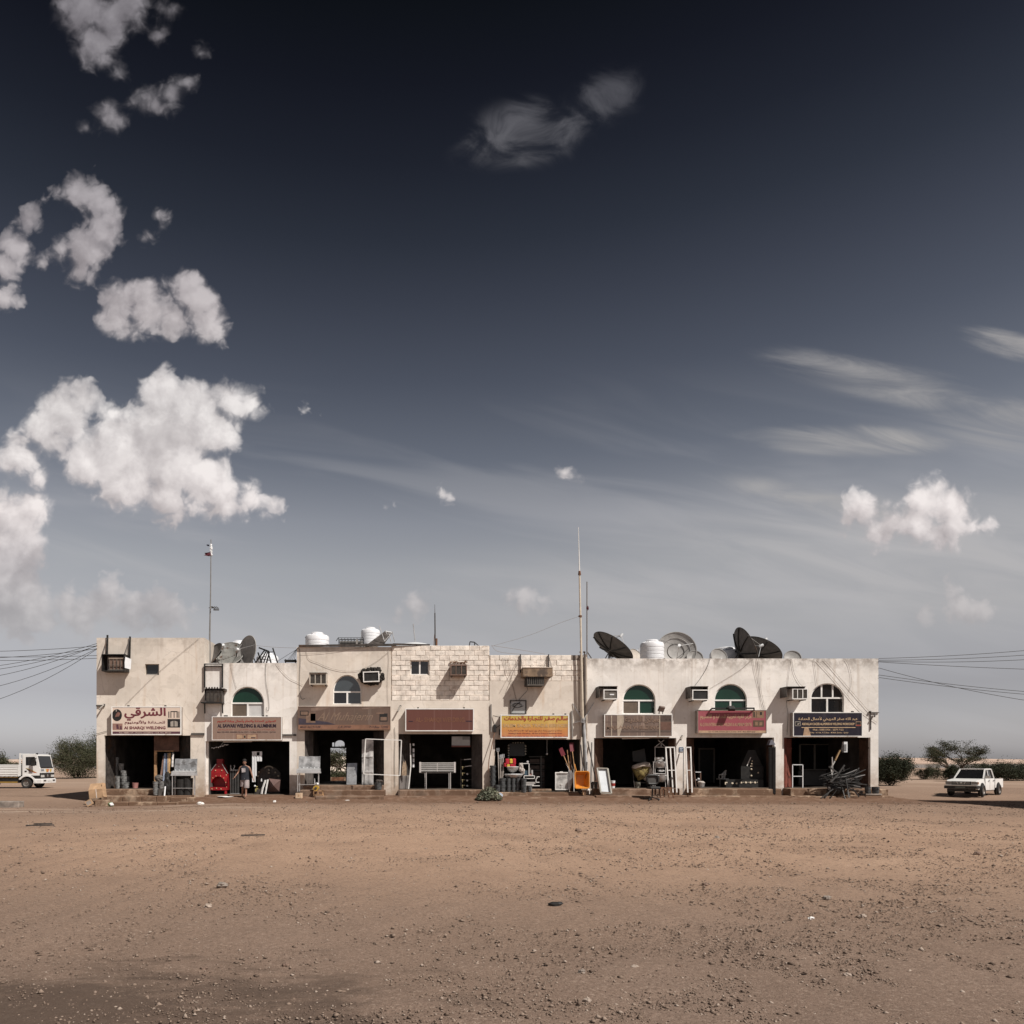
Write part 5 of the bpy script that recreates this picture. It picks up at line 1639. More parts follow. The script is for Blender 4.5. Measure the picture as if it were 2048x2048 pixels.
cable('right strand falling to the last air conditioner', [(1583, 1318), (1588, 1345), (1598, 1365), (1606, 1373)])
cable('cable dropping straight down to the dark paned arched window', [(1627, 1318), (1630, 1340), (1634, 1369)])
cable('long cable slanting over the dark paned arched window to the bracket lamp', [(1632, 1320), (1660, 1350), (1690, 1385), (1720, 1420), (1755, 1446)])
cable('second long cable slanting to the bracket lamp', [(1648, 1319), (1675, 1350), (1705, 1385), (1740, 1425)])
cable('cable looping down the right end of the white wall', [(1690, 1318), (1697, 1330), (1702, 1350), (1702, 1370), (1698, 1384)])
cable('cable hanging in the shade under the last air conditioner', [(1573, 1400), (1574, 1415), (1576, 1430), (1574, 1470)], 0.012, M_CABLE)
cable('thick cable across the far left corner post', [(193, 1468), (200, 1466), (214, 1462)], 0.016, M_CABLE)
cable('thin cable tracing the pillar left of the plain red brown sign', [(789, 1455), (790, 1480), (789, 1520), (790, 1575)], 0.014, M_CABLE)

# overhead lines to poles beyond the frame, spans with a natural sag
def line(lab, a, b, sag, side):
  A, B = Vector(a), Vector(b)
  P = []
  for i in range(25):
    u = i / 24
    q = A.lerp(B, u); q.z -= sag * 4 * u * (1 - u)
    P.append(q)
  o = MB().tube(P, 0.011, 4).build('overhead_wire', M_CABLE, base=P[0])
  tag(o, lab, 'wire', 'overhead wires %s' % side)

PL = Vector((-31, 3.0, 0)); PR = Vector((42, -2.0, 0))
for i, (qy, zz, sag, lab) in enumerate(((1292, 7.9, 0.35, 'topmost overhead wire left of the row'), (1297.5, 7.75, 0.55, 'second overhead wire left of the row, nearly level'), (1311, 7.72, 0.25, 'straight overhead wire left of the row dipping towards the wall'),
                    (1316.5, 7.60, 0.3, 'lowest straight overhead wire left of the row'), (1287, 7.1, 0.95, 'first sagging wire left of the row'), (1292, 6.95, 1.0, 'second sagging wire left of the row'),
                    (1291, 6.6, 1.25, 'third sagging wire left of the row'), (1297, 6.0, 1.5, 'fourth sagging wire left of the row, deep'), (1298, 5.0, 1.85, 'deepest sagging wire left of the row'))):
  line(lab, PT(194, qy, -0.05), (PL.x, PL.y, zz), sag, 'left of the row')
for (qy, zz, sag, lab) in ((1317, 8.9, 0.5, 'topmost overhead wire right of the row'), (1320.5, 8.55, 0.55, 'second overhead wire right of the row'), (1322.5, 8.4, 0.7, 'third overhead wire right of the row'),
                           (1324, 5.9, 0.25, 'overhead wire right of the row slanting gently down'), (1336, 4.2, 1.05, 'overhead wire right of the row sagging lowest'), (1350, 4.65, 0.5, 'upper of the two close wires right of the row'), (1355, 4.5, 0.5, 'lower of the two close wires right of the row')):
  line(lab, P2(1757, qy, -0.02), (PR.x, PR.y, zz), sag, 'right of the row')
for (p, n) in ((PL, 'left'), (PR, 'right')):
  t = thing('utility_pole', 'wooden utility pole carrying the wires beyond the %s end' % ('truck' if n == 'left' else 'pickup'), 'pole', (p.x, p.y, 0), 'utility poles beside the row')
  MB().cone((p.x, p.y, -0.5), (p.x, p.y, 9.6), 0.15, 0.1, 10).build('post', M_WOOD, t)
  m = MB(); m.bar((p.x, p.y - 0.9, 8.9), (p.x, p.y + 0.9, 8.9), 0.1); m.build('cross_arm', M_WOOD, t)

# ------------------------------------------------------------------ masts and pipes by the fifth shop
t = thing('aerial_mast', 'very tall cream aerial mast clamped to the wall beside the yellow sign', 'mast', P2(1166, 1440, -0.25))
y = -0.25
MB().cone(PT(1165.5, 1443, y), PT(1159, 1146, y), 0.058, 0.04, 10).build('pole', mat('cream_pole', (0.60, 0.52, 0.42), 0.5, var=0.1), t)
MB().cone(PT(1159, 1146, y), PT(1156.8, 1054.5, y), 0.028, 0.012, 8).build('whip', M_WHITE, t)
m = MB(); m.cone(PT(1159.2, 1150, y), PT(1159, 1142, y), 0.075, 0.05, 8); m.cone(PT(1160.5, 1234, y), PT(1160.5, 1231, y), 0.085, 0.085, 8); m.build('collar', M_RUST, t)
m = MB()
for (ex, ey) in ((1145, 1407), (1188, 1405), (1147, 1446)):
  m.bar(PT(1166, 1441, y), P2(ex, ey, -0.02), 0.03)
m.build('brace', M_ALU, t)
MB().cone(PT(1166, 1446, y), PT(1166, 1437, y), 0.12, 0.12, 10).build('clamp', M_STEEL, t)
t = thing('aerial_mast', 'thin grey aerial pole with a maroon rag standing behind the tall cream mast', 'mast', PT(1174, 1317, 0.4))
y = 0.4
MB().cone(PT(1174, 1320, y), PT(1174, 1163.5, y), 0.035, 0.028, 8).build('pole', mat('grey_pole', (0.22, 0.21, 0.21), 0.5), t)
m = MB(); m.bar(PT(1174, 1303, y), PT(1183, 1317, y), 0.04); m.build('brace', M_DARK, t)
m = MB(); m.blob(PT(1175, 1216, y), (0.06, 0.04, 0.11), 8, 6, 0.3); m.build('rag', mat('maroon_cloth', (0.08, 0.012, 0.02), 0.9), t)
for i, (lab, px, q0, q1, r, mm) in enumerate((('pale downpipe against the wall behind the tall mast', 1161.5, 1306, 1474, 0.06, mat('pale_pipe', (0.55, 0.47, 0.40), 0.6)), ('dark downpipe with a bend at the parapet', 1168.5, 1306, 1440, 0.05, mat('dark_pipe', (0.12, 0.10, 0.09), 0.5)),
                                              ('short buff downpipe at the edge of the white wall', 1171.5, 1312, 1478, 0.045, mat('buff_pipe', (0.50, 0.43, 0.36), 0.6)))):
  t = thing('downpipe', lab, 'pipe', P2(px, q1, -0.07), 'pipes beside the yellow sign')
  MB().tube([P2(px, q0 - 2, 0.05), P2(px, q0 - 1, -0.07), P2(px, q0 + 3, -0.08), (XX(px) + 0.02, -0.08, ZZ(q1))], r, 8).build('pipe', mm, t)
  m = MB()
  for f in (0.3, 0.7):
    m.box(XX(px) - r - 0.02, XX(px) + r + 0.02, -0.09, -0.003, ZZ(q0 + (q1 - q0) * f) - 0.02, ZZ(q0 + (q1 - q0) * f) + 0.02)
  m.build('bracket', M_DARK, t)
for i, (lab, a, qa, b_, qb, r, mm) in enumerate((('bright aluminium pipe leaning below the mast clamp', 1167.5, 1443, 1175.5, 1582, 0.07, M_ALU), ('dark steel pipe leaning beside the bright one', 1165, 1446, 1169.5, 1545, 0.045, M_DARK), ('slim grey pipe leaning nearest the yellow sign', 1161.5, 1490, 1166.5, 1545, 0.03, M_ALU),
                                                 ('dark bar crossing the leaning pipes to the shovel', 1175.5, 1483, 1192, 1562, 0.03, M_DARK), ('straight grey bar standing right of the leaning pipes', 1183.5, 1485, 1182, 1565, 0.035, mat('grey_bar', (0.20, 0.19, 0.18), 0.5)))):
  t = thing('leaning_pipe', lab, 'pipe', PT(b_, qb, -0.6), 'pipes leaning below the mast')
  MB().cone(PT(a, qa, -0.12), PT(b_, qb, -0.6), r, r, 8).build('pipe', mm, t)

# ------------------------------------------------------------------ roof: flag pole, tanks, dishes
y = 0.9
t = thing('flag_pole', 'thin flag pole with a torn white and maroon flag and a small aerial', 'pole', (XX(420, y), y, ROOFZ[2]))
MB().tube([(XX(420, y), y, ROOFZ[2] - 0.05), PT(419.5, 1270, y), PT(421.3, 1180, y), PT(422, 1079, y)], [0.05, 0.04, 0.028, 0.02], 8).build('pole', mat('weathered_pole', (0.20, 0.19, 0.18), 0.6), t)
m = MB(); rd = random.Random(3)
for (px, py, rx, rz) in ((422, 1090.5, 0.05, 0.09), (422.2, 1096, 0.06, 0.11), (422.5, 1104, 0.07, 0.13), (423, 1110, 0.07, 0.07)):
  m.blob(PT(px, py, y), (rx, 0.04, rz), 7, 6, 0.3, rd)
m.build('flag_white_part', M_WHITEM, t)
def rag(pts, th=0.025):
  m = MB(); n = len(pts)
  vs = [(XX(a, y), y - th + 0.05 * math.sin(i * 2.1), ZZ(b, y)) for i, (a, b) in enumerate(pts)]
  vs += [(v[0], v[1] + th * 2, v[2]) for v in vs]
  m.add(vs, [tuple(range(n - 1, -1, -1)), tuple(range(n, 2 * n))] + [(i, (i + 1) % n, n + (i + 1) % n, n + i) for i in range(n)])
  return m
rag([(422, 1101), (419, 1104), (415, 1106), (409, 1106), (411, 1109), (408.5, 1111), (414, 1111.5), (418, 1112), (421, 1111), (423.5, 1112)]).build('flag_maroon_part', mat('flag_maroon', (0.10, 0.02, 0.03), 0.9), t)
rag([(418, 1089.5), (415, 1088.5), (413, 1090.5), (415, 1092), (418, 1091.5)]).build('flag_tatter', mat('flag_dark', (0.03, 0.03, 0.05), 0.9), t)
m = MB(); m.bar(PT(417.5, 1215.5, y), (XX(437, y), y + 0.1, ZZ(1215.8, y)), 0.03); m.bar((XX(426, y), y - 0.25, ZZ(1215, y)), (XX(426, y), y + 0.25, ZZ(1215, y)), 0.02)
for k in range(4):
  m.bar((XX(424 + 3.5 * k, y), y - 0.22, ZZ(1214.6, y)), (XX(424 + 3.5 * k, y), y + 0.22, ZZ(1214.6, y)), 0.018)
m.bar(PT(427, 1219.7, y), PT(438, 1219.7, y), 0.06, 0.05); m.bar(PT(429, 1219, y), PT(429, 1215, y), 0.02)
m.build('aerial', M_DARK, t)

def tank_proto():
  t = thing('water_tank', 'x', 'water tank', (0, 0, 0), 'white plastic water tanks on the roofs', local=True)
  prof = [(0.56, 0.0), (0.58, 0.03)]
  for k in range(4):
    z = 0.1 + 0.17 * k
    prof += [(0.58, z), (0.565, z + 0.015), (0.565, z + 0.03), (0.58, z + 0.045)]
  prof += [(0.58, 0.80), (0.545, 0.87), (0.34, 0.94)]
  MB().lathe(prof, 28).build('tank_body', M_TANK, t, smooth=40)
  lid = MB().lathe([(0.30, 0.935), (0.31, 0.96), (0.31, 1.0), (0.27, 1.03), (0.10, 1.045), (0.0, 1.047)], 20, closed=False).build('lid', M_TANK, t, smooth=40)
  m = MB()
  for k in range(8):
    an = k * math.pi / 4
    m.bar((0.33 * math.cos(an), 0.33 * math.sin(an), 0.945), (0.52 * math.cos(an), 0.52 * math.sin(an), 0.885), 0.05, 0.02)
  m.build('shoulder_rib', M_TANK, t)
  MB().cone((0.12, -0.56, 0.84), (0.12, -0.60, 0.83), 0.035, 0.03, 8).build('inlet', M_DARK, t)
  return t

TP = tank_proto()
first = True
for (lab, pc, w, qt, y, roof) in (('white ribbed water tank alone on the roof above the left air conditioner', 634.5, 47.5, 1264.7, 2.2, 3), ('water tank behind the tilted dark panel on the roof', 741, 38, 1254.8, 3.6, 3), ('water tank between the two large dishes over the bleached sign', 1304, 46, 1279.3, 1.8, 6),
                                  ('water tank half hidden behind the tank between the dishes', 1287, 40, 1296, 5.2, 6), ('wide white water tank left of the side on dish', 1452, 62, 1294.5, 3.8, 6), ('water tank behind the grey upright dish on the low roof', 478, 38, 1281, 4.5, 2), ('low water tank behind the black metal debris', 535, 44, 1306, 5.5, 2)):
  s = w * (y + DC) / F / 1.16
  top = ZZ(qt, y)
  o = TP if first else clone(TP)
  first = False
  o['label'] = lab
  hgt = min(top - ROOFZ[roof], 1.12 * s)
  o.location = (XX(pc, y), y, top - hgt)
  o.scale = (s, s, hgt / 1.047)
  o.rotation_euler.z = pc * 0.7
  if top - hgt > ROOFZ[roof] + 0.03:
    st = thing('tank_stand', 'block stand under the ' + lab.replace('white ribbed ', '').split(' on the')[0], 'stand', (XX(pc, y), y, ROOFZ[roof]))
    m = MB()
    for dx in (-0.4 * s, 0.1 * s):
      m.box(XX(pc, y) + dx, XX(pc, y) + dx + 0.3 * s, y - 0.45 * s, y + 0.45 * s, ROOFZ[roof], top - hgt - 0.002)
    m.build('block', M_CONCG, st)

def dish(lab, pc, py, y, D, axis, mface, mback, roof, depth=0.17, rings=False, ribs=0, feed='prime', legs=True, cat='satellite dish', kind='satellite_dish'):
  """paraboloid with its vertex at (pc, py, y), opening along axis"""
  c = Vector(PT(pc, py, y))
  t = thing(kind, lab, cat, (c.x, c.y, ROOFZ[roof]), 'satellite dishes on the roofs')
  ax = Vector(axis).normalized()
  Rm = ax.to_track_quat('Z', 'Y').to_matrix().to_4x4()
  T = Matrix.Translation(c) @ Rm
  R0 = D / 2
  K = 9
  prof = [(R0 * k / K, depth * D * (k / K) ** 2) for k in range(K + 1)]
  m = MB(); m.M = T
  n = 40
  vs = [(0, 0, 0)]; fs = []
  for (r, z) in prof[1:]:
    vs += [(r * math.cos(2 * math.pi * i / n), r * math.sin(2 * math.pi * i / n), z) for i in range(n)]
  fs += [(0, 1 + i, 1 + (i + 1) % n) for i in range(n)]
  for k in range(K - 1):
    a = 1 + k * n
    fs += [(a + i, a + n + i, a + n + (i + 1) % n, a + (i + 1) % n) for i in range(n)]
  m.add(vs, fs)
  m.build('reflector', mface, t, smooth=60)
  m = MB(); m.M = T
  th = 0.022
  m.add([(v[0], v[1], v[2] - th) for v in vs], [tuple(reversed(f)) for f in fs])
  m.build('back_shell', mback, t, smooth=60)
  m = MB(); m.M = T
  e = prof[-1]
  m.tube([(e[0] * math.cos(2 * math.pi * i / n), e[0] * math.sin(2 * math.pi * i / n), e[1]) for i in range(n)] + [(e[0], 0, e[1])], 0.022, 5)
  m.build('rim', M_DARK if mface is M_DISHD else M_DISHL, t)
  for k in range(ribs):
    m = MB(); m.M = T
    an = 2 * math.pi * (k + 0.3) / ribs
    m.tube([(r * math.cos(an), r * math.sin(an), z - 0.05) for r, z in prof[1:]], 0.032, 4)
    m.build('rib', M_BLACK, t)
  if rings:
    for f in (0.42, 0.72):
      m = MB(); m.M = T
      r = R0 * f; z = depth * D * f * f + 0.02
      m.tube([(r * math.cos(2 * math.pi * i / n), r * math.sin(2 * math.pi * i / n), z) for i in range(n + 1)], 0.014, 4)
      m.build('ring', M_ALU if f > 0.5 else M_DARK, t)
  fl = D * 0.42
  if feed == 'prime':
    for k in range(3):
      an = 2 * math.pi * k / 3 + 0.4
      m = MB(); m.M = T
      m.bar((R0 * 0.93 * math.cos(an), R0 * 0.93 * math.sin(an), depth * D * 0.87), (0, 0, fl), 0.022)
      m.build('feed_arm', M_ALU, t)
    m = MB(); m.M = T
    m.cone((0, 0, fl - 0.1), (0, 0, fl + 0.1), 0.06, 0.075, 10)
    m.build('receiver', M_WHITEM, t)
  elif feed == 'offset':
    m = MB(); m.M = T
    m.bar((0, -R0 * 0.98, depth * D * 0.9), (0, -R0 * 0.6, fl), 0.03)
    m.build('feed_arm', M_ALU, t)
    m = MB(); m.M = T
    m.cone((0, -R0 * 0.62, fl - 0.06), (0, -R0 * 0.45, fl - 0.12), 0.04, 0.05, 8)
    m.build('receiver', M_WHITEM, t)
  if legs:
    m = MB()
    b0 = c - ax * 0.12
    m.cone(b0, (b0.x, b0.y + 0.05, ROOFZ[roof]), 0.045, 0.05, 8)
    for (dx, dy) in ((-0.5, 0.25), (0.5, 0.25)):
      m.bar(b0, (b0.x + dx * D * 0.45, b0.y + dy * D, ROOFZ[roof]), 0.035)
    m.build('mount', M_DARK, t)
  return t

dish('large dark dish tipped up and away, left of the roof tanks', 1221, 1300, 2.6, 2.3, (0.60, 0.10, 0.79), M_DISHD, M_DISHD, 6, 0.10, ribs=8)
dish('round grey dish with concentric rings facing the yard', 1351, 1304, 2.4, 1.36 * 1.42, (-0.12, -0.92, 0.22), M_DISHL, M_DISHL, 6, 0.14, rings=True)
dish('tall dark dish seen almost side on', 1482, 1306, 2.2, 2.5, (0.93, -0.08, 0.34), M_DISHD, M_DISHD, 6, 0.11, ribs=8)
dish('dark dish lying back behind the side on dish', 1516, 1308, 3.6, 2.25, (0.52, 0.22, 0.82), M_DISHD, M_DISHD, 6, 0.11, ribs=8)
dish('small pale dish just right of the ringed dish', 1389, 1317, 2.0, 0.78, (-0.1, -0.9, 0.35), M_DISHL, M_DISHL, 6, 0.12, feed='offset')
dish('small pale dish in front of the wide water tank', 1436, 1315, 1.6, 0.86, (0.15, -0.9, 0.3), M_DISHL, M_DISHL, 6, 0.12, feed='offset')
dish('small pale dish alone towards the right end of the roof', 1584.5, 1317, 1.8, 0.78, (-0.2, -0.85, 0.4), M_DISHL, M_DISHL, 6, 0.12, feed='offset')
dish('small cream dish peeping out between the big dark dish and a tank', 1270, 1316, 4.2, 1.0, (0.5, -0.7, 0.45), mat('dish_cream', (0.5, 0.44, 0.38), 0.6), M_DISHL, 6, 0.12, feed='none')
dish('grey upright dish turned sideways on the low roof', 500, 1306, 1.6, 1.66, (-0.70, -0.68, 0.15), M_DISHL, M_DISHL, 2, 0.12, feed='prime')
dish('rust streaked mesh dish lying back on the low roof', 456, 1314, 2.2, 1.75, (-0.10, -0.74, 0.60), M_DISHR, M_DISHD, 2, 0.11, ribs=6)
dish('black mesh dish half hidden behind the flag pole', 428, 1315, 1.3, 1.5, (-0.62, -0.55, 0.52), M_DISHD, M_DISHD, 2, 0.11, feed='none', ribs=6)
dish('broad white dish lying nearly flat at the block wall roof edge', 826, 1286.5, 1.6, 1.95, (0.04, 0.30, -0.95), M_DISHD, M_WHITEM, 4, 0.10, feed='none', legs=False)

t = thing('feed_rod', 'pale rod sticking up behind the flat lying dish', 'rod', (XX(833, 2.2), 2.2, ROOFZ[4]))
MB().cone((XX(834.5, 2.2), 2.2, ROOFZ[4]), PT(826.5, 1248, 2.2), 0.03, 0.03, 6).build('rod', M_ALU, t)
t = thing('aerial_mast', 'black whip aerial on the block wall roof', 'mast', (XX(870, 1.5), 1.5, ROOFZ[4]))
MB().cone((XX(870.5, 1.5), 1.5, ROOFZ[4]), PT(869.8, 1226, 1.5), 0.035, 0.028, 8).build('pole', M_DARK, t)
MB().cone(PT(869.8, 1226, 1.5), PT(869.5, 1208.5, 1.5), 0.014, 0.008, 6).build('whip', M_DARK, t)
m = MB(); m.cone((XX(873, 1.5), 1.5, ROOFZ[4]), PT(873, 1277, 1.5), 0.05, 0.05, 8); m.bar((XX(865.5, 1.5), 1.5, ROOFZ[4]), PT(869, 1268, 1.5), 0.02); m.build('base', M_RUST, t)
t = thing('tilted_panel', 'tilted dark panel on thin white struts beside the roof tank', 'panel', (XX(760, 2), 2, ROOFZ[3]))
y = 2.0
m = MB()
q = [(736, 1289, 1.2), (771, 1263, 2.6), (785, 1265.5, 2.7), (768, 1289, 1.4)]
vs = [PT(a, b, d) for a, b, d in q]
vs += [(v[0], v[1] + 0.05, v[2] + 0.05) for v in vs]
m.add(vs, [(3, 2, 1, 0), (4, 5, 6, 7), (0, 1, 5, 4), (1, 2, 6, 5), (2, 3, 7, 6), (3, 0, 4, 7)]); m.build('panel', M_DARK, t)
m = MB()
for (a, b, c, d) in ((760, 1257, 770, 1287), (770, 1287, 785, 1268), (785, 1268, 790, 1288), (778, 1270, 783, 1288), (772, 1268, 779, 1279)):
  m.bar((XX(a, y), y - 0.7, ZZ(b, y)), (XX(c, y), y - 0.6, ZZ(d, y)), 0.03)
m.build('strut', M_ALU, t)
m = MB(); m.bar(PT(771, 1262.5, 2.65), PT(785, 1265, 2.72), 0.1, 0.04); m.build('top_edge', M_WHITEM, t)
t = thing('wire_crate', 'black wire crate standing on the roof between two tanks', 'crate', (XX(702, 2), 2, ROOFZ[3]))
m = MB(); x0, x1, z0, z1 = XX(678, 2), XX(727, 2), ROOFZ[3], ZZ(1277, 2)
for yy in (1.8, 2.3):
  for zz in (z1, z1 - 0.1, z1 - 0.22):
    m.bar((x0, yy, zz), (x1, yy, zz), 0.025)
  for k in range(9):
    xx = x0 + (x1 - x0) * k / 8
    m.bar((xx, yy, z0), (xx, yy, z1), 0.022)
m.bar((x0 - 0.12, 1.8, z1 - 0.15), (x0, 1.8, z1 + 0.02), 0.03); m.build('frame', M_BLACK, t)
m = MB(); m.box(x0 + 0.05, x1 - 0.05, 1.95, 2.2, z0, z1 - 0.13); m.build('load', mat('grey_load', (0.22, 0.21, 0.2), 0.8), t)
m = MB(); m.box(XX(712, 1.7), XX(715.5, 1.7), 1.66, 1.74, z0, ZZ(1279, 1.7)); m.build('board', mat('grey_strip', (0.27, 0.25, 0.23), 0.6), t)
t = thing('metal_debris', 'heap of black angle iron frames on the low roof', 'scrap metal', (XX(530, 1.5), 1.5, ROOFZ[2]))
y = 1.5
for (a, b, c, d, w) in ((510, 1327, 531, 1299, 0.055), (519, 1327, 534, 1300, 0.05), (527, 1327, 535, 1301, 0.045), (518, 1295.5, 539, 1304, 0.07), (516, 1305, 525, 1327, 0.05), (536, 1302, 543, 1327, 0.05), (545.5, 1296, 555, 1327, 0.055), (533, 1326, 540, 1304, 0.05), (539, 1304, 546, 1303, 0.03), (514, 1316, 530, 1312, 0.03), (525, 1318, 543, 1322, 0.03)):
  m = MB(); yy = y + random.uniform(-0.3, 0.3)
  m.bar(PT(a, b, yy), (XX(c, yy), yy + random.uniform(-0.2, 0.2), ZZ(d, yy)), w); m.build('angle_iron', M_BLACK, t)
t = thing('roof_bench', 'low black metal bench on the roof against the cream wall', 'bench', (XX(580, 1), 1, ROOFZ[2]))
m = MB(); m.box(XX(570, 1), XX(592.5, 1), 0.8, 1.2, ZZ(1323.5, 1), ZZ(1320.5, 1)); m.build('top', M_BLACK, t)
m = MB()
for px in (571, 591): m.bar(PT(px, 1318.5, 1), (XX(px, 1), 1, ROOFZ[2]), 0.05)
m.build('leg', M_BLACK, t)
for k, ex in enumerate((574, 577, 580, 584, 588)):
  cable('stay wire %s of the fan tied to the corner above the roof bench' % ('first', 'second', 'third', 'fourth', 'fifth')[k], [(594, 1297, 0.3), (ex, 1321, 0.9)], 0.012, M_CABLE)
cable('long dark wire slanting down to the low roof from the cream corner', [(593, 1299, 0.2), (575, 1310, 0.5), (556, 1322, 0.9)], 0.014, M_CABLE)
cable('thin wire level across the low roof', [(512, 1291, 1.6), (550, 1294.5, 1.2), (593, 1296, 0.3)], 0.01, M_CABLEG)
t = thing('roof_frame', 'small black bent frame on the block wall roof', 'frame', (XX(947, 1), 1, ROOFZ[4]))
m = MB(); P = [(938.5, 1292), (940, 1283.5), (949, 1284.5), (949.5, 1292)]
for (a, b), (c, d) in zip(P, P[1:]): m.bar(PT(a, b, 1), PT(c, d, 1), 0.045)
m.bar(PT(949, 1284.5, 1), PT(957, 1291.5, 1), 0.035); m.build('bar', M_BLACK, t)
cable('guy wire from the tall mast down to the block wall corner', [(1160, 1232, -0.25), (1120, 1246, 0.0), (1060, 1270, 0.3), (985, 1292, 0.3)], 0.009, M_CABLEG)
cable('upper wire along the block parapet', [(983, 1291, 0.05), (1030, 1298, 0.1), (1090, 1308, 0.1)], 0.012, M_CABLEG)
cable('lower wire along the block parapet', [(983, 1292, 0.05), (1000, 1304, 0.1), (1060, 1310, 0.1)], 0.012, M_CABLEG)

# ------------------------------------------------------------------ goods in front of the shops
def bucket_proto(m_):
  t = thing('bucket', 'x', 'bucket', (0, 0, 0), 'rubber buckets stacked for sale', local=True)
  MB().lathe([(0.118, 0.0), (0.124, 0.02), (0.150, 0.265), (0.138, 0.265), (0.112, 0.03), (0.0, 0.03)], 14, closed=False).add([(0.118 * math.cos(k * math.pi / 7), -0.118 * math.sin(k * math.pi / 7), 0) for k in range(14)], [tuple(range(14))]).build('bucket_body', m_, t, smooth=40)
  m = MB()
  for z, r in ((0.27, 0.156), (0.20, 0.148), (0.09, 0.136)):
    m.lathe([(r - 0.012, z - 0.014), (r + 0.004, z - 0.012), (r + 0.004, z + 0.012), (r - 0.012, z + 0.014)], 14, closed=False)
  m.build('rim', m_, t)
  m = MB()
  for s in (-1, 1):
    m.box(s * 0.157 - 0.01, s * 0.157 + 0.01, -0.03, 0.03, 0.19, 0.26)
  m.build('handle_lug', m_, t)
  return t

BP = {'g': bucket_proto(M_RUB), 'k': bucket_proto(M_RUBD)}
used = set()

def bucket(kind, pc, pb, w, h, y, label):
  o = BP[kind] if kind not in used else clone(BP[kind])
  used.add(kind)
  sc = (y + DC) / F
  s = w * sc / 0.32
  o.location = PT(pc, pb, y)
  o.scale = (s, s, h * sc / 0.284)
  o.rotation_euler = (0, 0, pc * 1.3)
  o['label'] = label

ORD = ('lowest', 'second from the bottom', 'third from the bottom', 'fourth from the bottom', 'fifth from the bottom')

def stack(kind, pc, pb, w, h, y, n, where, dx=0.0):
  for k in range(n):
    bucket(kind, pc + dx * k, pb - h * k, w, h + 0.6, y, ('%s bucket of %s' % (ORD[k], where)) if n > 1 else where)

stack('g', 235.3, 1577.3, 10, 12.3, 0.30, 2, 'the front pair inside the first shop door')
stack('g', 250, 1577.3, 17, 11.7, 0.75, 1, 'broad grey bucket at the foot of the pile in the first shop')
stack('g', 247.5, 1565.3, 13.5, 11.9, 0.75, 2, 'the middle pile in the first shop')
stack('g', 242.5, 1540.6, 11.5, 13.2, 0.75, 1, 'single grey bucket crowning the middle pile in the first shop')
stack('g', 233.5, 1552.0, 8.5, 12.2, 0.95, 3, 'the rearmost leaning pile in the first shop')
stack('g', 255.6, 1565.3, 6.5, 12.0, 1.2, 1, 'small grey bucket squeezed behind the middle pile in the first shop')
t = thing('crate', 'low dark crate under the rearmost bucket pile', 'crate', PT(233.5, 1577, .95))
MB().box(XX(229.5, .95), XX(237.5, .95), .85, 1.1, ZZ(1577.3, .95), ZZ(1552.4, .95)).build('box', M_ROOM, t)
stack('g', 311.5, 1590.0, 11.8, 13.2, -0.75, 2, 'the left stack by the wooden post')
stack('g', 323, 1576.8, 11, 13.6, -0.75, 1, 'grey bucket standing on a dark block right of the wooden post')
t = thing('block', 'dark block under the bucket right of the wooden post', 'block', (XX(323, -.75), -.75, 0.2))
MB().box(XX(318, -.75), XX(328, -.75), -.85, -.6, 0.2, ZZ(1577, -.75)).build('block_body', M_ROOM, t)
stack('k', 985.7, 1572, 11.8, 10.1, -0.2, 4, 'the tall stack left of the yellow sign')
t = thing('block', 'dark block under the tall bucket stack', 'block', (XX(985.7, -.2), -.2, .35))
MB().box(XX(981, -.2), XX(990.6, -.2), -.32, -.05, .352, ZZ(1572.1, -.2)).build('block_body', M_ROOM, t)
stack('k', 994.5, 1583.5, 13.5, 13.2, -0.55, 1, 'lone black bucket beside the leafy heap')
for i, (pc, w, nm) in enumerate(((1005, 13.5, 'first'), (1017, 9.6, 'second'), (1026.6, 9, 'third'), (1036, 9, 'fourth'))):
  stack('k', pc, 1583.4, w, 13.2, -0.5, 2, 'the %s pair in the row below the yellow sign' % nm)
stack('k', 1047.3, 1585, 12.4, 13.8, -0.65, 2, 'the fifth pair in the row below the yellow sign')
stack('k', 1059, 1583.6, 10, 12.3, -0.45, 1, 'low black bucket ending the row below the yellow sign')
stack('k', 1184.5, 1577.5, 7.5, 13.5, -0.4, 1, 'small black bucket left of the pair by the leaning white tray')
stack('k', 1192, 1577.5, 7, 13.2, -0.4, 1, 'small black bucket nearer the leaning white tray')
stack('k', 1735.5, 1587, 12, 12.8, -0.95, 1, 'dark bucket at the rod heap near the right end')
stack('k', 1751, 1587, 15, 12.8, -0.95, 1, 'broad dark bucket at the very right corner of the row')
t = thing('bucket_bench', 'low grey slab on brick legs under the corner buckets', 'bench', (XX(1745, -.95), -.95, 0.2))
MB().box(XX(1728, -.95), XX(1760, -.95), -1.1, -.8, ZZ(1589.5, -.95), ZZ(1587.2, -.95)).build('slab', M_CONCG, t)
m = MB()
for px in (1732, 1747, 1757): m.box(XX(px, -.95) - .06, XX(px, -.95) + .06, -1.05, -.85, 0.2, ZZ(1589.6, -.95))
m.build('leg', M_CONC, t)

def put(name, label, cat, px, py, y, group=None):
  return thing(name, label, cat, PT(px, py, y), group)

def pbox(p0, p1, q0, q1, y0, y1, mb=None):
  mb = mb or MB()
  return mb.box(XX(p0, y0), XX(p1, y0), y0, y1, ZZ(q1, y0), ZZ(q0, y0))

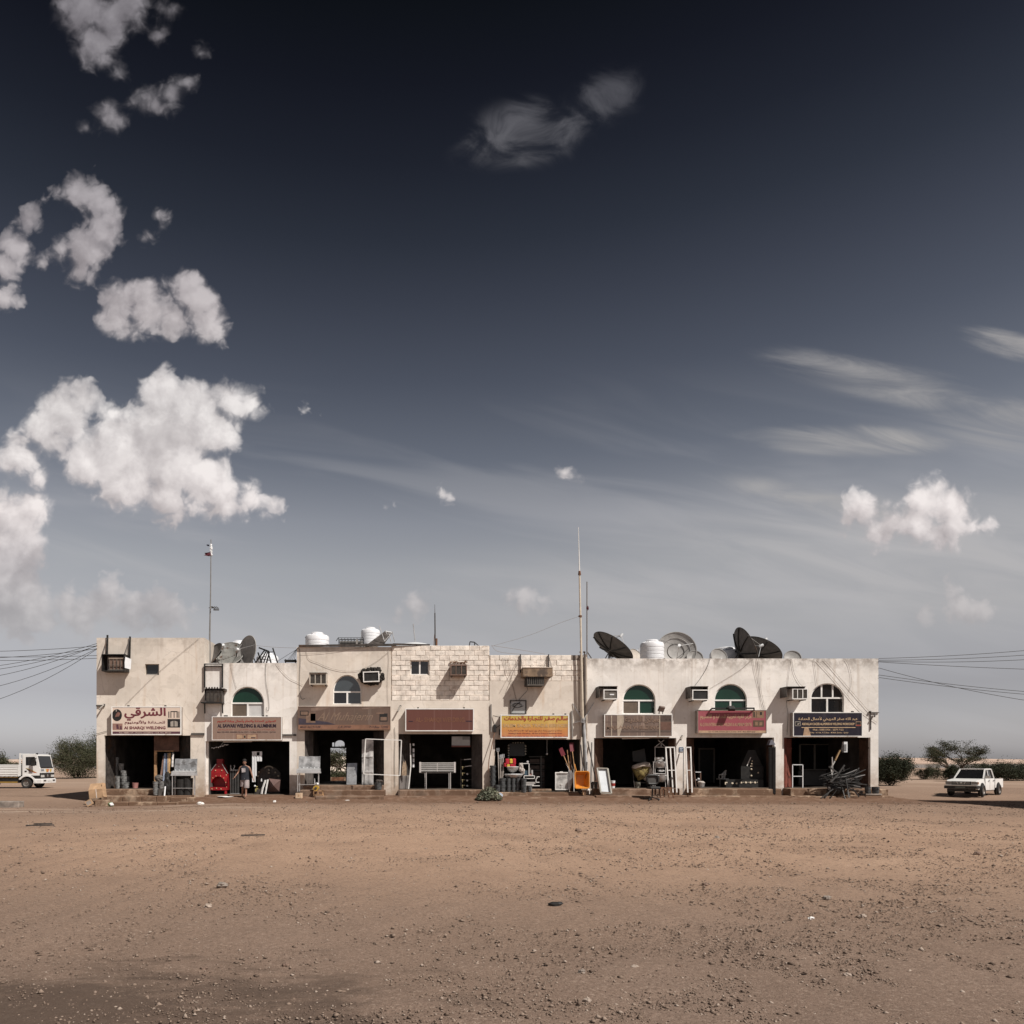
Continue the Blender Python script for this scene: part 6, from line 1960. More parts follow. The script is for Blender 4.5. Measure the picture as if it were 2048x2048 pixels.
# --- first shop
t = put('hanging_board', 'brown board filling the upper right of the first shop doorway', 'board', 332, 1503, 0.5)
pbox(308, 358, 1472, 1503, 0.5, 0.56).build('board', mat('brown_board', (0.13, 0.07, 0.052), 0.8, var=0.3, scale=2), t)
pbox(309, 347, 1501.3, 1503, 0.47, 0.499).build('bottom_batten', M_WOOD, t)
t = put('wooden_post', 'raw wooden post under the brown board', 'post', 311, 1577, 0.48)
MB().box(XX(308.3, .48), XX(313, .48), .48, .58, 0.487, ZZ(1503.2, .48)).build('post', M_WOOD, t)
for i, (lab, a, qa, b, qb, c) in enumerate((('pale blue fabric roll leaning in the first shop', 330.5, 1507, 327.5, 1548, (0.22, 0.25, 0.32)), ('striped brown pole leaning leftmost under the board', 328, 1512, 320.5, 1551, (0.20, 0.12, 0.09)), ('cream plank leaning between the rolls', 331, 1520, 328, 1551, (0.42, 0.30, 0.20)),
                                           ('dark blue roll leaning in the first shop', 333.5, 1507, 334, 1550, (0.055, 0.075, 0.13)), ('ochre plank leaning under the board', 339.5, 1506, 339, 1545, (0.40, 0.24, 0.10)), ('pale strip leaning against the metal stand', 346, 1506, 345, 1520, (0.45, 0.42, 0.40)), ('tan strip leaning next to the ochre plank', 336.8, 1506.5, 337, 1548, (0.36, 0.26, 0.17)))):
  t = put('leaning_plank', lab, 'plank', b, qb, 0.1, 'rolls and planks leaning in the first shop')
  m = MB(); m.bar(PT(a, qa, .42), (XX(b, .0), .0, ZZ(qb + 14, 0.0)), 0.085, 0.05); m.build('plank', mat('strip_%d' % i, c, 0.75, var=0.2, scale=6), t)
t = put('sack', 'grey slumped sack on the bucket by the wooden post', 'sack', 318, 1563, -0.75)
MB().blob((XX(317, -.75), -.72, ZZ(1556.5, -.75)), (0.2, 0.16, 0.16), 12, 8, 0.12).build('sack_body', mat('grey_sack', (0.13, 0.12, 0.11), 0.9, var=0.3, scale=5), t)
t = put('black_tarpaulin', 'black tarpaulin bundle between buckets and metal stand', 'tarpaulin', 335, 1592, -0.6)
m = MB(); m.blob((XX(335, -.6), -.55, ZZ(1572, -.6)), (0.22, 0.18, 0.52), 12, 10, 0.1); m.blob((XX(333, -.6), -.5, ZZ(1552, -.6)), (0.13, 0.12, 0.2), 10, 6, 0.15); m.build('bundle', M_BLACK, t)
t = put('white_pipe', 'short white pipe standing by the black tarpaulin', 'pipe', 328.5, 1599, -1.2)
MB().cone(PT(330.5, 1573, -1.0), PT(328.5, 1598, -1.2), 0.033, 0.033, 8).build('pipe', M_WHITEM, t)
t = put('bucket', 'pink plastic bucket in the gloom of the first shop', 'bucket', 270.5, 1577, 0.9)
MB().lathe([(0.12, 0), (0.15, 0.29), (0.14, 0.29), (0.11, 0.02), (0, 0.02)], 14, c=PT(270.5, 1577.3, .9), closed=False).build('bucket_body', mat('pink_plastic', (0.36, 0.17, 0.15), 0.6), t)

def grill_stand(label, p0, p1, ql, qt, qb, qf, y, cover):
  t = put('grill_stand', label, 'grill', (p0 + p1) / 2, qf, y, 'galvanised grill stands for sale')
  x0, x1 = XX(p0, y), XX(p1, y)
  zl, zt, zb, zf = ZZ(ql, y), ZZ(qt, y), ZZ(qb, y), ZZ(qf, y)
  m = MB()
  vs = []
  nx = 8
  for k in range(nx + 1):
    xx = x0 + 0.05 + (x1 - x0 - 0.08) * k / nx
    vs += [(xx, y + 0.28, zt), (xx, y + 0.42 + 0.004 * math.sin(k * 2.3), zl + 0.008 * math.sin(k * 1.7))]
  fs = [(2 * k, 2 * k + 2, 2 * k + 3, 2 * k + 1) for k in range(nx)]
  n = len(vs)
  vs += [(a, b + 0.02, c) for a, b, c in vs]
  fs2 = [tuple(reversed([i + n for i in f])) for f in fs]
  m.add(vs, fs + fs2 + [(1, 2 * nx + 1, 2 * nx + 1 + n, 1 + n)])
  m.build('lid', cover, t)
  m = MB()
  m.add([(x0, y, zt - 0.04), (x1, y, zt - 0.04), (x1 - 0.02, y + 0.3, zt), (x0 + 0.02, y + 0.3, zt)], [(0, 1, 2, 3)])
  m.box(x0 - 0.02, x1 + 0.02, y - 0.02, y + 0.30, zb, zb + 0.06)
  m.add([(x0, y - 0.005, zb + 0.062), (x1, y - 0.005, zb + 0.062), (x1, y, zt - 0.04), (x0, y, zt - 0.04)], [(0, 1, 2, 3)])
  m.box(x0, x1, y + 0.26, y + 0.298, zb, zt - 0.002)
  m.build('tray', mat('bright_steel', (0.60, 0.60, 0.60), 0.4, metal=0.5, var=0.12), t)
  m = MB()
  for k in range(6):
    m.blob((x0 + (x1 - x0) * (k + 0.7) / 6.4, y + 0.24, zt + 0.03), 0.022, 6, 4)
  m.build('skewer_knob', M_WHITEM, t)
  for (xx, yy) in ((x0 + 0.05, y + 0.02), (x1 - 0.06, y + 0.02), (x0 + 0.1, y + 0.26), (x1 - 0.1, y + 0.26)):
    m = MB(); m.bar((xx, yy, zb), (xx, yy, zf), 0.04); m.build('leg', M_ALU, t)
  m = MB(); m.bar((x0 + 0.05, y + 0.02, zf + 0.33), (x1 - 0.06, y + 0.02, zf + 0.33), 0.025); m.build('rail', M_ALU, t)
  return t

grill_stand('galvanised grill stand with a raised lid in front of the first shop', 342.5, 391, 1517.5, 1541.5, 1551.5, 1590.5, -0.75, M_STEEL)
grill_stand('galvanised grill stand with a cloudy lid beside the yellow motor', 593.2, 640, 1512.5, 1537, 1546.5, 1583.5, -0.95, mat('cloudy_steel', (0.42, 0.415, 0.41), 0.4, metal=0.6, var=0.4, scale=2.4))
t = put('storage_bin', 'pair of dark tubs stored under the first grill stand', 'tub', 372, 1590, -0.55)
m = MB(); m.lathe([(0.2, 0), (0.24, 0.75), (0, 0.75)], 14, c=(XX(362, -.5), -.5, 0.21), closed=False); m.lathe([(0.22, 0), (0.25, 0.8), (0, 0.8)], 14, c=(XX(375, -.5), -.46, 0.21), closed=False); m.build('tub', M_BLACK, t)
# boxes on the left corner
t = put('cardboard_box', 'big open cardboard box tied with a string at the left corner', 'box', 197, 1597, -1.9)
y = -1.9
m = MB(); z0, z1 = ZZ(1596, y), ZZ(1579, y)
m.M = Matrix.Translation((XX(194, y), y, z0)) @ Euler((R(3), R(-5), R(8))).to_matrix().to_4x4()
m.box(-0.33, 0.26, 0, 0.45, 0, 0.40); m.build('carton', M_CARD, t)
m2 = MB(); m2.M = m.M
m2.add([(-0.33, 0, 0.401), (0.26, 0, 0.401), (0.32, 0.16, 0.64), (-0.25, 0.16, 0.66), (-0.33, 0.015, 0.401), (0.26, 0.015, 0.401), (0.32, 0.175, 0.64), (-0.25, 0.175, 0.66)], [(0, 1, 2, 3), (7, 6, 5, 4), (1, 5, 6, 2), (3, 2, 6, 7), (0, 3, 7, 4)])
m2.add([(0.262, -0.02, 0.05), (0.42, 0.05, 0.0), (0.40, 0.1, 0.62), (0.262, 0.05, 0.68)], [(0, 1, 2, 3)])
m2.build('flap', M_CARD, t)
m2 = MB(); m2.M = m.M; m2.box(-0.02, 0.0, -0.008, -0.002, 0.0, 0.4); m2.build('string', M_WHITE, t)
t = put('cardboard_box', 'small tipped cardboard box on the ground at the left corner', 'box', 182, 1614, -2.6)
y = -2.6
m = MB(); m.M = Matrix.Translation((XX(183.5, y), y, gz(XX(183.5, y), y))) @ Euler((0, R(-32), R(15))).to_matrix().to_4x4(); m.box(-0.13, 0.13, -0.13, 0.13, 0.07, 0.32); m.build('carton', M_CARD, t)
m2 = MB(); m2.M = m.M; m2.box(-0.10, 0.10, -0.135, -0.131, 0.12, 0.28); m2.build('label_panel', mat('grey_label', (0.30, 0.26, 0.23), 0.7), t)
t = put('stone_block', 'square rough stone block beside the tipped box', 'block', 196, 1611, -2.5)
y = -2.5
MB().cbox(XX(189, y), XX(214, y), y, y + 0.4, gz(XX(200, y), y) - 0.05, ZZ(1600, y), 0.03).build('block_body', M_CONC, t)
t = put('plastic_bag', 'crumpled green and white plastic bag by the left kerb', 'bag', 222, 1617, -2.75)
y = -2.75; g = gz(XX(222, y), y)
rd = random.Random(12)
MB().blob((XX(221, y), y, g + 0.09), (0.13, 0.1, 0.11), 9, 6, 0.3, rd).build('bag', mat('green_bag', (0.13, 0.22, 0.08), 0.4, var=0.3, scale=14), t)
MB().blob((XX(224, y), y - 0.06, g + 0.1), (0.09, 0.07, 0.08), 8, 5, 0.35, rd).build('bag_top', M_WHITEM, t)
for (lab, px, py, sx, sz) in (('crumpled white bag by the pillar left of the fireplace', 401, 1602, 0.15, 0.075), ('white sheet of litter lying in front of the fireplace shop', 451, 1600.5, 0.33, 0.03), ('white scrap in front of the dark pyramid hood', 549, 1605, 0.07, 0.06), ('flat white scrap on the ground before the grey arched shop', 694, 1602, 0.11, 0.02),
                              ('white scrap under the stair shadow pillar', 781, 1587, 0.07, 0.05), ('white scrap left of the block wall shop', 785, 1590, 0.06, 0.05), ('pale stone chip at the foot of the slatted bench shop', 826, 1585, 0.1, 0.06), ('white crumb beside the pale chip', 841, 1589, 0.05, 0.03), ('white scrap below the grated doorstep', 859, 1596, 0.06, 0.03),
                              ('pale scrap lying left of the leafy heap', 934, 1599, 0.11, 0.02), ('white scrap below the white uprights', 1382, 1590, 0.09, 0.04), ('pale stone near the black standing door', 1548, 1592, 0.07, 0.05), ('white paper scrap far out in the yard', 1622, 1838, 0.04, 0.018)):
  x, y, g = gpt(px, py)
  y = max(min(y, 1.0), y)
  rd = random.Random(px)
  t = thing('litter', lab, 'litter', (x, y, g), 'scraps of litter')
  MB().blob((x, y, g + sz * 0.6), (sx, sx * 0.6, sz), 9, 5, 0.35, rd).build('scrap', M_WHITE, t)
# --- second shop
y = 0.45
t = put('fireplace', 'red painted steel fireplace with gold studs and an arched mouth', 'fireplace', 435, 1589, y)
RED = mat('red_enamel', (0.30, 0.012, 0.016), 0.4, var=0.15, scale=3); GLD = mat('brass_stud', (0.75, 0.60, 0.35), 0.35, metal=0.3, var=0.05)
def PP(pts): return [(XX(a, y), ZZ(b, y)) for a, b in pts]
MB().prism(PP([(432, 1528), (444, 1528), (444, 1518), (432, 1518)]), y + 0.12, y + 0.42).build('chimney', RED, t)
MB().prism(PP([(418, 1548), (455.5, 1548), (444.5, 1528.2), (432, 1528.2)]), y + 0.02, y + 0.5).build('hood', RED, t)
m = MB(); ar = [(436.5 - 15.5 * math.cos(a), 1574.3 - 21.5 * math.sin(a)) for a in np.linspace(0, math.pi, 15)]
top = [(418 + 37.5 * k / 14, 1548.3) for k in range(15)]
for k in range(14):
  q = PP([ar[k], ar[k + 1], top[k + 1], top[k]])
  m.add([(a, y, b) for a, b in q] + [(a, y + 0.45, b) for a, b in q[:2]], [(0, 1, 2, 3), (4, 5, 1, 0)])
e = PP([(418, 1574.3), (421, 1574.3), (418, 1548.3)]); m.add([(e[0][0], y, e[0][1]), (e[1][0], y, e[1][1]), (e[2][0], y, e[2][1])], [(0, 1, 2)])
m.box(XX(418, y), XX(418.4, y), y, y + 0.46, ZZ(1574.3, y), ZZ(1548.3, y)); m.box(XX(455, y), XX(455.5, y), y, y + 0.46, ZZ(1574.3, y), ZZ(1548.3, y)); m.box(XX(418, y), XX(455, y), y + 0.46, y + 0.48, ZZ(1574, y), ZZ(1548, y))
m.build('body', RED, t)
y2 = y - 0.18
MB().box(XX(414, y2), XX(453.5, y2), y2, y + 0.5, ZZ(1580.5, y2), ZZ(1574.5, y2)).build('hearth', RED, t)
for px in (416, 451):
  MB().prism([(XX(px - 2.2, y2), ZZ(1588, y2)), (XX(px + 2.2, y2), ZZ(1588, y2)), (XX(px + 1.6, y2), ZZ(1580.6, y2)), (XX(px - 1.6, y2), ZZ(1580.6, y2))], y2 + 0.02, y2 + 0.1).build('leg', RED, t)
m = MB()
for k in range(0, 15, 2): m.blob((XX(ar[k][0] * 1.0 + (1.2 if k > 7 else -1.2 if k < 7 else 0), y), y - 0.01, ZZ(ar[k][1] - (1.2 if 3 < k < 11 else 0), y)), 0.024, 6, 4)
for (a, b) in ((437.5, 1533), (431, 1541), (443.5, 1541), (420.5, 1550), (452.5, 1550)): m.blob((XX(a, y), y + 0.0, ZZ(b, y)), 0.03, 6, 4)
for (a, b) in ((424, 1578), (442, 1578), (433, 1576.5)): m.blob((XX(a, y2), y2 - 0.01, ZZ(b, y2)), 0.03, 6, 4)
m.build('stud', GLD, t)
m = MB(); m.bar((XX(418, y), y + 0.0, ZZ(1547, y)), (XX(432.2, y), y + 0.0, ZZ(1528, y)), 0.03); m.bar((XX(455.5, y), y + 0.0, ZZ(1547, y)), (XX(444.4, y), y + 0.0, ZZ(1528, y)), 0.03); m.build('edge_trim', M_ALU, t)
t = put('iron_gate', 'narrow iron railing panel with scrolled top behind the man', 'railing', 469, 1589, 0.6)
y = 0.6
for k in range(6):
  px = 461 + 3.3 * k
  m = MB(); m.bar(PT(px, 1588, y), PT(px, 1540, y), 0.022); m.build('bar', mat('grey_iron', (0.16, 0.155, 0.15), 0.5, metal=0.3), t)
m = MB()
for (a, b, c, d) in ((460, 1540, 479, 1540), (460, 1587, 479, 1587), (461, 1534, 463, 1539), (467, 1539, 470, 1531), (461, 1530, 462, 1534)): m.bar(PT(a, b, y), PT(c, d, y), 0.025)
for (a, b) in ((461.5, 1532), (461.5, 1536), (469, 1531), (467, 1540.5), (473, 1540.5), (477.5, 1540.5)): m.blob((XX(a, y), y - 0.02, ZZ(b, y)), 0.035, 6, 4)
m.build('scroll', M_ALU, t)
y = 0.12
t = put('white_sheet', 'tall white corrugated sheet standing behind the man', 'sheet', 508, 1565, y)
m = MB()
for k in range(4):
  pbox(504.3 + 2.3 * k, 504.3 + 2.3 * k + 1.9, 1505, 1564 - 3.0 * max(0, k - 2) * 4, y + 0.02 * (k % 2), y + 0.04 + 0.02 * (k % 2), m)
pbox(504, 514, 1503, 1505, y - 0.01, y + 0.06, m)
m.build('sheet_panel', M_WHITEM, t)
m = MB()
for k in range(4): pbox(514 + 2.5 * k, 514 + 2.5 * k + 2.1, 1511, 1522.5, y + 0.02 * (k % 2), y + 0.04 + 0.02 * (k % 2), m)
pbox(519.3, 524, 1503, 1511, y, y + 0.05, m); pbox(514, 519, 1503, 1504, y, y + 0.05, m)
m.build('upper_panel', M_WHITEM, t)
y = 0.4
t = put('pyramid_hood', 'dark brown sheet metal pyramid hood lying on its side', 'hood', 549, 1585, y)
ap = (XX(549.5, y), y - 0.35, ZZ(1570.5, y)); c4 = [PT(537.5, 1557, y), PT(561, 1559.5, y), PT(558.5, 1583, y), (XX(534, y), y + 0.1, ZZ(1584, y))]
MB().add(c4 + [ap, (XX(548, y), y + 0.4, ZZ(1571, y))], [(1, 0, 4), (2, 1, 4), (3, 2, 4), (0, 3, 4), (0, 1, 5), (1, 2, 5), (2, 3, 5), (3, 0, 5)]).build('hood_sheet', mat('brown_primer', (0.14, 0.085, 0.075), 0.6, var=0.15), t)
for (lab, a, qa, b, qb, w) in (('wider cream board leaning left of the pyramid hood', 531, 1560, 525, 1577.5, 0.1), ('narrower white board leaning against the pyramid hood', 536, 1559, 532.5, 1577.5, 0.07)):
  t = put('white_board', lab, 'board', b, 1588, y, 'pale boards leaning by the pyramid hood')
  m = MB(); m.bar(PT(a, qa, .3), PT(b, qb, .15), w, 0.03); m.bar(PT(b, qb, .15), PT(b - 2, 1588, .1), w, 0.03); m.build('board', M_WHITE, t)
y = 1.6
t = put('ornate_headboard', 'dark ornate metal headboard with a pale arch deep in the second shop', 'headboard', 538, 1590, y)
m = MB(); m.prism([(XX(a, y), ZZ(b, y)) for a, b in ((515, 1587), (561, 1587), (561, 1545), (550, 1535), (538, 1531), (526, 1535), (515, 1545))], y, y + 0.06); m.build('panel', M_DARK, t)
m = MB(); m.tube([(XX(538 + 8 * math.cos(a), y), y - 0.03, ZZ(1537 - 4.5 * math.sin(a), y)) for a in np.linspace(0, math.pi, 9)], 0.035, 5)
for (a, b) in ((538, 1540), (538, 1546), (518, 1544), (551, 1545), (557, 1552), (516, 1552)): m.blob((XX(a, y), y - 0.03, ZZ(b, y)), 0.05, 7, 5)
m.build('ornament', mat('pale_ornament', (0.42, 0.36, 0.28), 0.5), t)
t = put('machine', 'small dark machine with yellow fittings beside the man', 'machine', 516, 1586, 0.3)
y = .3
m = MB(); pbox(509, 524, 1578, 1587.5, y, y + .3, m); m.build('body', M_DARK, t)
m = MB(); pbox(511, 516, 1577, 1578.5, y - .02, y + .05, m); pbox(510.5, 512.5, 1578.5, 1583, y - .04, y - .005, m); m.blob(PT(513.5, 1573.5, y), .04, 6, 4); m.build('yellow_fitting', mat('dull_yellow', (0.42, 0.36, 0.14), 0.5), t)
m = MB(); m.blob((XX(510, y), y - .02, ZZ(1572, y)), .05, 6, 5); m.blob((XX(522, y), y + .1, ZZ(1559, y)), .04, 6, 4); m.blob((XX(522, y), y + .1, ZZ(1562, y)), .04, 6, 4); m.build('white_knob', M_WHITEM, t)
t = put('hanging_string', 'string of small white fittings hung under the lintel of the second shop', 'string', 440, 1490, 0.5)
m = MB(); y = .5
pts = [(424, 1495.5), (428, 1495.8), (433, 1494.5), (437, 1494), (441, 1493), (446, 1491), (449.5, 1489.5), (454, 1488.5), (457.5, 1489.5)]
m.tube([PT(a, b, y) for a, b in pts] , .012, 4); m.bar(PT(441, 1493, y), PT(447, 1483, y), .012)
for i, (a, b) in enumerate(pts[:8]): m.blob((XX(a, y), y - .02, ZZ(b + (i % 2), y)), .035, 6, 4)
m.build('fittings', M_WHITEM, t)
for (lab, a, c, q) in (('fluorescent tube lamp under the brown sign of the second shop', 447, 504, 1484), ('fluorescent tube lamp under the bleached sign', 1244, 1299, 1477.3)):
  t = put('tube_lamp', lab, 'lamp', (a + c) / 2, q, 0.22, 'fluorescent tubes under the lintels')
  m = MB(); m.cone(PT(a, q, .22), PT(c, q - 1, .22), .022, .022, 8); m.build('tube', M_WHITE, t)
  m = MB(); m.bar((XX(a, .22), .22, ZZ(q, .22) + .04), (XX(c, .22), .22, ZZ(q - 1, .22) + .04), .05, .03); m.build('fitting', M_ALU, t)
# --- third shop
y = -1.25
t = put('motor', 'yellow motor on a small steel trestle by the second grill stand', 'motor', 633, 1592, y)
YEL = mat('worn_yellow', (0.45, 0.29, 0.05), 0.5, var=0.2, scale=8, dirt=(0.15, 0.09, 0.04), dirt_amt=0.35)
m = MB(); m.cone(PT(631.5, 1576.5, y), (XX(632.5, y), y + .3, ZZ(1576, y)), .125, .11, 16); m.build('drum', YEL, t)
m = MB(); m.cone((XX(631.5, y), y - .02, ZZ(1576.5, y)), PT(631.5, 1576.5, y), .06, .06, 10); m.build('hub', M_DARK, t)
m = MB(); m.blob((XX(634, y), y + .12, ZZ(1568.5, y)), (.1, .1, .09), 8, 6); m.cone((XX(629, y), y + .1, ZZ(1569, y)), (XX(628.5, y), y + .1, ZZ(1557, y)), .035, .02, 8); m.build('carburettor', M_ALU, t)
m = MB()
for (a, b, c, d) in ((627, 1582, 645, 1582), (627, 1590, 645, 1590), (627.5, 1582, 627.5, 1592), (636, 1582, 636, 1592), (645, 1580, 649, 1601), (645, 1580, 645, 1590)): m.bar(PT(a, b, y), PT(c, d, y), .028)
m.build('trestle', M_WOOD, t)
t = put('cardboard_box', 'pale closed cardboard box beside the second grill stand', 'box', 598, 1591.5, -1.35)
m = MB(); m.M = Matrix.Translation((XX(598, -1.35), -1.35, 0.10)) @ Euler((0, 0, R(-8))).to_matrix().to_4x4(); m.cbox(-.14, .14, -.1, .14, 0, .24, .006); m.build('carton', mat('pale_card', (0.58, 0.43, 0.30), 0.8, var=.1), t)
m2 = MB(); m2.M = m.M; m2.box(-.03, .05, -.103, -.101, .08, .18); m2.build('print', M_CARD, t)
t = put('metal_sheet', 'mottled steel sheet leaning inside the third shop', 'sheet', 703, 1569, .5)
y = .5
MB().add([PT(693, 1569, y), PT(713, 1569, y), (XX(713.5, y), y + .25, ZZ(1526, y)), (XX(693.5, y), y + .25, ZZ(1526.5, y)), (XX(693, y), y + .02, ZZ(1569, y)), (XX(713, y), y + .02, ZZ(1569, y)), (XX(713.5, y), y + .27, ZZ(1526, y)), (XX(693.5, y), y + .27, ZZ(1526.5, y))],
         [(0, 1, 2, 3), (7, 6, 5, 4), (1, 5, 6, 2), (3, 2, 6, 7), (0, 3, 7, 4)]).build('sheet', M_STEEL, t)
t = put('bucket', 'dented black bucket on the doorstep of the third shop', 'bucket', 756, 1579, -0.6)
y = -.65
m = MB(); m.lathe([(.15, 0), (.2, .33), (.185, .33), (.13, .03), (0, .03)], 14, c=(XX(756.5, y), y, .47), closed=False); m.build('bucket_body', M_RUBD, t)
m = MB(); m.blob((XX(758, y), y, .84), (.16, .12, .1), 8, 5, .3); m.build('rubbish', M_DARK, t)
y = -1.0
t = put('window_frame_blank', 'slim white steel frame propped across the third shop pillar', 'frame', 765, 1551, y)
P4 = [(731.5, 1477.8), (803, 1480.5), (800, 1551), (727.5, 1547.8)]
for k in range(4):
  (a, b), (c, d) = P4[k], P4[(k + 1) % 4]
  m = MB(); m.bar(PT(a, b, y), PT(c, d, y), .045, .035); m.build('rail', M_WHITE, t)
m = MB()
for (a, b) in ((729, 1549), (799, 1551)):
  m.bar((XX(a, y), y + .01, ZZ(b, y)), (XX(a - 1, y), y + .03, gz(XX(a, y), y) + (.0 if a > 780 else .46)), .028)
m.build('prop', M_DARK, t)
t = put('railing', 'open steel stair railing standing in front of the third shop pillar', 'railing', 812, 1590, -1.5)
# the railing whose shadow falls on the pillar: stringers, balusters
# --- fourth shop
y = 0.25
t = put('slatted_bench', 'pale steel slatted bench frame on thin legs', 'bench', 875, 1578, y)
m = MB()
for k in range(5): m.bar(PT(842, 1526 + 3.9 * k, y), PT(908, 1526 + 3.9 * k, y), .022, .03)
m.build('slat', M_WHITE, t)
m = MB()
for px in (840.5, 909.5): m.bar(PT(px, 1524, y), PT(px, 1545, y), .09, .04)
m.bar(PT(874.5, 1525, y), PT(874.5, 1543, y), .03); m.build('end_post', mat('pale_steel', (0.52, 0.49, 0.47), 0.5, var=.1), t)
for (px, yy) in ((852.5, y), (901, y), (850, y + .45), (898, y + .45)):
  m = MB(); m.bar(PT(px, 1545, yy), (XX(px, yy), yy, .47), .03); m.build('leg', mat('pale_steel', (0.52, 0.49, 0.47), 0.5), t)
m = MB(); m.bar((XX(838, y), y + .03, ZZ(1545.5, y)), (XX(912, y), y + .03, ZZ(1545.5, y)), .05, .04); m.build('rail', M_DARK, t)
t = put('tool_shelf', 'black shelf of yellow handled fittings just inside the fourth shop', 'shelf', 933, 1578, 0.9)
y = .9
m = MB()
for q in (1518.5, 1533, 1546, 1559, 1571): pbox(922, 944, q, q + .9, y, y + .4, m)
m.box(XX(921.5, y), XX(922.4, y), y, y + .4, .47, ZZ(1517, y)); m.build('shelf_frame', M_DARK, t)
m = MB()
for i, q in enumerate((1534, 1546.5, 1560, 1571)): pbox(924, 929 + i % 2, q - 1.2, q + .6, y - .06, y - .005, m); pbox(924.5, 926, q + .6, q + 4.6, y - .05, y - .01, m)
m.build('yellow_fitting', mat('ochre_fitting', (0.46, 0.38, 0.20), 0.5), t)
m = MB()
for q in (1548, 1561, 1571.5): m.blob((XX(934.5, y), y - .02, ZZ(q, y)), .05, 7, 5)
m.bar((XX(928, y), y - .03, ZZ(1519.5, y)), (XX(942, y), y - .03, ZZ(1518, y)), .05, .03); m.bar((XX(930, y), y - .03, ZZ(1533, y)), (XX(943, y), y - .03, ZZ(1531.5, y)), .04, .03); m.build('pale_fitting', M_WHITE, t)
t = put('hanging_sheet', 'pale grey panel hung in the upper right of the fourth doorway', 'panel', 922, 1495, 0.5)
pbox(903.5, 940, 1473, 1491, .45, .5).build('panel', mat('grey_panel', (0.36, 0.36, 0.355), 0.35, var=.08), t)
m = MB(); pbox(925, 940, 1473.2, 1479.5, .43, .449, m); m.build('upper_flap', mat('mid_grey', (0.20, 0.2, 0.2), 0.5), t)
m = MB(); pbox(903, 941, 1491, 1494, .42, .55, m); m.build('ledge', mat('dull_red', (0.16, 0.06, 0.05), .7), t)
t = put('white_pole', 'white pole leaning in the left side of the fourth doorway', 'pole', 821, 1535, .3)
m = MB(); m.cone(PT(820.5, 1487, .4), PT(821.5, 1533, .3), .03, .03, 8); m.cone(PT(821.5, 1533, .3), PT(817, 1578, .25), .028, .028, 8); m.build('pole', M_WHITE, t)
t = put('slit_light_strip', 'white strips standing in for daylight through back slits of the fourth shop', 'strip', 827, 1526, .6)  # white pieces put in for daylight coming through slits at the back
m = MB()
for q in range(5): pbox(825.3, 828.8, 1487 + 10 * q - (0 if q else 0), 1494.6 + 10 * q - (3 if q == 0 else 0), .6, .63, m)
m.build('slit_light', M_WHITEM, t)
t = put('wood_offcut', 'split wood offcut propped against the corrugated patch', 'wood', 809, 1551, .0)
m = MB(); m.prism([(XX(a, 0), ZZ(b, 0)) for a, b in ((803, 1551), (813, 1551), (813, 1530), (811, 1521), (809, 1526), (807, 1522), (804.5, 1532))], -.02, .06); m.build('offcut', mat('grey_wood', (0.33, 0.245, 0.17), .85, var=.25, scale=8), t)
# --- fifth shop
y = -.35
t = put('cushion', 'red cushion with a yellow stripe on the stacked goods', 'cushion', 1020, 1533, y)
RC = mat('red_cloth', (0.42, 0.02, 0.035), .8, var=.1); YC = mat('yellow_cloth', (0.62, 0.42, 0.06), .8, var=.1)
for (a, c, q, r, mm) in ((1011, 1018.6, 1517.5, 1528, RC), (1018.9, 1025.3, 1517.5, 1526.5, YC), (1025.6, 1032, 1517, 1528, RC), (1008, 1013, 1526, 1533, RC), (1013.3, 1019.7, 1528.3, 1533.3, YC), (1020, 1031.5, 1528.3, 1533.5, RC)):
  m = MB(); m.cbox(XX(a, y), XX(c, y), y, y + .25, ZZ(r, y), ZZ(q, y), .03); m.build('cushion_pad', mm, t)
for (lab, px, q0, w, rz) in (('smaller shiny half bowl under the red cushion', 1026, 1533.8, 24, 11), ('larger shiny half bowl resting on the bucket row', 1028, 1548.5, 37, 10.5)):
  t = put('steel_bowl', lab, 'bowl', px, q0 + rz, y, 'steel bowls of the fifth shop')
  r = w / 2 * (y + DC) / F; h = rz * (y + DC) / F
  m = MB(); m.lathe([(0.02, -h)] + [(r * math.sin(a), -h * math.cos(a)) for a in np.linspace(.15, math.pi / 2, 8)] + [(r * .94, 0), (r * .6, -h * .6), (0, -h * .85)], 22, c=(XX(px, y), y + .1, ZZ(q0, y)), closed=False); m.build('bowl', M_ALU, t, smooth=50)
  m = MB(); m.tube([(XX(px, y) + r * math.cos(2 * math.pi * k / 22), y + .1 + r * math.sin(2 * math.pi * k / 22), ZZ(q0, y)) for k in range(23)], .016, 5); m.build('rim', M_WHITEM, t)
t = put('white_cloth', 'crumpled white cloth beside the steel bowls', 'cloth', 1044, 1548, y)
m = MB(); rd = random.Random(2); m.blob(PT(1042, 1535, y), (.12, .1, .2), 9, 7, .3, rd); m.blob(PT(1046, 1543, y), (.1, .1, .16), 9, 7, .3, rd); m.build('cloth', mat('grey_white_cloth', (.5, .45, .41), .85), t)
t = put('pipe_rack', 'white bent pipe rack stepping down to the right', 'rack', 1062, 1583, y)
m = MB(); y = -.45
for pts in (((1048, 1557), (1048, 1551.5), (1069, 1551.5), (1069, 1557), (1074, 1557), (1074, 1553.5), (1079, 1553.5)), ((1048, 1557), (1072, 1557), (1072, 1564.5), (1078.5, 1564.5)), ((1052, 1571.5), (1079.5, 1571.5)), ((1046, 1527), (1058, 1527), (1058, 1551))):
  for (a, b), (c, d) in zip(pts, pts[1:]): m.bar(PT(a, b, y), PT(c, d, y), .03)
m.build('pipework', M_WHITE, t)
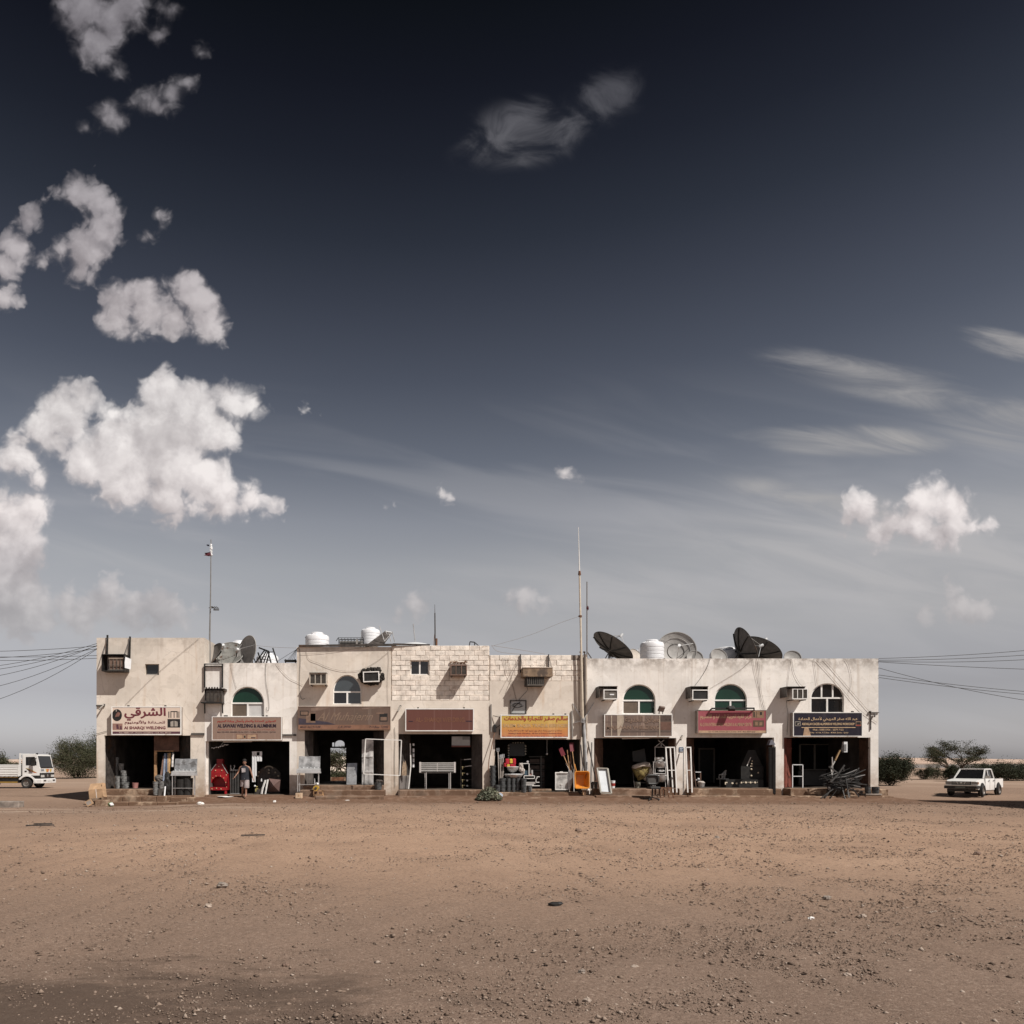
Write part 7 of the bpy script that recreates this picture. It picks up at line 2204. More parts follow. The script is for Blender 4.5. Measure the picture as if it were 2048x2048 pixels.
m = MB(); m.cone(PT(1055.5, 1523.5, y), (XX(1055.5, y), y + .04, ZZ(1523.5, y)), .055, .055, 12); m.build('dial', M_ALU, t)
m = MB()
for (a, c, q, r) in ((1051, 1072, 1564, 1567.5), (1052, 1068, 1568, 1571), (1054, 1064, 1574, 1581)): pbox(a, c, q, r, y + .02, y + .25, m)
m.build('box_load', mat('grey_white_box', (.42, .40, .38), .6), t)
for (a, c, q, r, mm) in ((1049, 1057, 1541, 1550, mat('teal_tin', (.05, .09, .12), .5)), (1057.5, 1062, 1536, 1548, M_DARK), (1063, 1066, 1540, 1551, M_ALU), (1059, 1064, 1546.5, 1550.5, mat('pinkish', (.35, .2, .18), .6))):
  m = MB(); pbox(a, c, q, r, y + .05, y + .2, m); m.build('tin', mm, t)
for i, (lab, a, qa, b, qb) in enumerate((('tall pale forked pole at the left edge of the fifth doorway', 996, 1496, 998.5, 1558), ('leftmost of the three shorter forked poles', 1000, 1510, 1002, 1557), ('middle of the three shorter forked poles', 1003.5, 1509, 1004.5, 1557), ('rightmost of the three shorter forked poles', 1006.5, 1508, 1006.8, 1557))):
  t = put('garden_fork', lab, 'fork', b, qb, -.1, 'forked poles of the fifth shop')
  m = MB(); m.cone(PT(a, qa + 8, -.1), PT(b, qb + 24, -.35), .02, .02, 6); m.build('shaft', mat('pale_shaft', (.42, .37, .33), .5), t)
  m = MB()
  for dx in (-.05, 0, .05): m.bar((XX(a, -.1) + dx, -.1, ZZ(qa + 6, -.1)), (XX(a, -.1) + dx, -.08, ZZ(qa, -.1)), .016)
  m.bar((XX(a, -.1) - .06, -.1, ZZ(qa + 7, -.1)), (XX(a, -.1) + .06, -.1, ZZ(qa + 7, -.1)), .02); m.build('tines', M_ALU, t)
for (lab, a, qa, b, qb, mh) in (('red bladed shovel leaning furthest left among the tools', 1122, 1499, 1143, 1548, REDT), ('red bladed shovel leaning highest among the tools', 1143, 1489, 1150, 1545, REDT)):
  t = put('shovel', lab, 'shovel', b, qb, .1, 'shovels leaning in the fifth doorway')
  A = Vector(PT(a, qa, .15)); B_ = Vector(PT(b, qb, -.3))
  m = MB(); m.cone(A.lerp(B_, .25), B_, .018, .018, 6); m.build('shaft', M_WOOD, t)
  m = MB(); m.bar(A.lerp(B_, -.06), A.lerp(B_, .25), .2, .02, up=(0, 1, .3)); m.build('blade', mat('dark_red_paint', (.15, .02, .03), .5), t)
for (lab, a, qa, b, qb, mm) in (('brown wooden tool handle leaning between the shovels', 1134.5, 1500, 1139, 1540, M_WOOD), ('dark brown handle leaning behind the wheelbarrow', 1140.5, 1503, 1141.5, 1530, M_RUST), ('curved white handle leaning behind the orange wheelbarrow', 1132, 1527, 1138, 1538, M_WHITE), ('white crook leaning right of the curved handle', 1139, 1523, 1147, 1541, M_WHITE)):
  t = put('garden_tool', lab, 'tool', b, qb, .0, 'tool handles in the fifth doorway')
  m = MB(); m.cone(PT(a, qa, .2), PT(b, qb, .0), .022, .022, 6); m.cone(PT(b, qb, 0), PT(b + 1, 1583, -.1), .02, .02, 6); m.build('handle', mm, t)
y = -.7
t = put('metal_cover', 'white framed sheet metal cover leaning under the shovels', 'cover', 1123, 1581, y)
m = MB(); pbox(1111.5, 1135, 1545, 1580, y + .05, y + .08, m); m.build('panel', mat('mottled_sheet', (.50, .49, .47), .5, metal=.3, var=.35, scale=2.6), t)
m = MB(); pbox(1110.5, 1136, 1544.3, 1546.2, y, y + .05, m); pbox(1110.5, 1112.3, 1546.2, 1580, y, y + .05, m); pbox(1112.3, 1136, 1578.5, 1580, y, y + .05, m); pbox(1119.5, 1126, 1543, 1544.3, y, y + .04, m)
pbox(1120.8, 1126, 1568, 1569.2, y + .02, y + .045, m); pbox(1123, 1124, 1569.2, 1579, y + .02, y + .045, m); m.build('frame', M_WHITE, t)
m = MB(); m.prism([(XX(a, y), ZZ(b, y)) for a, b in ((1136.5, 1580), (1141, 1578), (1146, 1566), (1147.5, 1548), (1143, 1540), (1136.5, 1548))], y + .1, y + .13); m.build('curved_sheet', M_STEEL, t)
y = -1.0
t = put('wheelbarrow', 'bright orange wheelbarrow standing on its nose', 'wheelbarrow', 1164, 1590, y)
ORG = mat('orange_enamel', (0.62, 0.24, 0.035), .45, var=.08, scale=3, dirt=(.40, .15, .03), dirt_amt=.2)
m = MB()
def rr(p0, p1, q0, q1, r, yy, k=5):
  o = []
  for (cx, cy, a0) in ((p1 - r, q1 - r, 0), (p0 + r, q1 - r, 90), (p0 + r, q0 + r, 180), (p1 - r, q0 + r, 270)):
    for i in range(k): a = R(a0 + 90 * i / (k - 1)); o.append((XX(cx + r * math.cos(a), y), yy, ZZ(cy + r * math.sin(a), y)))
  return o
A = rr(1149, 1179.5, 1541.8, 1577.5, 4.5, y); B_ = rr(1150.6, 1177.8, 1543.6, 1575.8, 4, y); C_ = rr(1156, 1171, 1550, 1571.5, 2.5, y + .34); D_ = rr(1154, 1173, 1548, 1573, 3, y + .37); E_ = rr(1149, 1179.5, 1541.8, 1577.5, 4.5, y + .03)
n = len(A); fs = []
for k in range(3):
  for i in range(n): j = (i + 1) % n; fs.append((k * n + i, k * n + j, (k + 1) * n + j, (k + 1) * n + i))
vs = A + B_ + C_
m.add(A + B_ + C_, [tuple(f) for f in fs[:2 * n]] + [tuple(range(2 * n, 3 * n))])
m.add(E_ + D_, [(j, i, n + i, n + j) for i in range(n) for j in [(i + 1) % n]] + [tuple(range(2 * n - 1, n - 1, -1))]); m.add(A + E_, [(i, n + i, n + (i + 1) % n, (i + 1) % n) for i in range(n)])
m.build('pan', ORG, t, smooth=50)
for (a, b, c, d) in ((1154, 1543, 1151, 1528), (1174, 1543, 1176, 1524)):
  m = MB(); m.tube([(XX(a, y), y + .25, ZZ(1560, y)), (XX(a, y), y + .12, ZZ(b, y)), (XX(c, y), y + .2, ZZ(d, y))], .022, 6); m.build('handle', ORG if a < 1160 else M_DARK, t)
for px in (1167.5, 1171.5): m = MB(); m.tube([(XX(px, y), y + .2, ZZ(1572, y)), (XX(px, y), y + .1, ZZ(1590, y))], .02, 6); m.build('leg', M_WOOD, t)
m = MB(); m.tube([(XX(1175, y), y + .1, ZZ(1575, y)), PT(1179, 1580, y), PT(1179, 1588, y)], .022, 6); m.blob(PT(1177, 1580, y), .06, 7, 5); m.build('wheel_bracket', M_WHITE, t)
m = MB(); m.M = Matrix.Translation((XX(1163, y), y + .36, ZZ(1582, y))) @ Matrix.Rotation(R(90), 4, 'Y'); m.lathe([(.06, -.05), (.18, -.05), (.2, -.02), (.2, .02), (.18, .05), (.06, .05)], 18); m.build('wheel', M_BLACK, t)
t = put('bulb_board', 'dark frame with pale bulbs around it inside the fifth shop', 'frame', 1034, 1516, 1.5)
y = 1.5
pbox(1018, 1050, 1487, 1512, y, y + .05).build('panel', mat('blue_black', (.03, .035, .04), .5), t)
m = MB()
for k in range(6):
  m.blob((XX(1017, y), y - .02, ZZ(1491 + 5 * k, y)), .05, 6, 4)
  if k < 4: m.blob((XX(1051, y), y - .02, ZZ(1492 + 5.3 * k, y)), .05, 6, 4)
for k in range(5): m.blob((XX(1026 + 5 * k, y), y - .02, ZZ(1485.5, y)), .035, 6, 4)
m.build('bulb', mat('dim_bulb', (.45, .43, .38), .5), t)
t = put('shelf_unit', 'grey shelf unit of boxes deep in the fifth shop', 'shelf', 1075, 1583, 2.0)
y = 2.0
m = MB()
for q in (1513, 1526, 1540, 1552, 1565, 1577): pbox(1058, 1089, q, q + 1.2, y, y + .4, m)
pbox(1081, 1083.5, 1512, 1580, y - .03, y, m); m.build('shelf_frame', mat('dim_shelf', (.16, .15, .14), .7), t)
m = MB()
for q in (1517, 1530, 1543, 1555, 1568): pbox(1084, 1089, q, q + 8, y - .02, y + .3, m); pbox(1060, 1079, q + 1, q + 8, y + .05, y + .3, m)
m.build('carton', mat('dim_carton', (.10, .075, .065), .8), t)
t = put('hanging_bulb', 'small white bulb glinting in the fifth shop', 'bulb', 1094, 1508, 1.0)
m = MB(); m.blob(PT(1094, 1508, 1.), .05, 8, 6); m.tube([PT(1094, 1508, 1.), PT(1094, 1478, 1.)], .008, 4); m.build('bulb', M_WHITEM, t)
# --- sixth shop
y = -1.0
t = put('steel_tray', 'long white lined steel tray leaning beside the sixth doorway', 'tray', 1212, 1587, y)
q = [(1194, 1536, .35), (1215, 1537, .35), (1222.5, 1587, 0), (1201.5, 1585.5, 0)]
Q = [Vector(PT(a, b, y + d)) for a, b, d in q]
m = MB(); cen = sum(Q, Vector()) / 4; I = [p.lerp(cen, .10) + Vector((0, .06, 0)) for p in Q]
m.add(I, [(3, 2, 1, 0)]); m.build('lining', mat('bluish_white', (.66, .69, .72), .4, var=.05), t)
m = MB()
for k in range(4): m.bar(Q[k], Q[(k + 1) % 4], .07, .06)
m.build('rim', mat('olive_grey_rim', (.33, .31, .27), .5), t)
t = put('paint_pail', 'white paint pail with a red label beside the steel tray', 'pail', 1225, 1576, .1)
y = .1
MB().lathe([(.095, 0), (.115, .36), (.10, .36), (0, .33)], 14, c=(XX(1225.5, y), y, .517), closed=False).build('pail_body', M_WHITEM, t)
MB().lathe([(.103, .1), (.111, .24)], 14, c=(XX(1225.5, y), y, .517), closed=False).build('label_band', REDT, t)
y = .6
t = put('blanket_heap', 'cream and olive patterned blankets draped over a stand', 'blanket', 1285, 1576, y)
rd = random.Random(6)
def drape(pts, th, name, mm):
  m = MB(); n = len(pts); vs = []
  for i, (a, b, d) in enumerate(pts): vs.append((XX(a, y), y + d, ZZ(b, y)))
  cx = sum(v[0] for v in vs) / n; cz = sum(v[2] for v in vs) / n; cy = min(v[1] for v in vs) - th
  m.add(vs + [(cx, cy, cz)] + [(v[0], v[1] + .3, v[2]) for v in vs], [((i + 1) % n, i, n) for i in range(n)] + [(i, (i + 1) % n, n + 1 + (i + 1) % n, n + 1 + i) for i in range(n)]); m.build(name, mm, t, smooth=70)
CRM = mat('cream_blanket', (.55, .47, .40), .9, var=.15, scale=6, bump=.6, bscale=12)
OLV = mat('olive_blanket', (.33, .26, .10), .9, var=.2, scale=5, dirt=(.10, .07, .03), dirt_amt=.55, dirt_scale=4)
drape([(1266.5, 1536, 0), (1268, 1531, -.02), (1280, 1526.5, 0), (1292, 1523.5, 0), (1299, 1525, .02), (1303, 1531, 0), (1301, 1534, 0), (1285, 1533, -.05), (1270, 1538, -.02)], .12, 'top_fold', CRM)
drape([(1268, 1539, .05), (1285, 1534, 0), (1300, 1534, .05), (1299, 1546, 0), (1288, 1557, .05), (1280, 1561, .1), (1274, 1550, .08)], .1, 'hanging_fold', OLV)
drape([(1299, 1536, .06), (1304, 1533, .06), (1306.5, 1546, .06), (1307, 1560, .1), (1296, 1563, .1), (1288, 1557, .08), (1295, 1544, .03)], .08, 'side_fold', CRM)
m = MB()
for (a, b, c, d) in ((1268, 1545, 1272, 1577), (1302, 1545, 1303, 1577), (1283, 1565, 1296, 1566), (1283, 1565, 1282, 1577), (1296, 1566, 1297, 1577)): m.bar((XX(a, y), y + .2, ZZ(b, y)), (XX(c, y), y + .2, ZZ(d, y)), .035)
m.build('stand', M_DARK, t)
t = put('tin_can', 'dull tin can under the blankets', 'can', 1275.5, 1576, .35)
MB().lathe([(.12, 0), (.12, .28), (.1, .28), (.1, .02), (0, .02)], 14, c=(XX(1275.5, .35), .35, .517), closed=False).build('can_body', mat('olive_tin', (.23, .22, .18), .5, metal=.3, var=.3), t)
t = put('dark_sheet', 'dark tilted sheet behind the blankets', 'sheet', 1278, 1523, 2.2)
MB().prism([(XX(a, 2.2), ZZ(b, 2.2)) for a, b in ((1266, 1523), (1293, 1524), (1289.5, 1497), (1264.5, 1503))], 2.2, 2.25).build('sheet', mat('charcoal_sheet', (.08, .078, .075), .6), t)
y = .35
t = put('pot_shelf', 'thin steel shelf of aluminium cooking pots with a crossed top', 'shelf', 1320, 1576, y)
m = MB()
for (a, b, c, d) in ((1310, 1494, 1310, 1577), (1331, 1494, 1331, 1577), (1309, 1494, 1333, 1494.5), (1310, 1494, 1328, 1480), (1331.5, 1494, 1316, 1480), (1322, 1494, 1322.5, 1484), (1307, 1523.5, 1332, 1523.5), (1308, 1547, 1332, 1547.5), (1307, 1523.5, 1306, 1577)):
  m.bar(PT(a, b, y), PT(c, d, y), .025)
for (a, b, c, d) in ((1310, 1523.5, 1332, 1523.5), (1310, 1547, 1332, 1547)): m.bar((XX(a, y), y + .4, ZZ(b, y)), (XX(c, y), y + .4, ZZ(d, y)), .025)
m.build('shelf_frame', mat('pale_steel', (0.52, 0.49, 0.47), 0.5), t)
for (lab, px, qt, w, h) in (('upper aluminium pot on the crossed shelf, deep and round', 1322, 1524, 24, 12), ('big aluminium pot on the lower shelf behind the office chair', 1322, 1549, 28, 15), ('stack of shallow pans at the top of the crossed shelf', 1320, 1515, 18, 7.5), ('shallow lidded pan between the two pots', 1323, 1540, 14, 4)):
  t = put('cooking_pot', lab, 'pot', px, qt + h, y, 'aluminium pots on the crossed shelf')
  r = w / 2 * (y + DC) / F; hh = h * (y + DC) / F
  MB().lathe([(0, -hh), (r * .62, -hh), (r * .86, -hh * .75), (r * .97, -hh * .3), (r, 0), (r * 1.06, .012), (r * .93, .0), (0, -.03)], 24, c=(XX(px, y), y + .1, ZZ(qt, y)), closed=False).build('pot_body', M_ALU, t, smooth=40)
  m = MB()
  for s in (-1, 1): m.bar((XX(px, y) + s * r * .5 - .05, y + .1 - r * .88, ZZ(qt + 1.6, y)), (XX(px, y) + s * r * .5 + .05, y + .1 - r * .88, ZZ(qt + 1.6, y)), .025)
  m.build('pot_handle', M_WHITEM, t)
y = -.95
for (lab, cols, q0, q1) in (('white steel upright frame left of the pillar with the blue plate', ((1333.7, 1337.5), (1342.5, 1346), (1351, 1353.5)), 1494.5, 1585), ('white steel upright frame right of the pillar with the blue plate', ((1374, 1375.5), (1383.5, 1384)), 1494.5, 1585)):
  t = put('upright_frame', lab, 'frame', cols[0][0] + 8, q1, y, 'white upright frames by the pillar')
  for (a, c) in cols: m = MB(); m.bar((XX(a, y), y + .15, ZZ(q0, y)), PT(c, q1, y), .055, .04); m.build('upright', M_WHITE, t)
  m = MB(); m.bar((XX(cols[0][0] - .5, y), y + .15, ZZ(q0, y)), (XX(cols[-1][0] + 1, y), y + .15, ZZ(q0, y)), .05); m.bar((XX(cols[0][0] + 1.5, y), y + .08, ZZ(1540.5, y)), (XX(cols[-1][1], y), y + .08, ZZ(1540.5, y)), .035); m.build('cross_rail', M_WHITE, t)
t = put('leaning_pipe', 'thin grey pipe standing against the blue plate pillar', 'pipe', 1367, 1585, -.6, 'pipes beside the pillar')
m = MB(); m.bar(PT(1367, 1497, -.15), PT(1366.5, 1585, -.7), .04); m.build('pipe', mat('grey_bar', (0.20, 0.19, 0.18), 0.5), t)
y = -1.75
g = gz(XX(1306, y), y)
t = thing('office_chair', 'broken black office chair turned from its wheels outside the sixth shop', 'chair', (XX(1306, y), y, g))
m = MB()
ring = rr(1295.5, 1318, 1550.5, 1568, 6, y + .1)
m.tube(ring + [ring[0]], .055, 6); m.build('backrest_frame', M_BLACK, t)
m = MB(); m.add([(p[0], p[1] + .02, p[2]) for p in rr(1297, 1316.5, 1552, 1567, 5, y + .1)], [tuple(range(19, -1, -1))])
pbox(1301, 1305.5, 1566, 1576, y + .12, y + .18, m)
m.build('mesh_back', mat('mesh_back', (.09, .085, .08), .9), t)
m = MB(); m.cbox(XX(1297, y), XX(1320, y), y - .2, y + .35, ZZ(1578, y), ZZ(1573, y), .05); m.build('seat', M_BLACK, t)
m = MB(); m.cone(PT(1305, 1578, y), (XX(1304, y), y, g + .1), .035, .03, 8); m.build('gas_post', M_BLACK, t)
for k in range(5):
  an = 2 * math.pi * k / 5 + .3
  m = MB(); m.bar((XX(1304, y), y, g + .13), (XX(1304, y) + .36 * math.cos(an), y + .36 * math.sin(an), g + .06), .05, .035); m.blob((XX(1304, y) + .36 * math.cos(an), y + .36 * math.sin(an), g + .04), .045, 7, 5); m.build('foot', M_BLACK, t)
t = put('metal_bench', 'low rusty metal bench frame beside the office chair', 'bench', 1332, 1592, -1.3)
y = -1.3
m = MB(); m.box(XX(1318, y), XX(1347, y), y, y + .4, ZZ(1577, y), ZZ(1575, y)); m.build('top', M_RUST, t)
for (a, c) in ((1321, 1321), (1328, 1326), (1335, 1338), (1343, 1347)): m = MB(); m.bar((XX(a, y), y + .05, ZZ(1577, y)), (XX(c, y), y - .05, gz(XX(c, y), y) + .0), .03); m.build('leg', M_RUST, t)
m = MB(); m.tube([(XX(1343, y), y + .3, ZZ(1576, y)), (XX(1344, y), y + .35, ZZ(1560, y)), (XX(1348, y), y + .35, ZZ(1555, y)), (XX(1352, y), y + .35, ZZ(1557, y))], .025, 5); m.build('hoop', M_DARK, t)
# --- seventh shop
y = 1.2
t = put('plastic_chair', 'white plastic armchair in the dark of the seventh shop', 'chair', 1449, 1576, y)
PL_ = mat('dim_white_plastic', (.5, .48, .45), .5)
m = MB(); pbox(1440, 1457, 1557, 1559.5, y, y + .45, m); m.build('seat', PL_, t)
m = MB()
for (a, b, c, d) in ((1455.5, 1557, 1459.5, 1540.5), (1450, 1549, 1459, 1541), (1453, 1556, 1457, 1544)): m.bar((XX(a, y), y + .4, ZZ(b, y)), (XX(c, y), y + .45, ZZ(d, y)), .045)
m.build('backrest', PL_, t)
m = MB(); m.tube([PT(1438, 1556, y), PT(1438.5, 1549.5, y), (XX(1454, y), y + .1, ZZ(1548.5, y))], .025, 6); m.bar(PT(1444, 1549, y), PT(1444, 1557, y), .03); m.build('armrest', PL_, t)
for (px, yy) in ((1440.5, y), (1456.5, y), (1442, y + .42), (1457, y + .42)): m = MB(); m.bar(PT(px, 1558, yy), (XX(px, yy), yy, .53), .04); m.build('leg', PL_, t)
t = put('bucket', 'steel bucket with a cloth over it inside the seventh shop', 'bucket', 1402.5, 1575, .35)
MB().lathe([(.13, 0), (.17, .24), (.15, .24), (0, .2)], 14, c=(XX(1402.5, .35), .35, .53), closed=False).build('bucket_body', M_STEEL, t)
MB().blob((XX(1402, .35), .35, .53 + .25), (.19, .16, .07), 10, 5, .2).build('cloth', mat('grey_white_cloth', (.5, .45, .41), .85), t)
t = put('small_shelf', 'small red brown shelf with white cups inside the seventh shop', 'shelf', 1396, 1575, .7)
y = .7
m = MB()
for (a, b, c, d) in ((1387, 1528, 1392, 1576), (1401, 1545, 1401, 1566), (1388, 1544.5, 1402, 1544.5)): m.bar(PT(a, b, y), PT(c, d, y), .05)
m.build('shelf_frame', BROWN, t)
m = MB(); m.blob(PT(1397, 1557.5, y), (.06, .05, .04), 8, 5); pbox(1392, 1400, 1559, 1560.5, y, y + .15, m); pbox(1391, 1402, 1543.5, 1544.8, y - .05, y + .1, m); m.build('cup', M_WHITEM, t)
t = put('fireplace', 'black steel fireplace with rows of pale studs in the seventh shop', 'fireplace', 1502, 1575, .7)
y = .7
m = MB(); m.prism([(XX(a, y), ZZ(b, y)) for a, b in ((1484, 1532), (1527, 1532), (1512, 1500), (1498, 1500))], y + .1, y + .5); m.build('hood', M_BLACK, t)
m = MB(); pbox(1482, 1527, 1532.5, 1558, y + .05, y + .5, m); m.build('body', M_BLACK, t)
m = MB(); pbox(1452, 1527, 1559, 1575.5, y - .2, y + .5, m); m.build('hearth', M_BLACK, t)
m = MB()
for (a, b, r_) in ((1505, 1522, .035), (1504, 1527.5, .045), (1503.3, 1538.5, .05), (1503.3, 1551.5, .05), (1517, 1545.5, .04)): m.blob((XX(a, y), y + .03, ZZ(b, y)), r_, 8, 5)
for k in range(4): m.blob((XX(1478.5 + 9.2 * k, y), y - .21, ZZ(1565, y)), (.06, .02, .05), 6, 4); m.blob((XX(1483 + 9.2 * k, y), y - .21, ZZ(1564.5, y)), .022, 6, 4)
m.blob((XX(1461, y), y - .21, ZZ(1566.5, y)), (.06, .02, .045), 6, 4); m.blob((XX(1469.5, y), y - .21, ZZ(1566.5, y)), (.05, .02, .045), 6, 4)
pbox(1450, 1455, 1564, 1566, y - .23, y - .205, m); pbox(1450, 1452, 1566, 1569, y - .23, y - .205, m); pbox(1501, 1505.5, 1531.2, 1533, y + .02, y + .045, m); m.build('stud', mat('pale_stud', (.72, .62, .48), .4, var=.05), t)
m = MB(); m.bar((XX(1494.5, y), y + .05, ZZ(1532, y)), (XX(1503, y), y + .08, ZZ(1514.5, y)), .035); m.build('edge_trim', M_WHITE, t)
t = put('interior_door', 'dark inner doorway at the back of the seventh shop', 'door', 1413, 1570, 5)
pbox(1400, 1427, 1499, 1566, 5, 5.06).build('leaf', M_BLACK, t)
m = MB(); pbox(1397, 1400, 1496, 1566, 4.96, 5.08, m); pbox(1427, 1430, 1496, 1566, 4.96, 5.08, m); pbox(1400, 1427, 1496, 1499, 4.96, 5.08, m); m.build('door_frame', mat('dim_frame', (.2, .18, .16), .8), t)
y = -.7
t = put('lantern', 'grey conical lamp cap on top of the black standing door', 'lamp', 1545, 1494, y)
MB().prism([(XX(a, y), ZZ(b, y)) for a, b in ((1538, 1490), (1551, 1489), (1545, 1479.5), (1542, 1480))], y, y + .25).build('cap', mat('blue_grey_metal', (.16, .16, .19), .5), t)
MB().blob((XX(1550, y), y + .05, ZZ(1491.5, y)), .05, 8, 6).build('bulb', M_WHITEM, t)
# --- eighth shop
t = put('white_stand', 'white painted steel stand inside the red oxide door', 'stand', 1595, 1576, .1)
y = .15
for px in (1585, 1605.5): m = MB(); m.bar((XX(px, y), y, .525), PT(px, 1529, y), .035); m.build('upright', M_WHITEM, t)
m = MB(); m.bar(PT(1584.6, 1529.5, y), PT(1606, 1529.5, y), .035); m.bar(PT(1585, 1552.5, y), PT(1605.5, 1552.5, y), .035); m.build('cross_rail', M_WHITEM, t)
t = put('inner_window', 'dark two pane inner window at the back of the eighth shop', 'window', 1628, 1540, 4)
y = 4
m = MB()
for (a, b, c, d) in ((1599, 1489, 1659, 1489), (1599, 1539, 1659, 1539), (1599, 1489, 1599, 1539), (1659, 1489, 1659, 1539), (1628.5, 1489, 1628.5, 1539)): m.bar((XX(a, y), y - .03, ZZ(b, y)), (XX(c, y), y - .03, ZZ(d, y)), .09, .05)
m.build('frame', mat('dim_frame', (.2, .18, .16), .8), t)
m = MB(); pbox(1599, 1659, 1489, 1539, y, y + .03, m); m.build('pane', M_GLASSD, t)
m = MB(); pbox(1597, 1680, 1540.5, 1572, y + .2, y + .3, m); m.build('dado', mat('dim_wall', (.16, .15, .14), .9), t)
y = -.3
t = put('sign_lamp', 'white box lamp on the end of a yellow tipped arm over the rod heap', 'lamp', 1690, 1505, y)
m = MB(); pbox(1688, 1695, 1483.5, 1504.5, y, y + .15, m); m.build('lamp_box', M_WHITEM, t)
m = MB(); pbox(1688.5, 1693, 1488.5, 1502, y - .012, y - .001, m); m.build('grille', mat('mid_grey', (0.20, 0.2, 0.2), 0.5), t)
m = MB(); m.tube([(XX(1686, y), y + .05, ZZ(1490, y)), (XX(1683.5, y), y + .05, ZZ(1500, y)), (XX(1687, y), y + .05, ZZ(1505, y))], .04, 6); m.build('hinge', M_DARK, t)
m = MB(); m.bar((XX(1681, y), y + .05, ZZ(1500, y)), (XX(1671, y), y + .05, ZZ(1521, y)), .09, .06); m.build('arm', mat('dull_ochre', (.38, .25, .13), .6, var=.2), t)
m = MB(); m.bar((XX(1670.5, y), y + .05, ZZ(1522, y)), (XX(1662, y), y + .02, ZZ(1536, y)), .07, .05); m.bar(PT(1662, 1536, y), (XX(1661.5, y), y - .3, ZZ(1580, y)), .05); m.build('lower_arm', mat('grey_white_box', (.42, .40, .38), .6), t)
y = -1.25
g = gz(XX(1690, y), y)
t = thing('rod_heap', 'tangled heap of steel rods and square tubes on a trestle', 'scrap metal', (XX(1690, y), y, g), None)
rd = random.Random(21)
MR = [mat('rod_dark', (.02, .019, .018), .6, metal=.1, var=.3), mat('rod_grey', (.07, .068, .067), .5, metal=.2, var=.2), mat('rod_bright', (.48, .47, .46), .4, metal=.5, var=.15)]
for k in range(84):
  if k < 56:
    fan = rd.uniform(-.35, .42)
    a0 = Vector((XX(1672 + rd.uniform(-14, 10), y), y + rd.uniform(-.1, .35), ZZ(1562 + rd.uniform(-9, 10), y)))
    L = rd.uniform(.9, 1.45)
    b0 = a0 + Vector((L * math.cos(fan), rd.uniform(-.25, .25), L * math.sin(fan)))
  else:
    an = rd.uniform(-.25, .35)
    a0 = Vector((XX(1655 + rd.uniform(-12, 12), y), y + rd.uniform(0, .4), ZZ(1560 + rd.uniform(-10, 12), y)))
    b0 = a0 + Vector((rd.uniform(.5, .95), rd.uniform(-.1, .3), rd.uniform(-.2, .25)))
  m = MB(); m.bar(a0, b0, rd.choice((.018, .024, .032))); m.build('rod', MR[0] if rd.random() < .6 else MR[1 if rd.random() < .75 else 2], t)
for (a, b, c, d, w, mm) in ((1654, 1533, 1673, 1547, .06, MR[1]), (1673, 1547, 1685, 1530, .06, MR[1]), (1672, 1549, 1657, 1564, .07, MR[1]), (1683, 1532, 1684, 1543, .03, MR[1]), (1660.5, 1514, 1662, 1545, .035, MR[2]), (1706, 1546, 1714, 1535, .035, MR[1]), (1698, 1551, 1727, 1539, .03, MR[1])):
  m = MB(); m.bar((XX(a, y), y - .15, ZZ(b, y)), (XX(c, y), y - .15, ZZ(d, y)), w); m.build('square_tube', mm, t)
for (a, b, c, d, w) in ((1665, 1578, 1637, 1596, .035), (1660, 1580, 1645, 1596, .03), (1672, 1580, 1655, 1597, .03), (1690, 1555, 1690.5, 1580, .04), (1704, 1577, 1713, 1593, .05), (1718, 1582, 1727, 1594, .03), (1694, 1578, 1693, 1595, .04), (1684, 1580, 1685, 1597, .04)):
  m = MB(); m.bar((XX(a, y), y - .05, ZZ(b, y)), (XX(c, y), y - .2, max(ZZ(d, y), gz(XX(c, y), y - .2))), w); m.build('trestle_leg', MR[rd.choice((0, 1))], t)
m = MB(); m.blob((XX(1678, y), y + .25, ZZ(1577, y)), (.42, .25, .3), 12, 8, .12, rd); m.build('dark_drum', M_BLACK, t)
for (a, b) in ((1658, 1577), (1693, 1587), (1698, 1588)): m = MB(); m.blob(PT(a, b, y), (.07, .06, .08), 8, 6, .2, rd); m.build('offcut', M_DARK, t)
# railing in front of the third pillar (its shadow is on the pillar)
t = [o for o in bpy.data.objects if o.name.startswith('railing') and o.type == 'EMPTY'][0]
bpy.data.objects.remove(t)

# ------------------------------------------------------------------ white flatbed truck on the left
M_CARW = mat('vehicle_white', (0.74, 0.73, 0.71), 0.3, var=0.04, scale=1.5, spec=0.5, dirt=(0.50, 0.42, 0.34), dirt_amt=0.15, dirt_scale=1.2)
M_TYRE = mat('tyre_rubber', (0.028, 0.026, 0.025), 0.85, var=0.2, scale=6)
M_RIM = mat('wheel_rim', (0.22, 0.20, 0.18), 0.45, metal=0.5, var=0.15)
M_LAMPG = mat('headlamp_glass', (0.55, 0.55, 0.53), 0.12, var=0.1, spec=0.8)
M_CHROME = mat('dull_chrome', (0.45, 0.45, 0.44), 0.3, metal=0.8, var=0.1)

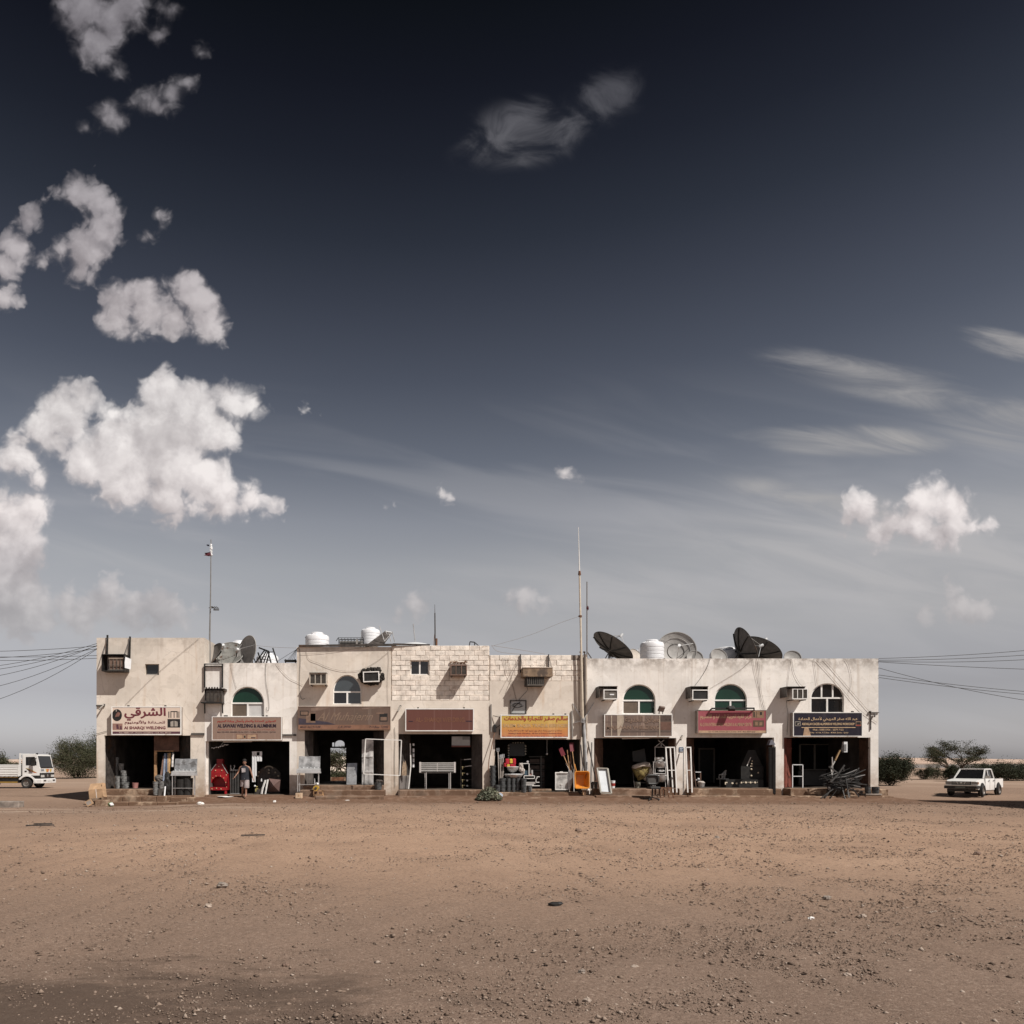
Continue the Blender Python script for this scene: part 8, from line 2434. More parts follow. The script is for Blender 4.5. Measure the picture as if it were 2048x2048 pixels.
def wheel(parent, c, r, w, axis='Y'):
  m = MB()
  T = Matrix.Translation(c) @ (Matrix.Rotation(R(90), 4, 'X') if axis == 'Y' else Matrix.Identity(4))
  m.M = T
  m.lathe([(r * 0.6, -w / 2), (r * 0.92, -w / 2), (r, -w * 0.36), (r, w * 0.36), (r * 0.92, w / 2), (r * 0.6, w / 2)], 24, closed=False)
  o = m.build('wheel', M_TYRE, parent, smooth=40)
  m = MB(); m.M = T
  m.lathe([(0.0, w * 0.30), (r * 0.22, w * 0.34), (r * 0.28, w * 0.24), (r * 0.56, w * 0.28), (r * 0.62, w * 0.44), (r * 0.62, -w * 0.44), (r * 0.5, -w * 0.28), (0.0, -w * 0.3)], 20, closed=False)
  m.build('rim', M_RIM, o, smooth=40)
  return o

def truck():
  y0, y1 = 14.6, 16.55
  X = lambda p: XX(p, y0)
  Z = lambda q: ZZ(q, y0)
  g = gz(X(60), y0)
  t = thing('flatbed_truck', 'white flatbed truck with striped door parked at the far left', 'truck', (X(40), (y0 + y1) / 2, g))
  # cab shell as a lofted profile with door window cut in
  prof = [(44.5, 1551), (79.8, 1551), (80.2, 1537), (78.8, 1534.5), (73.6, 1510.2), (72.0, 1508.6), (46.5, 1508.8), (44.5, 1511)]
  P = [(X(a), Z(b)) for a, b in prof]
  m = MB()
  n = len(P)
  # near and far sides built round the window opening
  win = [(51.5, 1531), (51.5, 1514), (69.5, 1513.6), (73.0, 1525), (73.0, 1531)]
  Wn = [(X(a), Z(b)) for a, b in win]
  for y, fl in ((y0, False), (y1, True)):
    quads = [[(44.5, 1551), (80.0, 1551), (80.2, 1537), (78.8, 1534.5), (73, 1531), (51.5, 1531), (44.5, 1531)],
                 [(44.5, 1531), (51.5, 1531), (51.5, 1514), (44.5, 1514)], [(44.5, 1514), (51.5, 1514), (69.5, 1513.6), (73.6, 1510.2), (72, 1508.6), (46.5, 1508.8), (44.5, 1511)],
                 [(73, 1531), (78.8, 1534.5), (73.6, 1510.2), (69.5, 1513.6), (73, 1525)]]
    for q in quads:
      vs = [(X(a), y, Z(b)) for a, b in q]
      m.add(vs, [tuple(range(len(vs))) if not fl else tuple(range(len(vs) - 1, -1, -1))])
  # roof, back, front lower panel
  def strip(a, b):
    m.add([(X(a[0]), y0, Z(a[1])), (X(b[0]), y0, Z(b[1])), (X(b[0]), y1, Z(b[1])), (X(a[0]), y1, Z(a[1]))], [(0, 1, 2, 3)])
  strip((46.5, 1508.8), (44.5, 1511)); strip((44.5, 1511), (44.5, 1551)); strip((72.0, 1508.6), (46.5, 1508.8)); strip((73.6, 1510.2), (72.0, 1508.6))
  strip((80.2, 1548), (80.2, 1537)); strip((80.2, 1537), (78.8, 1534.5))
  # windscreen surround
  a0, b0 = Vector((X(78.8), 0, Z(534.5 + 1000))), Vector((X(73.6), 0, Z(1510.2)))
  def ws(u, y, off=0.0):
    p = a0.lerp(b0, u)
    return (p.x + off, y, p.z)
  yi0, yi1 = y0 + 0.1, y1 - 0.1
  m.add([ws(0, y0), ws(0, yi0), ws(1, yi0), ws(1, y0)], [(0, 1, 2, 3)]); m.add([ws(0, yi1), ws(0, y1), ws(1, y1), ws(1, yi1)], [(0, 1, 2, 3)])
  m.add([ws(0.93, yi0), ws(0.93, yi1), ws(1, yi1), ws(1, yi0)], [(0, 1, 2, 3)])
  m.build('cab', M_CARW, t)
  m = MB(); m.add([ws(0, yi0, -0.012), ws(0, yi1, -0.012), ws(0.93, yi1, -0.012), ws(0.93, yi0, -0.012)], [(0, 1, 2, 3)])
  m.build('windscreen', M_GLASSD, t)
  m = MB(); yy = y0 + 0.015; m.add([(a, yy, b) for a, b in Wn], [tuple(range(5))]); yy = y1 - 0.015; m.add([(a, yy, b) for a, b in Wn], [(4, 3, 2, 1, 0)]); m.build('side_window', M_GLASSD, t)
  m = MB(); m.box(X(57.5), X(58.3), y0 - .006, y0 + .012, Z(1531), Z(1514)); m.box(X(45.4), X(45.7), y0 - .004, y0 - .001, Z(1550), Z(1512)); m.build('door_seam', M_DARK, t)
  # front face in layers: white panel with sticker, black grille, lamps, bumper
  xf = X(80.2)
  m = MB(); m.box(xf - 0.02, xf + 0.03, y0 - 0.01, y1 + 0.01, Z(1556), Z(1546)); m.box(xf - .06, xf + .012, y0 + .12, y1 - .12, Z(1536.4), Z(1534.2)); m.build('grille', M_BLACK, t)
  m = MB()
  for k in range(4): m.box(xf + .031, xf + .038, y0 + .55, y1 - .55, Z(1554.8) + .065 * k, Z(1554.8) + .065 * k + .02)
  m.build('grille_bar', M_DARK, t)
  for (ya, yb) in ((y0 + .04, y0 + .26), (y0 + .28, y0 + .5), (y1 - .5, y1 - .28), (y1 - .26, y1 - .04)):
    m = MB(); m.box(xf + .031, xf + .05, ya, yb, Z(1554.6), Z(1550)); m.build('headlight', M_LAMPG, t)
  m = MB(); m.blob((xf + .04, (y0 + y1) / 2, Z(1551.5)), (.02, .1, .09), 10, 6); m.build('emblem', M_CHROME, t)
  m = MB(); m.cbox(X(66), xf + .16, y0 - .03, y1 + .03, Z(1566.5), Z(1557.6), .05); m.build('bumper', M_CARW, t)
  m = MB()
  for (ya, yb) in ((y0 + .18, y0 + .5), (y1 - .5, y1 - .18)): m.box(xf + .161, xf + .17, ya, yb, Z(1563), Z(1560))
  m.build('fog_lamp', M_DARK, t)
  m = MB(); m.box(xf + .161, xf + .168, (y0 + y1) / 2 - .27, (y0 + y1) / 2 + .27, Z(1564), Z(1560.6)); m.build('number_plate', mat('plate_white', (.6, .6, .58), .5), t)
  m = MB(); m.box(xf + .001, xf + .006, y0 + .12, y0 + .55, Z(1542.5), Z(1538.5)); m.build('bonnet_badge', mat('grey_badge', (.25, .26, .28), .5), t)
  for (ya, yb, c) in ((y0 + .75, y0 + 1.1, (.60, .42, .12)), (y0 + .9, y0 + 1.25, (.55, .16, .06)), (y0 + 1.3, y0 + 1.65, (.60, .42, .12))):
    mid = (ya + yb) / 2
    m = MB(); q = .001 + ya * .0004; m.add([(xf + q, ya, Z(1538.2)), (xf + q, yb, Z(1538.2)), (xf + q, mid + .06, Z(1544.5)), (xf + q, mid - .06, Z(1544.5))], [(0, 1, 2, 3)]); m.build('bonnet_sticker', mat('sticker_%d' % int(c[0] * 100 + c[1] * 10), c, .5), t)
  # black lower cab, wheel arch, mudguard
  m = MB(); m.box(X(66), xf - .021, y0 + .01, y1 - .01, Z(1557.4), Z(1551.1)); m.box(X(44), X(66), y0 + .35, y1 - .35, Z(1566), Z(1551.2)); m.build('chassis', M_BLACK, t)
  m = MB(); arc = [(X(54) + .62 * math.cos(a), Z(1566.5) + .56 * math.sin(a)) for a in np.linspace(R(8), R(150), 12)]; ar2 = [(X(54) + .50 * math.cos(a), Z(1566.5) + .46 * math.sin(a)) for a in np.linspace(R(8), R(150), 12)]
  for k in range(11):
    q = [arc[k], arc[k + 1], ar2[k + 1], ar2[k]]
    m.add([(a, y0 - .04, b) for a, b in q] + [(a, y0 + .35, b) for a, b in q], [(3, 2, 1, 0), (0, 1, 5, 4), (2, 3, 7, 6)])
  m.build('wheel_arch', M_CARW, t)
  # decals on the door
  for i, (pts, c) in enumerate((([(50, 1536.3), (56, 1536.8), (66, 1541), (74.5, 1545.8), (66, 1543.2), (57, 1538.6)], (.50, .36, .10)), ([(57, 1538.8), (66, 1543.4), (75, 1546), (68, 1545.6), (60, 1541.5)], (.50, .08, .04)), ([(52, 1537.2), (56.5, 1538.4), (63, 1545.2), (60, 1544)], (.02, .02, .02)))):
    m = MB(); q = y0 - .003 - .002 * i; m.add([(X(a), q, Z(b)) for a, b in pts], [tuple(range(len(pts) - 1, -1, -1))]); m.build('door_stripe', mat('decal_%d' % i, c, .4), t)
  m = MB(); m.box(X(49.5), X(53.5), y0 - .02, y0 - .001, Z(1543.8), Z(1541.3)); m.build('door_handle', M_BLACK, t)
  # mirror
  m = MB(); m.box(X(66.5), X(73.5), y0 - .30, y0 - .24, Z(1531.8), Z(1518.5)); m.bar((X(73), y0, Z(1516)), (X(70), y0 - .27, Z(1519)), .03); m.build('mirror', M_BLACK, t)
  m = MB()
  for (px, yy) in ((73, y0 + .15), (73, y1 - .15), (64, y0 + .6)): m.bar((X(px), yy, Z(1509)), (X(px), yy, Z(1506)), .05)
  m.build('roof_marker', M_BLACK, t)
  # headboard and dropside bed with corrugated sides
  m = MB()
  for yy in (y0 - .04, y1 - .04): m.bar((X(39.5), yy + .04, Z(1552)), (X(40.5), yy + .04, Z(1506.5)), .09)
  m.bar((X(40.5), y0, Z(1508)), (X(40.5), y1, Z(1508)), .07); m.bar((X(40.5), y0, Z(1518)), (X(46), y0 + .1, Z(1514)), .03)
  m.box(X(38.2), X(39.8), y0, y1, Z(1550), Z(1529.5)); m.build('headboard', M_CARW, t)
  xb0, xb1 = X(-70), X(37.8)
  m = MB(); m.box(xb0, xb1, y0 - .02, y1 + .02, Z(1552.5), Z(1549.5)); m.build('bed_floor', M_CARW, t)
  for yy, s in ((y0, -1), (y1, 1)):
    m = MB()
    m.box(xb0, xb1, yy - .02, yy + .02, Z(1549.3), Z(1529.5))
    for k in range(4):
      z0 = Z(1548.6) + k * .165
      m.box(xb0 + .01, xb1 - .02, yy + s * .02, yy + s * .05, z0, z0 + .085)
    m.box(xb0, xb1, yy - .045, yy + .045, Z(1530.6), Z(1529.2)); m.build('dropside', M_CARW, t)
  m = MB(); m.box(X(36.3), X(38), y0 - .06, y0 + .06, Z(1553), Z(1528.8)); m.build('corner_post', M_CARW, t)
  m = MB(); m.box(xb0, X(35), y0 + .08, y1 - .08, Z(1566), Z(1552.6))
  m.build('underbody', M_BLACK, t)
  m = MB(); m.box(xb0, X(35), y0 + .055, y0 + .079, Z(1555.6), Z(1554.2)); m.box(xb0, X(34), y0 + .055, y0 + .079, Z(1565), Z(1563.6)); m.build('yellow_stripe', mat('amber_stripe', (.50, .30, .05), .5), t)
  m = MB()
  for k in range(5): m.cone((X(-8 + 9 * k), y0 + .03, Z(1552.9)), (X(-2 + 9 * k), y0 + .03, Z(1552.9)), .07, .05, 6)
  m.build('under_bracket', M_STEEL, t)
  r = (ZZ(1555.8, y0) - g) / 2
  for px in (52, -40):
    for yy in (y0 + .15, y1 - .15):
      wheel(t, (X(px), yy, g + r), r, .26)

truck()

# ------------------------------------------------------------------ white double cab pickup on the right
def pickup():
  b = R(54)
  head = math.atan2(-math.cos(b), -math.sin(b))
  cx, cy = 33.3, 8.6
  t = thing('pickup_truck', 'white double cab pickup parked facing the yard at the right', 'pickup', (cx, cy, gz(cx, cy) + 0.0), None, local=True)
  t.rotation_euler = (0, 0, head)
  t.scale = (0.91, 1, 1)
  W2, L2 = 0.785, 2.33     # half width, half length; forward is +x
  def loft(name, secs, m_, caps=True, smooth=None):
    m = MB(); n = len(secs[0])
    for s in secs: m.v += [Vector(p) for p in s]
    for k in range(len(secs) - 1):
      for i in range(n):
        j = (i + 1) % n
        m.f.append((k * n + i, k * n + j, (k + 1) * n + j, (k + 1) * n + i))
    if caps:
      m.f += [tuple(range(n - 1, -1, -1)), tuple(range((len(secs) - 1) * n, len(secs) * n))]
    return m.build(name, m_, t, smooth=smooth)
  # lower body sections along the length: (x, bottom, belt height, top height, half width)
  def sec(x, zb, zm, zt, w, tuck):
    return [(x, -w + .03, zb), (x, -w, zm), (x, -w + tuck, zt), (x, w - tuck, zt), (x, w, zm), (x, w - .03, zb)]
  loft('body', [sec(2.25, .46, .64, .86, W2 - .05, .04), sec(2.15, .40, .66, .93, W2 - .01, .04), sec(1.2, .36, .68, 1.0, W2, .06), sec(.95, .34, .68, 1.01, W2, .05), sec(-.75, .34, .68, 1.01, W2, .03), sec(-.8, .34, .68, 1.0, W2, .02)], M_CARW, smooth=35)
  # bed
  m = MB()
  m.box(-2.3, -.84, -W2, -W2 + .07, .46, .98); m.box(-2.3, -.84, W2 - .07, W2, .46, .98); m.box(-2.3, -2.24, -W2 + .071, W2 - .071, .46, .98); m.box(-.9, -.84, -W2 + .071, W2 - .071, .46, .98); m.box(-2.239, -.901, -W2 + .071, W2 - .071, .5, .55)
  m.build('cargo_bed', M_CARW, t)
  # cab with pillars, glass set in
  zb, zr = 1.0, 1.56
  bx = [(1.02, W2 - .06), (-.78, W2 - .06)]; tx = [(.33, W2 - .17), (-.62, W2 - .17)]
  m = MB()
  m.box(-.60, .31, -W2 + .19, W2 - .19, zr - .03, zr + .025)
  m.add([(.36, -W2 + .16, zr - .03), (.36, W2 - .16, zr - .03), (-.66, W2 - .16, zr - .03), (-.66, -W2 + .16, zr - .03), (.31, -W2 + .19, zr + .024), (.31, W2 - .19, zr + .024), (-.60, W2 - .19, zr + .024), (-.60, -W2 + .19, zr + .024)], [(0, 1, 5, 4), (1, 2, 6, 5), (2, 3, 7, 6), (3, 0, 4, 7)])
  m.build('roof', M_CARW, t)
  m = MB()
  for s in (-1, 1):
    yb, yt = s * (W2 - .07), s * (W2 - .18)
    m.bar((1.0, yb, zb), (.35, yt, zr - .01), .07); m.bar((.13, yb, zb), (.10, yt, zr - .01), .08, .05); m.bar((-.75, yb, zb), (-.62, yt, zr - .01), .14, .06)
    m.bar((.37, yt, zr - .01), (-.64, yt, zr - .01), .06)
  m.bar((.36, -W2 + .18, zr - .01), (.36, W2 - .18, zr - .01), .06); m.bar((-.64, -W2 + .18, zr - .01), (-.64, W2 - .18, zr - .01), .06)
  m.build('pillar', M_CARW, t)
  q = lambda s: [(.98, s * (W2 - .085), zb + .01), (.14, s * (W2 - .085), zb + .01), (.11, s * (W2 - .19), zr - .04), (.36, s * (W2 - .19), zr - .04)]
  q2 = lambda s: [(.10, s * (W2 - .085), zb + .01), (-.72, s * (W2 - .085), zb + .01), (-.60, s * (W2 - .19), zr - .04), (.07, s * (W2 - .19), zr - .04)]
  for s in (-1, 1):
    for k, f in enumerate((q, q2)):
      m = MB(); m.add(f(s), [(0, 1, 2, 3) if s > 0 else (3, 2, 1, 0)]); m.build('side_window', M_GLASSD, t)
  m = MB(); m.add([(1.0, -W2 + .1, zb + .01), (1.0, W2 - .1, zb + .01), (.36, W2 - .2, zr - .04), (.36, -W2 + .2, zr - .04)], [(0, 1, 2, 3)]); m.build('windscreen', M_GLASSD, t)
  m = MB(); m.add([(-.75, W2 - .1, zb + .01), (-.75, -W2 + .1, zb + .01), (-.65, -W2 + .2, zr - .04), (-.65, W2 - .2, zr - .04)], [(0, 1, 2, 3)]); m.build('rear_window', M_GLASSD, t)
  m = MB(); m.box(2.2, 2.27, -.48, .48, .67, .86); m.build('grille', M_BLACK, t)
  m = MB()
  for k in range(3): m.bar((2.275, -.44, .73 + .045 * k), (2.275, .44, .73 + .045 * k), .012)
  for y in (-.15, .15): m.bar((2.278, y * 1.4, .835), (2.278, y, .705), .03)
  m.blob((2.28, 0, .77), (.02, .06, .06), 8, 6); m.build('grille_bar', M_CHROME, t)
  for s in (-1, 1):
    m = MB(); m.box(2.14, 2.255, s * .50, s * .78, .69, .84); m.build('headlight', mat('headlamp_grey', (.20, .18, .17), .15, spec=.8), t)
    m = MB(); m.box(2.06, 2.2, s * (W2 - .04), s * (W2 + .006), .70, .83); m.build('indicator', mat('amber_lens', (.25, .10, .03), .3), t)
  m = MB(); m.cbox(2.1, 2.42, -W2 - .03, W2 + .03, .44, .64, .05); m.box(1.95, 2.12, -W2 - .03, -W2 + .02, .46, .62); m.box(1.95, 2.12, W2 - .02, W2 + .03, .46, .62); m.build('bumper', M_BLACK, t)
  m = MB(); m.box(2.2, 2.43, -W2 + .0, W2 - .0, .60, .655); m.build('bumper_chrome', M_CHROME, t)
  m = MB(); m.box(2.421, 2.43, -.24, .24, .47, .56); m.build('number_plate', mat('plate_green_grey', (.10, .12, .11), .5), t)
  m = MB(); m.box(1.6, 2.2, -W2 + .12, W2 - .12, .26, .45); m.box(-2.2, 1.6, -.5, .5, .28, .42); m.build('underbody', M_BLACK, t)
  for s in (-1, 1):
    for x in (1.42, -1.42):
      m = MB(); m.M = Matrix.Translation((x, s * (W2 - .006), .36)) @ Matrix.Rotation(R(90), 4, 'X'); m.lathe([(0, -.012), (.42, -.012), (.42, .012), (0, .012)], 24, closed=False)
      m.v = [v for v in m.v]; m.build('wheel_well', M_BLACK, t)
      wheel(t, (x, s * (W2 - .03), .335), .335, .22)
    m = MB(); m.box(.93, .955, s * W2 - .002, s * (W2 + .003), .40, .99); m.box(.095, .11, s * W2 - .002, s * (W2 + .003), .38, .99); m.box(-.74, -.725, s * W2 - .002, s * (W2 + .003), .40, .99); m.build('door_seam', M_DARK, t)
    for x in (.28, -.55):
      m = MB(); m.box(x - .08, x + .08, s * (W2 + .002), s * (W2 + .03), .86, .90); m.build('door_handle', M_BLACK, t)
    m = MB(); m.box(.78, .9, s * (W2 - .02), s * (W2 + .2), 1.02, 1.17); m.build('mirror', M_BLACK if s < 0 else M_CHROME, t)

pickup()

# ------------------------------------------------------------------ trees and bushes
def foliage_mat(name, a, b):
  m = bpy.data.materials.new(name)
  m.use_nodes = True
  t = NT(m.node_tree)
  bs = t.n['Principled BSDF']
  r = t.node('ShaderNodeNewGeometry').outputs['Random Per Island']
  P = t.node('ShaderNodeNewGeometry').outputs['Position']
  n = t.noise(P, 1.3, 3.0, 0.6)
  c = t.mix(t.m('ADD', t.m('MULTIPLY', r, 0.6), t.m('MULTIPLY_ADD', n, 1.2, -0.4), clamp=True), a, b)
  t.put(bs.inputs['Base Color'], c)
  bs.inputs['Roughness'].default_value = 0.75
  bs.inputs['Specular IOR Level'].default_value = 0.2
  return m

M_LEAF = foliage_mat('acacia_leaf', (0.030, 0.034, 0.018), (0.085, 0.086, 0.048))
M_LEAF2 = foliage_mat('bush_leaf', (0.022, 0.027, 0.016), (0.060, 0.066, 0.038))
M_LEAF3 = foliage_mat('picked_leaf', (0.045, 0.058, 0.035), (0.30, 0.30, 0.22))
M_BARK = mat('acacia_bark', (0.10, 0.075, 0.055), 0.95, var=0.3, scale=4)

def leaves_mesh(pts, size, rnd, name, m_, parent, flat=0.0):
  n = len(pts)
  s = size * rnd.uniform(0.6, 1.4, n)
  a = rnd.normal(size=(n, 3)); a /= np.linalg.norm(a, axis=1)[:, None]
  b = np.cross(a, rnd.normal(size=(n, 3))); b /= np.linalg.norm(b, axis=1)[:, None]
  b[:, 2] *= 1 - flat; a[:, 2] *= 1 - flat
  p = np.asarray(pts)
  v = np.stack([p - a * s[:, None] * 0.5, p + b * s[:, None] * 0.28, p + a * s[:, None] * 0.5, p - b * s[:, None] * 0.28], 1).reshape(-1, 3)
  o = np.array(parent['_o'])
  me = bpy.data.meshes.new(name)
  me.vertices.add(4 * n); me.vertices.foreach_set('co', (v - o).reshape(-1))
  me.loops.add(4 * n); me.loops.foreach_set('vertex_index', np.arange(4 * n, dtype=np.int32))
  me.polygons.add(n)
  me.polygons.foreach_set('loop_start', np.arange(0, 4 * n, 4, dtype=np.int32)); me.polygons.foreach_set('loop_total', np.full(n, 4, dtype=np.int32))
  me.update(calc_edges=True)
  me.materials.append(m_)
  ob = bpy.data.objects.new(name, me)
  COL.objects.link(ob)
  ob.parent = parent
  ob['kind'] = 'stuff'
  return ob

def tree(name, label, x, y, H, Wd, style, seed, nleaf=5000, lsize=0.16, m_=None, cat='tree', group=None):
  rd = np.random.default_rng(seed)
  g = gz(x, y) - 0.05
  t = thing(name, label, cat, (x, y, g), group)
  mb = MB()
  tips = []
  def grow(p, d, L, r, lev):
    q = p + d * L
    mid = p.lerp(q, 0.5) + Vector(rd.normal(size=3)) * L * 0.06
    mb.tube([p, mid, q], [r, r * 0.85, r * 0.65], 5)
    tips.append((q, lev)); tips.append((mid, lev))
    if lev <= 0:
      return
    for k in range(rd.integers(2, 4)):
      if style == 'umbrella':
        nd = Vector((d.x * 0.9 + rd.normal() * 0.55, d.y * 0.9 + rd.normal() * 0.55, d.z * 0.55 + rd.uniform(-0.02, 0.28)))
      elif style == 'bush':
        nd = Vector((d.x + rd.normal() * 0.6, d.y + rd.normal() * 0.6, d.z * 0.8 + rd.normal() * 0.3))
      else:
        nd = Vector((d.x + rd.normal() * 0.5, d.y + rd.normal() * 0.5, d.z * 0.8 + rd.uniform(-0.1, 0.3)))
      grow(q, nd.normalized(), L * rd.uniform(0.68, 0.88), r * 0.62, lev - 1)
  stems = {'umbrella': 4, 'bush': 7, 'round': 3}[style]
  for k in range(stems):
    an = 2 * math.pi * (k + rd.uniform(0, 0.6)) / stems
    sp = {'umbrella': 0.75, 'bush': 1.1, 'round': 0.5}[style]
    grow(Vector((x + 0.1 * math.cos(an), y + 0.1 * math.sin(an), g)), Vector((math.cos(an) * sp, math.sin(an) * sp, 1)).normalized(), H * {'umbrella': 0.30, 'bush': 0.28, 'round': 0.30}[style], 0.035 * H * (0.8 if style != 'bush' else 0.35), 4)
  T = np.array([[q.x, q.y, q.z] for q, l in tips if l <= 2])
  # scale the skeleton to the wanted size
  ext = np.percentile(np.abs(T[:, 0] - x), 96); top = np.percentile(T[:, 2] - g, 98)
  sx, sz = (Wd / 2) / ext, (H * 0.96) / top
  for v in mb.v:
    v.x = x + (v.x - x) * sx; v.y = y + (v.y - y) * sx; v.z = g + (v.z - g) * sz
  T[:, 0] = x + (T[:, 0] - x) * sx; T[:, 1] = y + (T[:, 1] - y) * sx; T[:, 2] = g + (T[:, 2] - g) * sz
  trunk = mb.build('trunk', M_BARK, t)
  if style == 'umbrella':
    T = T[T[:, 2] > g + H * 0.42]
    spread = np.array([0.17, 0.17, 0.06]) * Wd * 0.33
  elif style == 'bush':
    spread = np.array([0.13, 0.13, 0.12]) * Wd * 0.5
  else:
    T = T[T[:, 2] > g + H * 0.12]
    spread = np.array([0.12, 0.12, 0.10]) * Wd * 0.42
  i = rd.integers(0, len(T), nleaf)
  pts = T[i] + rd.normal(size=(nleaf, 3)) * spread
  if style == 'bush':   # a bush is leafy right down to the ground
    k = int(nleaf * 0.62)
    cl = rd.normal(size=(46, 3)); cl /= np.linalg.norm(cl, axis=1)[:, None]
    cl *= rd.uniform(0.45, 0.92, 46)[:, None]
    cl[:, 2] = np.where(cl[:, 2] < -0.75, -cl[:, 2], cl[:, 2])
    j = rd.integers(0, 46, k)
    e = cl[j] + rd.normal(size=(k, 3)) * 0.15
    pts[:k] = np.stack([x + e[:, 0] * Wd * 0.47, y + e[:, 1] * Wd * 0.47, g + H * 0.46 + e[:, 2] * H * 0.50], -1)
  pts[:, 2] = np.maximum(pts[:, 2], g + 0.03)
  leaves_mesh(pts, lsize, rd, 'crown', m_ or M_LEAF, t)
  return t

def at(px, y):
  return XX(px, y), y

x, y = at(152, 47); tree('acacia_tree', 'broad bushy acacia between the truck and the end workshop', x, y, 4.3, 4.9, 'bush', 3, 30000, 0.11, M_LEAF)
x, y = at(215, 52); tree('acacia_tree', 'taller acacia half hidden behind the end workshop wall', x, y, 5.2, 5.5, 'bush', 4, 20000, 0.12, M_LEAF)
x, y = at(-6, 52); tree('acacia_tree', 'acacia showing at the left edge behind the truck bed', x, y, 2.9, 3.0, 'bush', 5, 5000, 0.16, M_LEAF)
x, y = at(22, 75); tree('bush', 'low dark bush line behind the truck cab', x, y, 1.9, 6.5, 'bush', 6, 5000, 0.2, M_LEAF2, 'bush', 'bushes on the flats')
x, y = at(1782, 21); tree('bush', 'dense dark round bush at the right end of the row', x, y, 2.35, 2.7, 'bush', 7, 30000, 0.085, M_LEAF2, 'bush', 'bushes on the flats')
x, y = at(1748, 23); tree('bush', 'second dense bush half behind the right end wall', x, y, 2.3, 2.6, 'bush', 17, 18000, 0.085, M_LEAF2, 'bush', 'bushes on the flats')
x, y = at(1912, 40); tree('acacia_tree', 'flat topped umbrella acacia behind the white pickup', x, y, 3.95, 4.6, 'umbrella', 12, 15000, 0.085)
for i, (px, yy, H, Wd, lab) in enumerate(((1905, 34, 1.5, 1.6, 'dark bush at the foot of the umbrella acacia'), (1952, 42, 1.75, 3.6, 'wide dark bush between the umbrella acacia and the pickup roof'), (1985, 38, 1.8, 2.4, 'tall dark bush right of the pickup'), (2022, 36, 1.5, 2.4, 'round bush near the right edge of the photo'), (2052, 37, 1.7, 2.6, 'bush cut by the right edge of the photo'), (2010, 58, 1.9, 5.0, 'bush bank farther behind the pickup'),
                                          (1848, 42, 1.15, 1.4, 'small grey shrub left of the umbrella acacia'), (1870, 44, 1.25, 1.5, 'second small shrub nearer the umbrella acacia'), (1858, 62, 1.2, 1.2, 'tiny far shrub on the sand left of the umbrella acacia'), (1815, 150, 2.0, 3.5, 'distant low shrub by the grey flats'), (1868, 155, 1.8, 4.0, 'second distant low shrub by the grey flats'))):
  x, y = at(px, yy); tree('bush', lab, x, y, H, Wd, 'bush', 30 + i, 7000 if i < 6 else 2500, 0.10 if i < 6 else 0.085, M_LEAF2 if i < 6 else M_LEAF, 'bush', 'bushes on the flats')
x, y = at(696, 36); tree('acacia_tree', 'acacia seen through the back opening of the third shop', x, y, 3.3, 4.6, 'umbrella', 14, 5000, 0.13)
x, y = at(662, 38); tree('acacia_tree', 'second acacia at the left of the back opening', x, y, 2.9, 3.0, 'umbrella', 15, 3500, 0.13)
for i, px in enumerate((655, 672, 690, 708)):
  x, y = at(px, 27); tree('bush', ('leftmost', 'second', 'third', 'rightmost')[i] + ' low olive bush seen through the back opening', x, y, 1.1, 2.0, 'bush', 50 + i, 2500, 0.12, M_LEAF, 'bush', 'bushes on the flats')
t = thing('block_wall', 'low red block wall seen through the back opening', 'wall', (XX(676, 17), 17, 0))
for r_ in range(3):
  for k in range(9):
    m = MB(); x0 = XX(640, 17) + 0.42 * k + (.21 if r_ % 2 else 0)
    m.cbox(x0, x0 + .405, 17, 17.2, .0 + .24 * r_, .232 + .24 * r_, .01); m.build('block', M_RUST if (k + r_) % 3 else M_CONC, t)

# picked leafy branches dumped before the fifth shop
y = -1.75
g = gz(XX(978, y), y)
t = thing('leafy_heap', 'heap of cut leafy branches dumped on the ground', 'branches', (XX(978, y), y, g))
rd = np.random.default_rng(5)
th = rd.uniform(0, 2 * np.pi, 1100); rr_ = np.sqrt(rd.uniform(0, 1, 1100))
pts = np.stack([XX(978, y) + .60 * rr_ * np.cos(th), y + .45 * rr_ * np.sin(th), g + .05 + .52 * (1 - rr_ ** 2.4) * rd.uniform(.3, 1.05, 1100)], -1)
leaves_mesh(pts, .12, rd, 'foliage', M_LEAF3, t)
m = MB()
for k in range(16):
  an = rd.uniform(0, 2 * math.pi)
  m.tube([(XX(978, y), y, g + .1), (XX(978, y) + .3 * math.cos(an), y + .25 * math.sin(an), g + .3), (XX(978, y) + .6 * math.cos(an), y + .4 * math.sin(an), g + .12 + .1 * rd.uniform())], .012, 4)
m.build('twig', M_BARK, t)
t = put('plastic_bag', 'pale blue plastic bag caught beside the leafy heap', 'bag', 1002, 1594, -1.5)
m = MB(); m.blob(PT(1001, 1590, -1.5), (.09, .07, .1), 8, 6, .35); m.build('bag', mat('pale_blue_bag', (.42, .47, .55), .4), t)

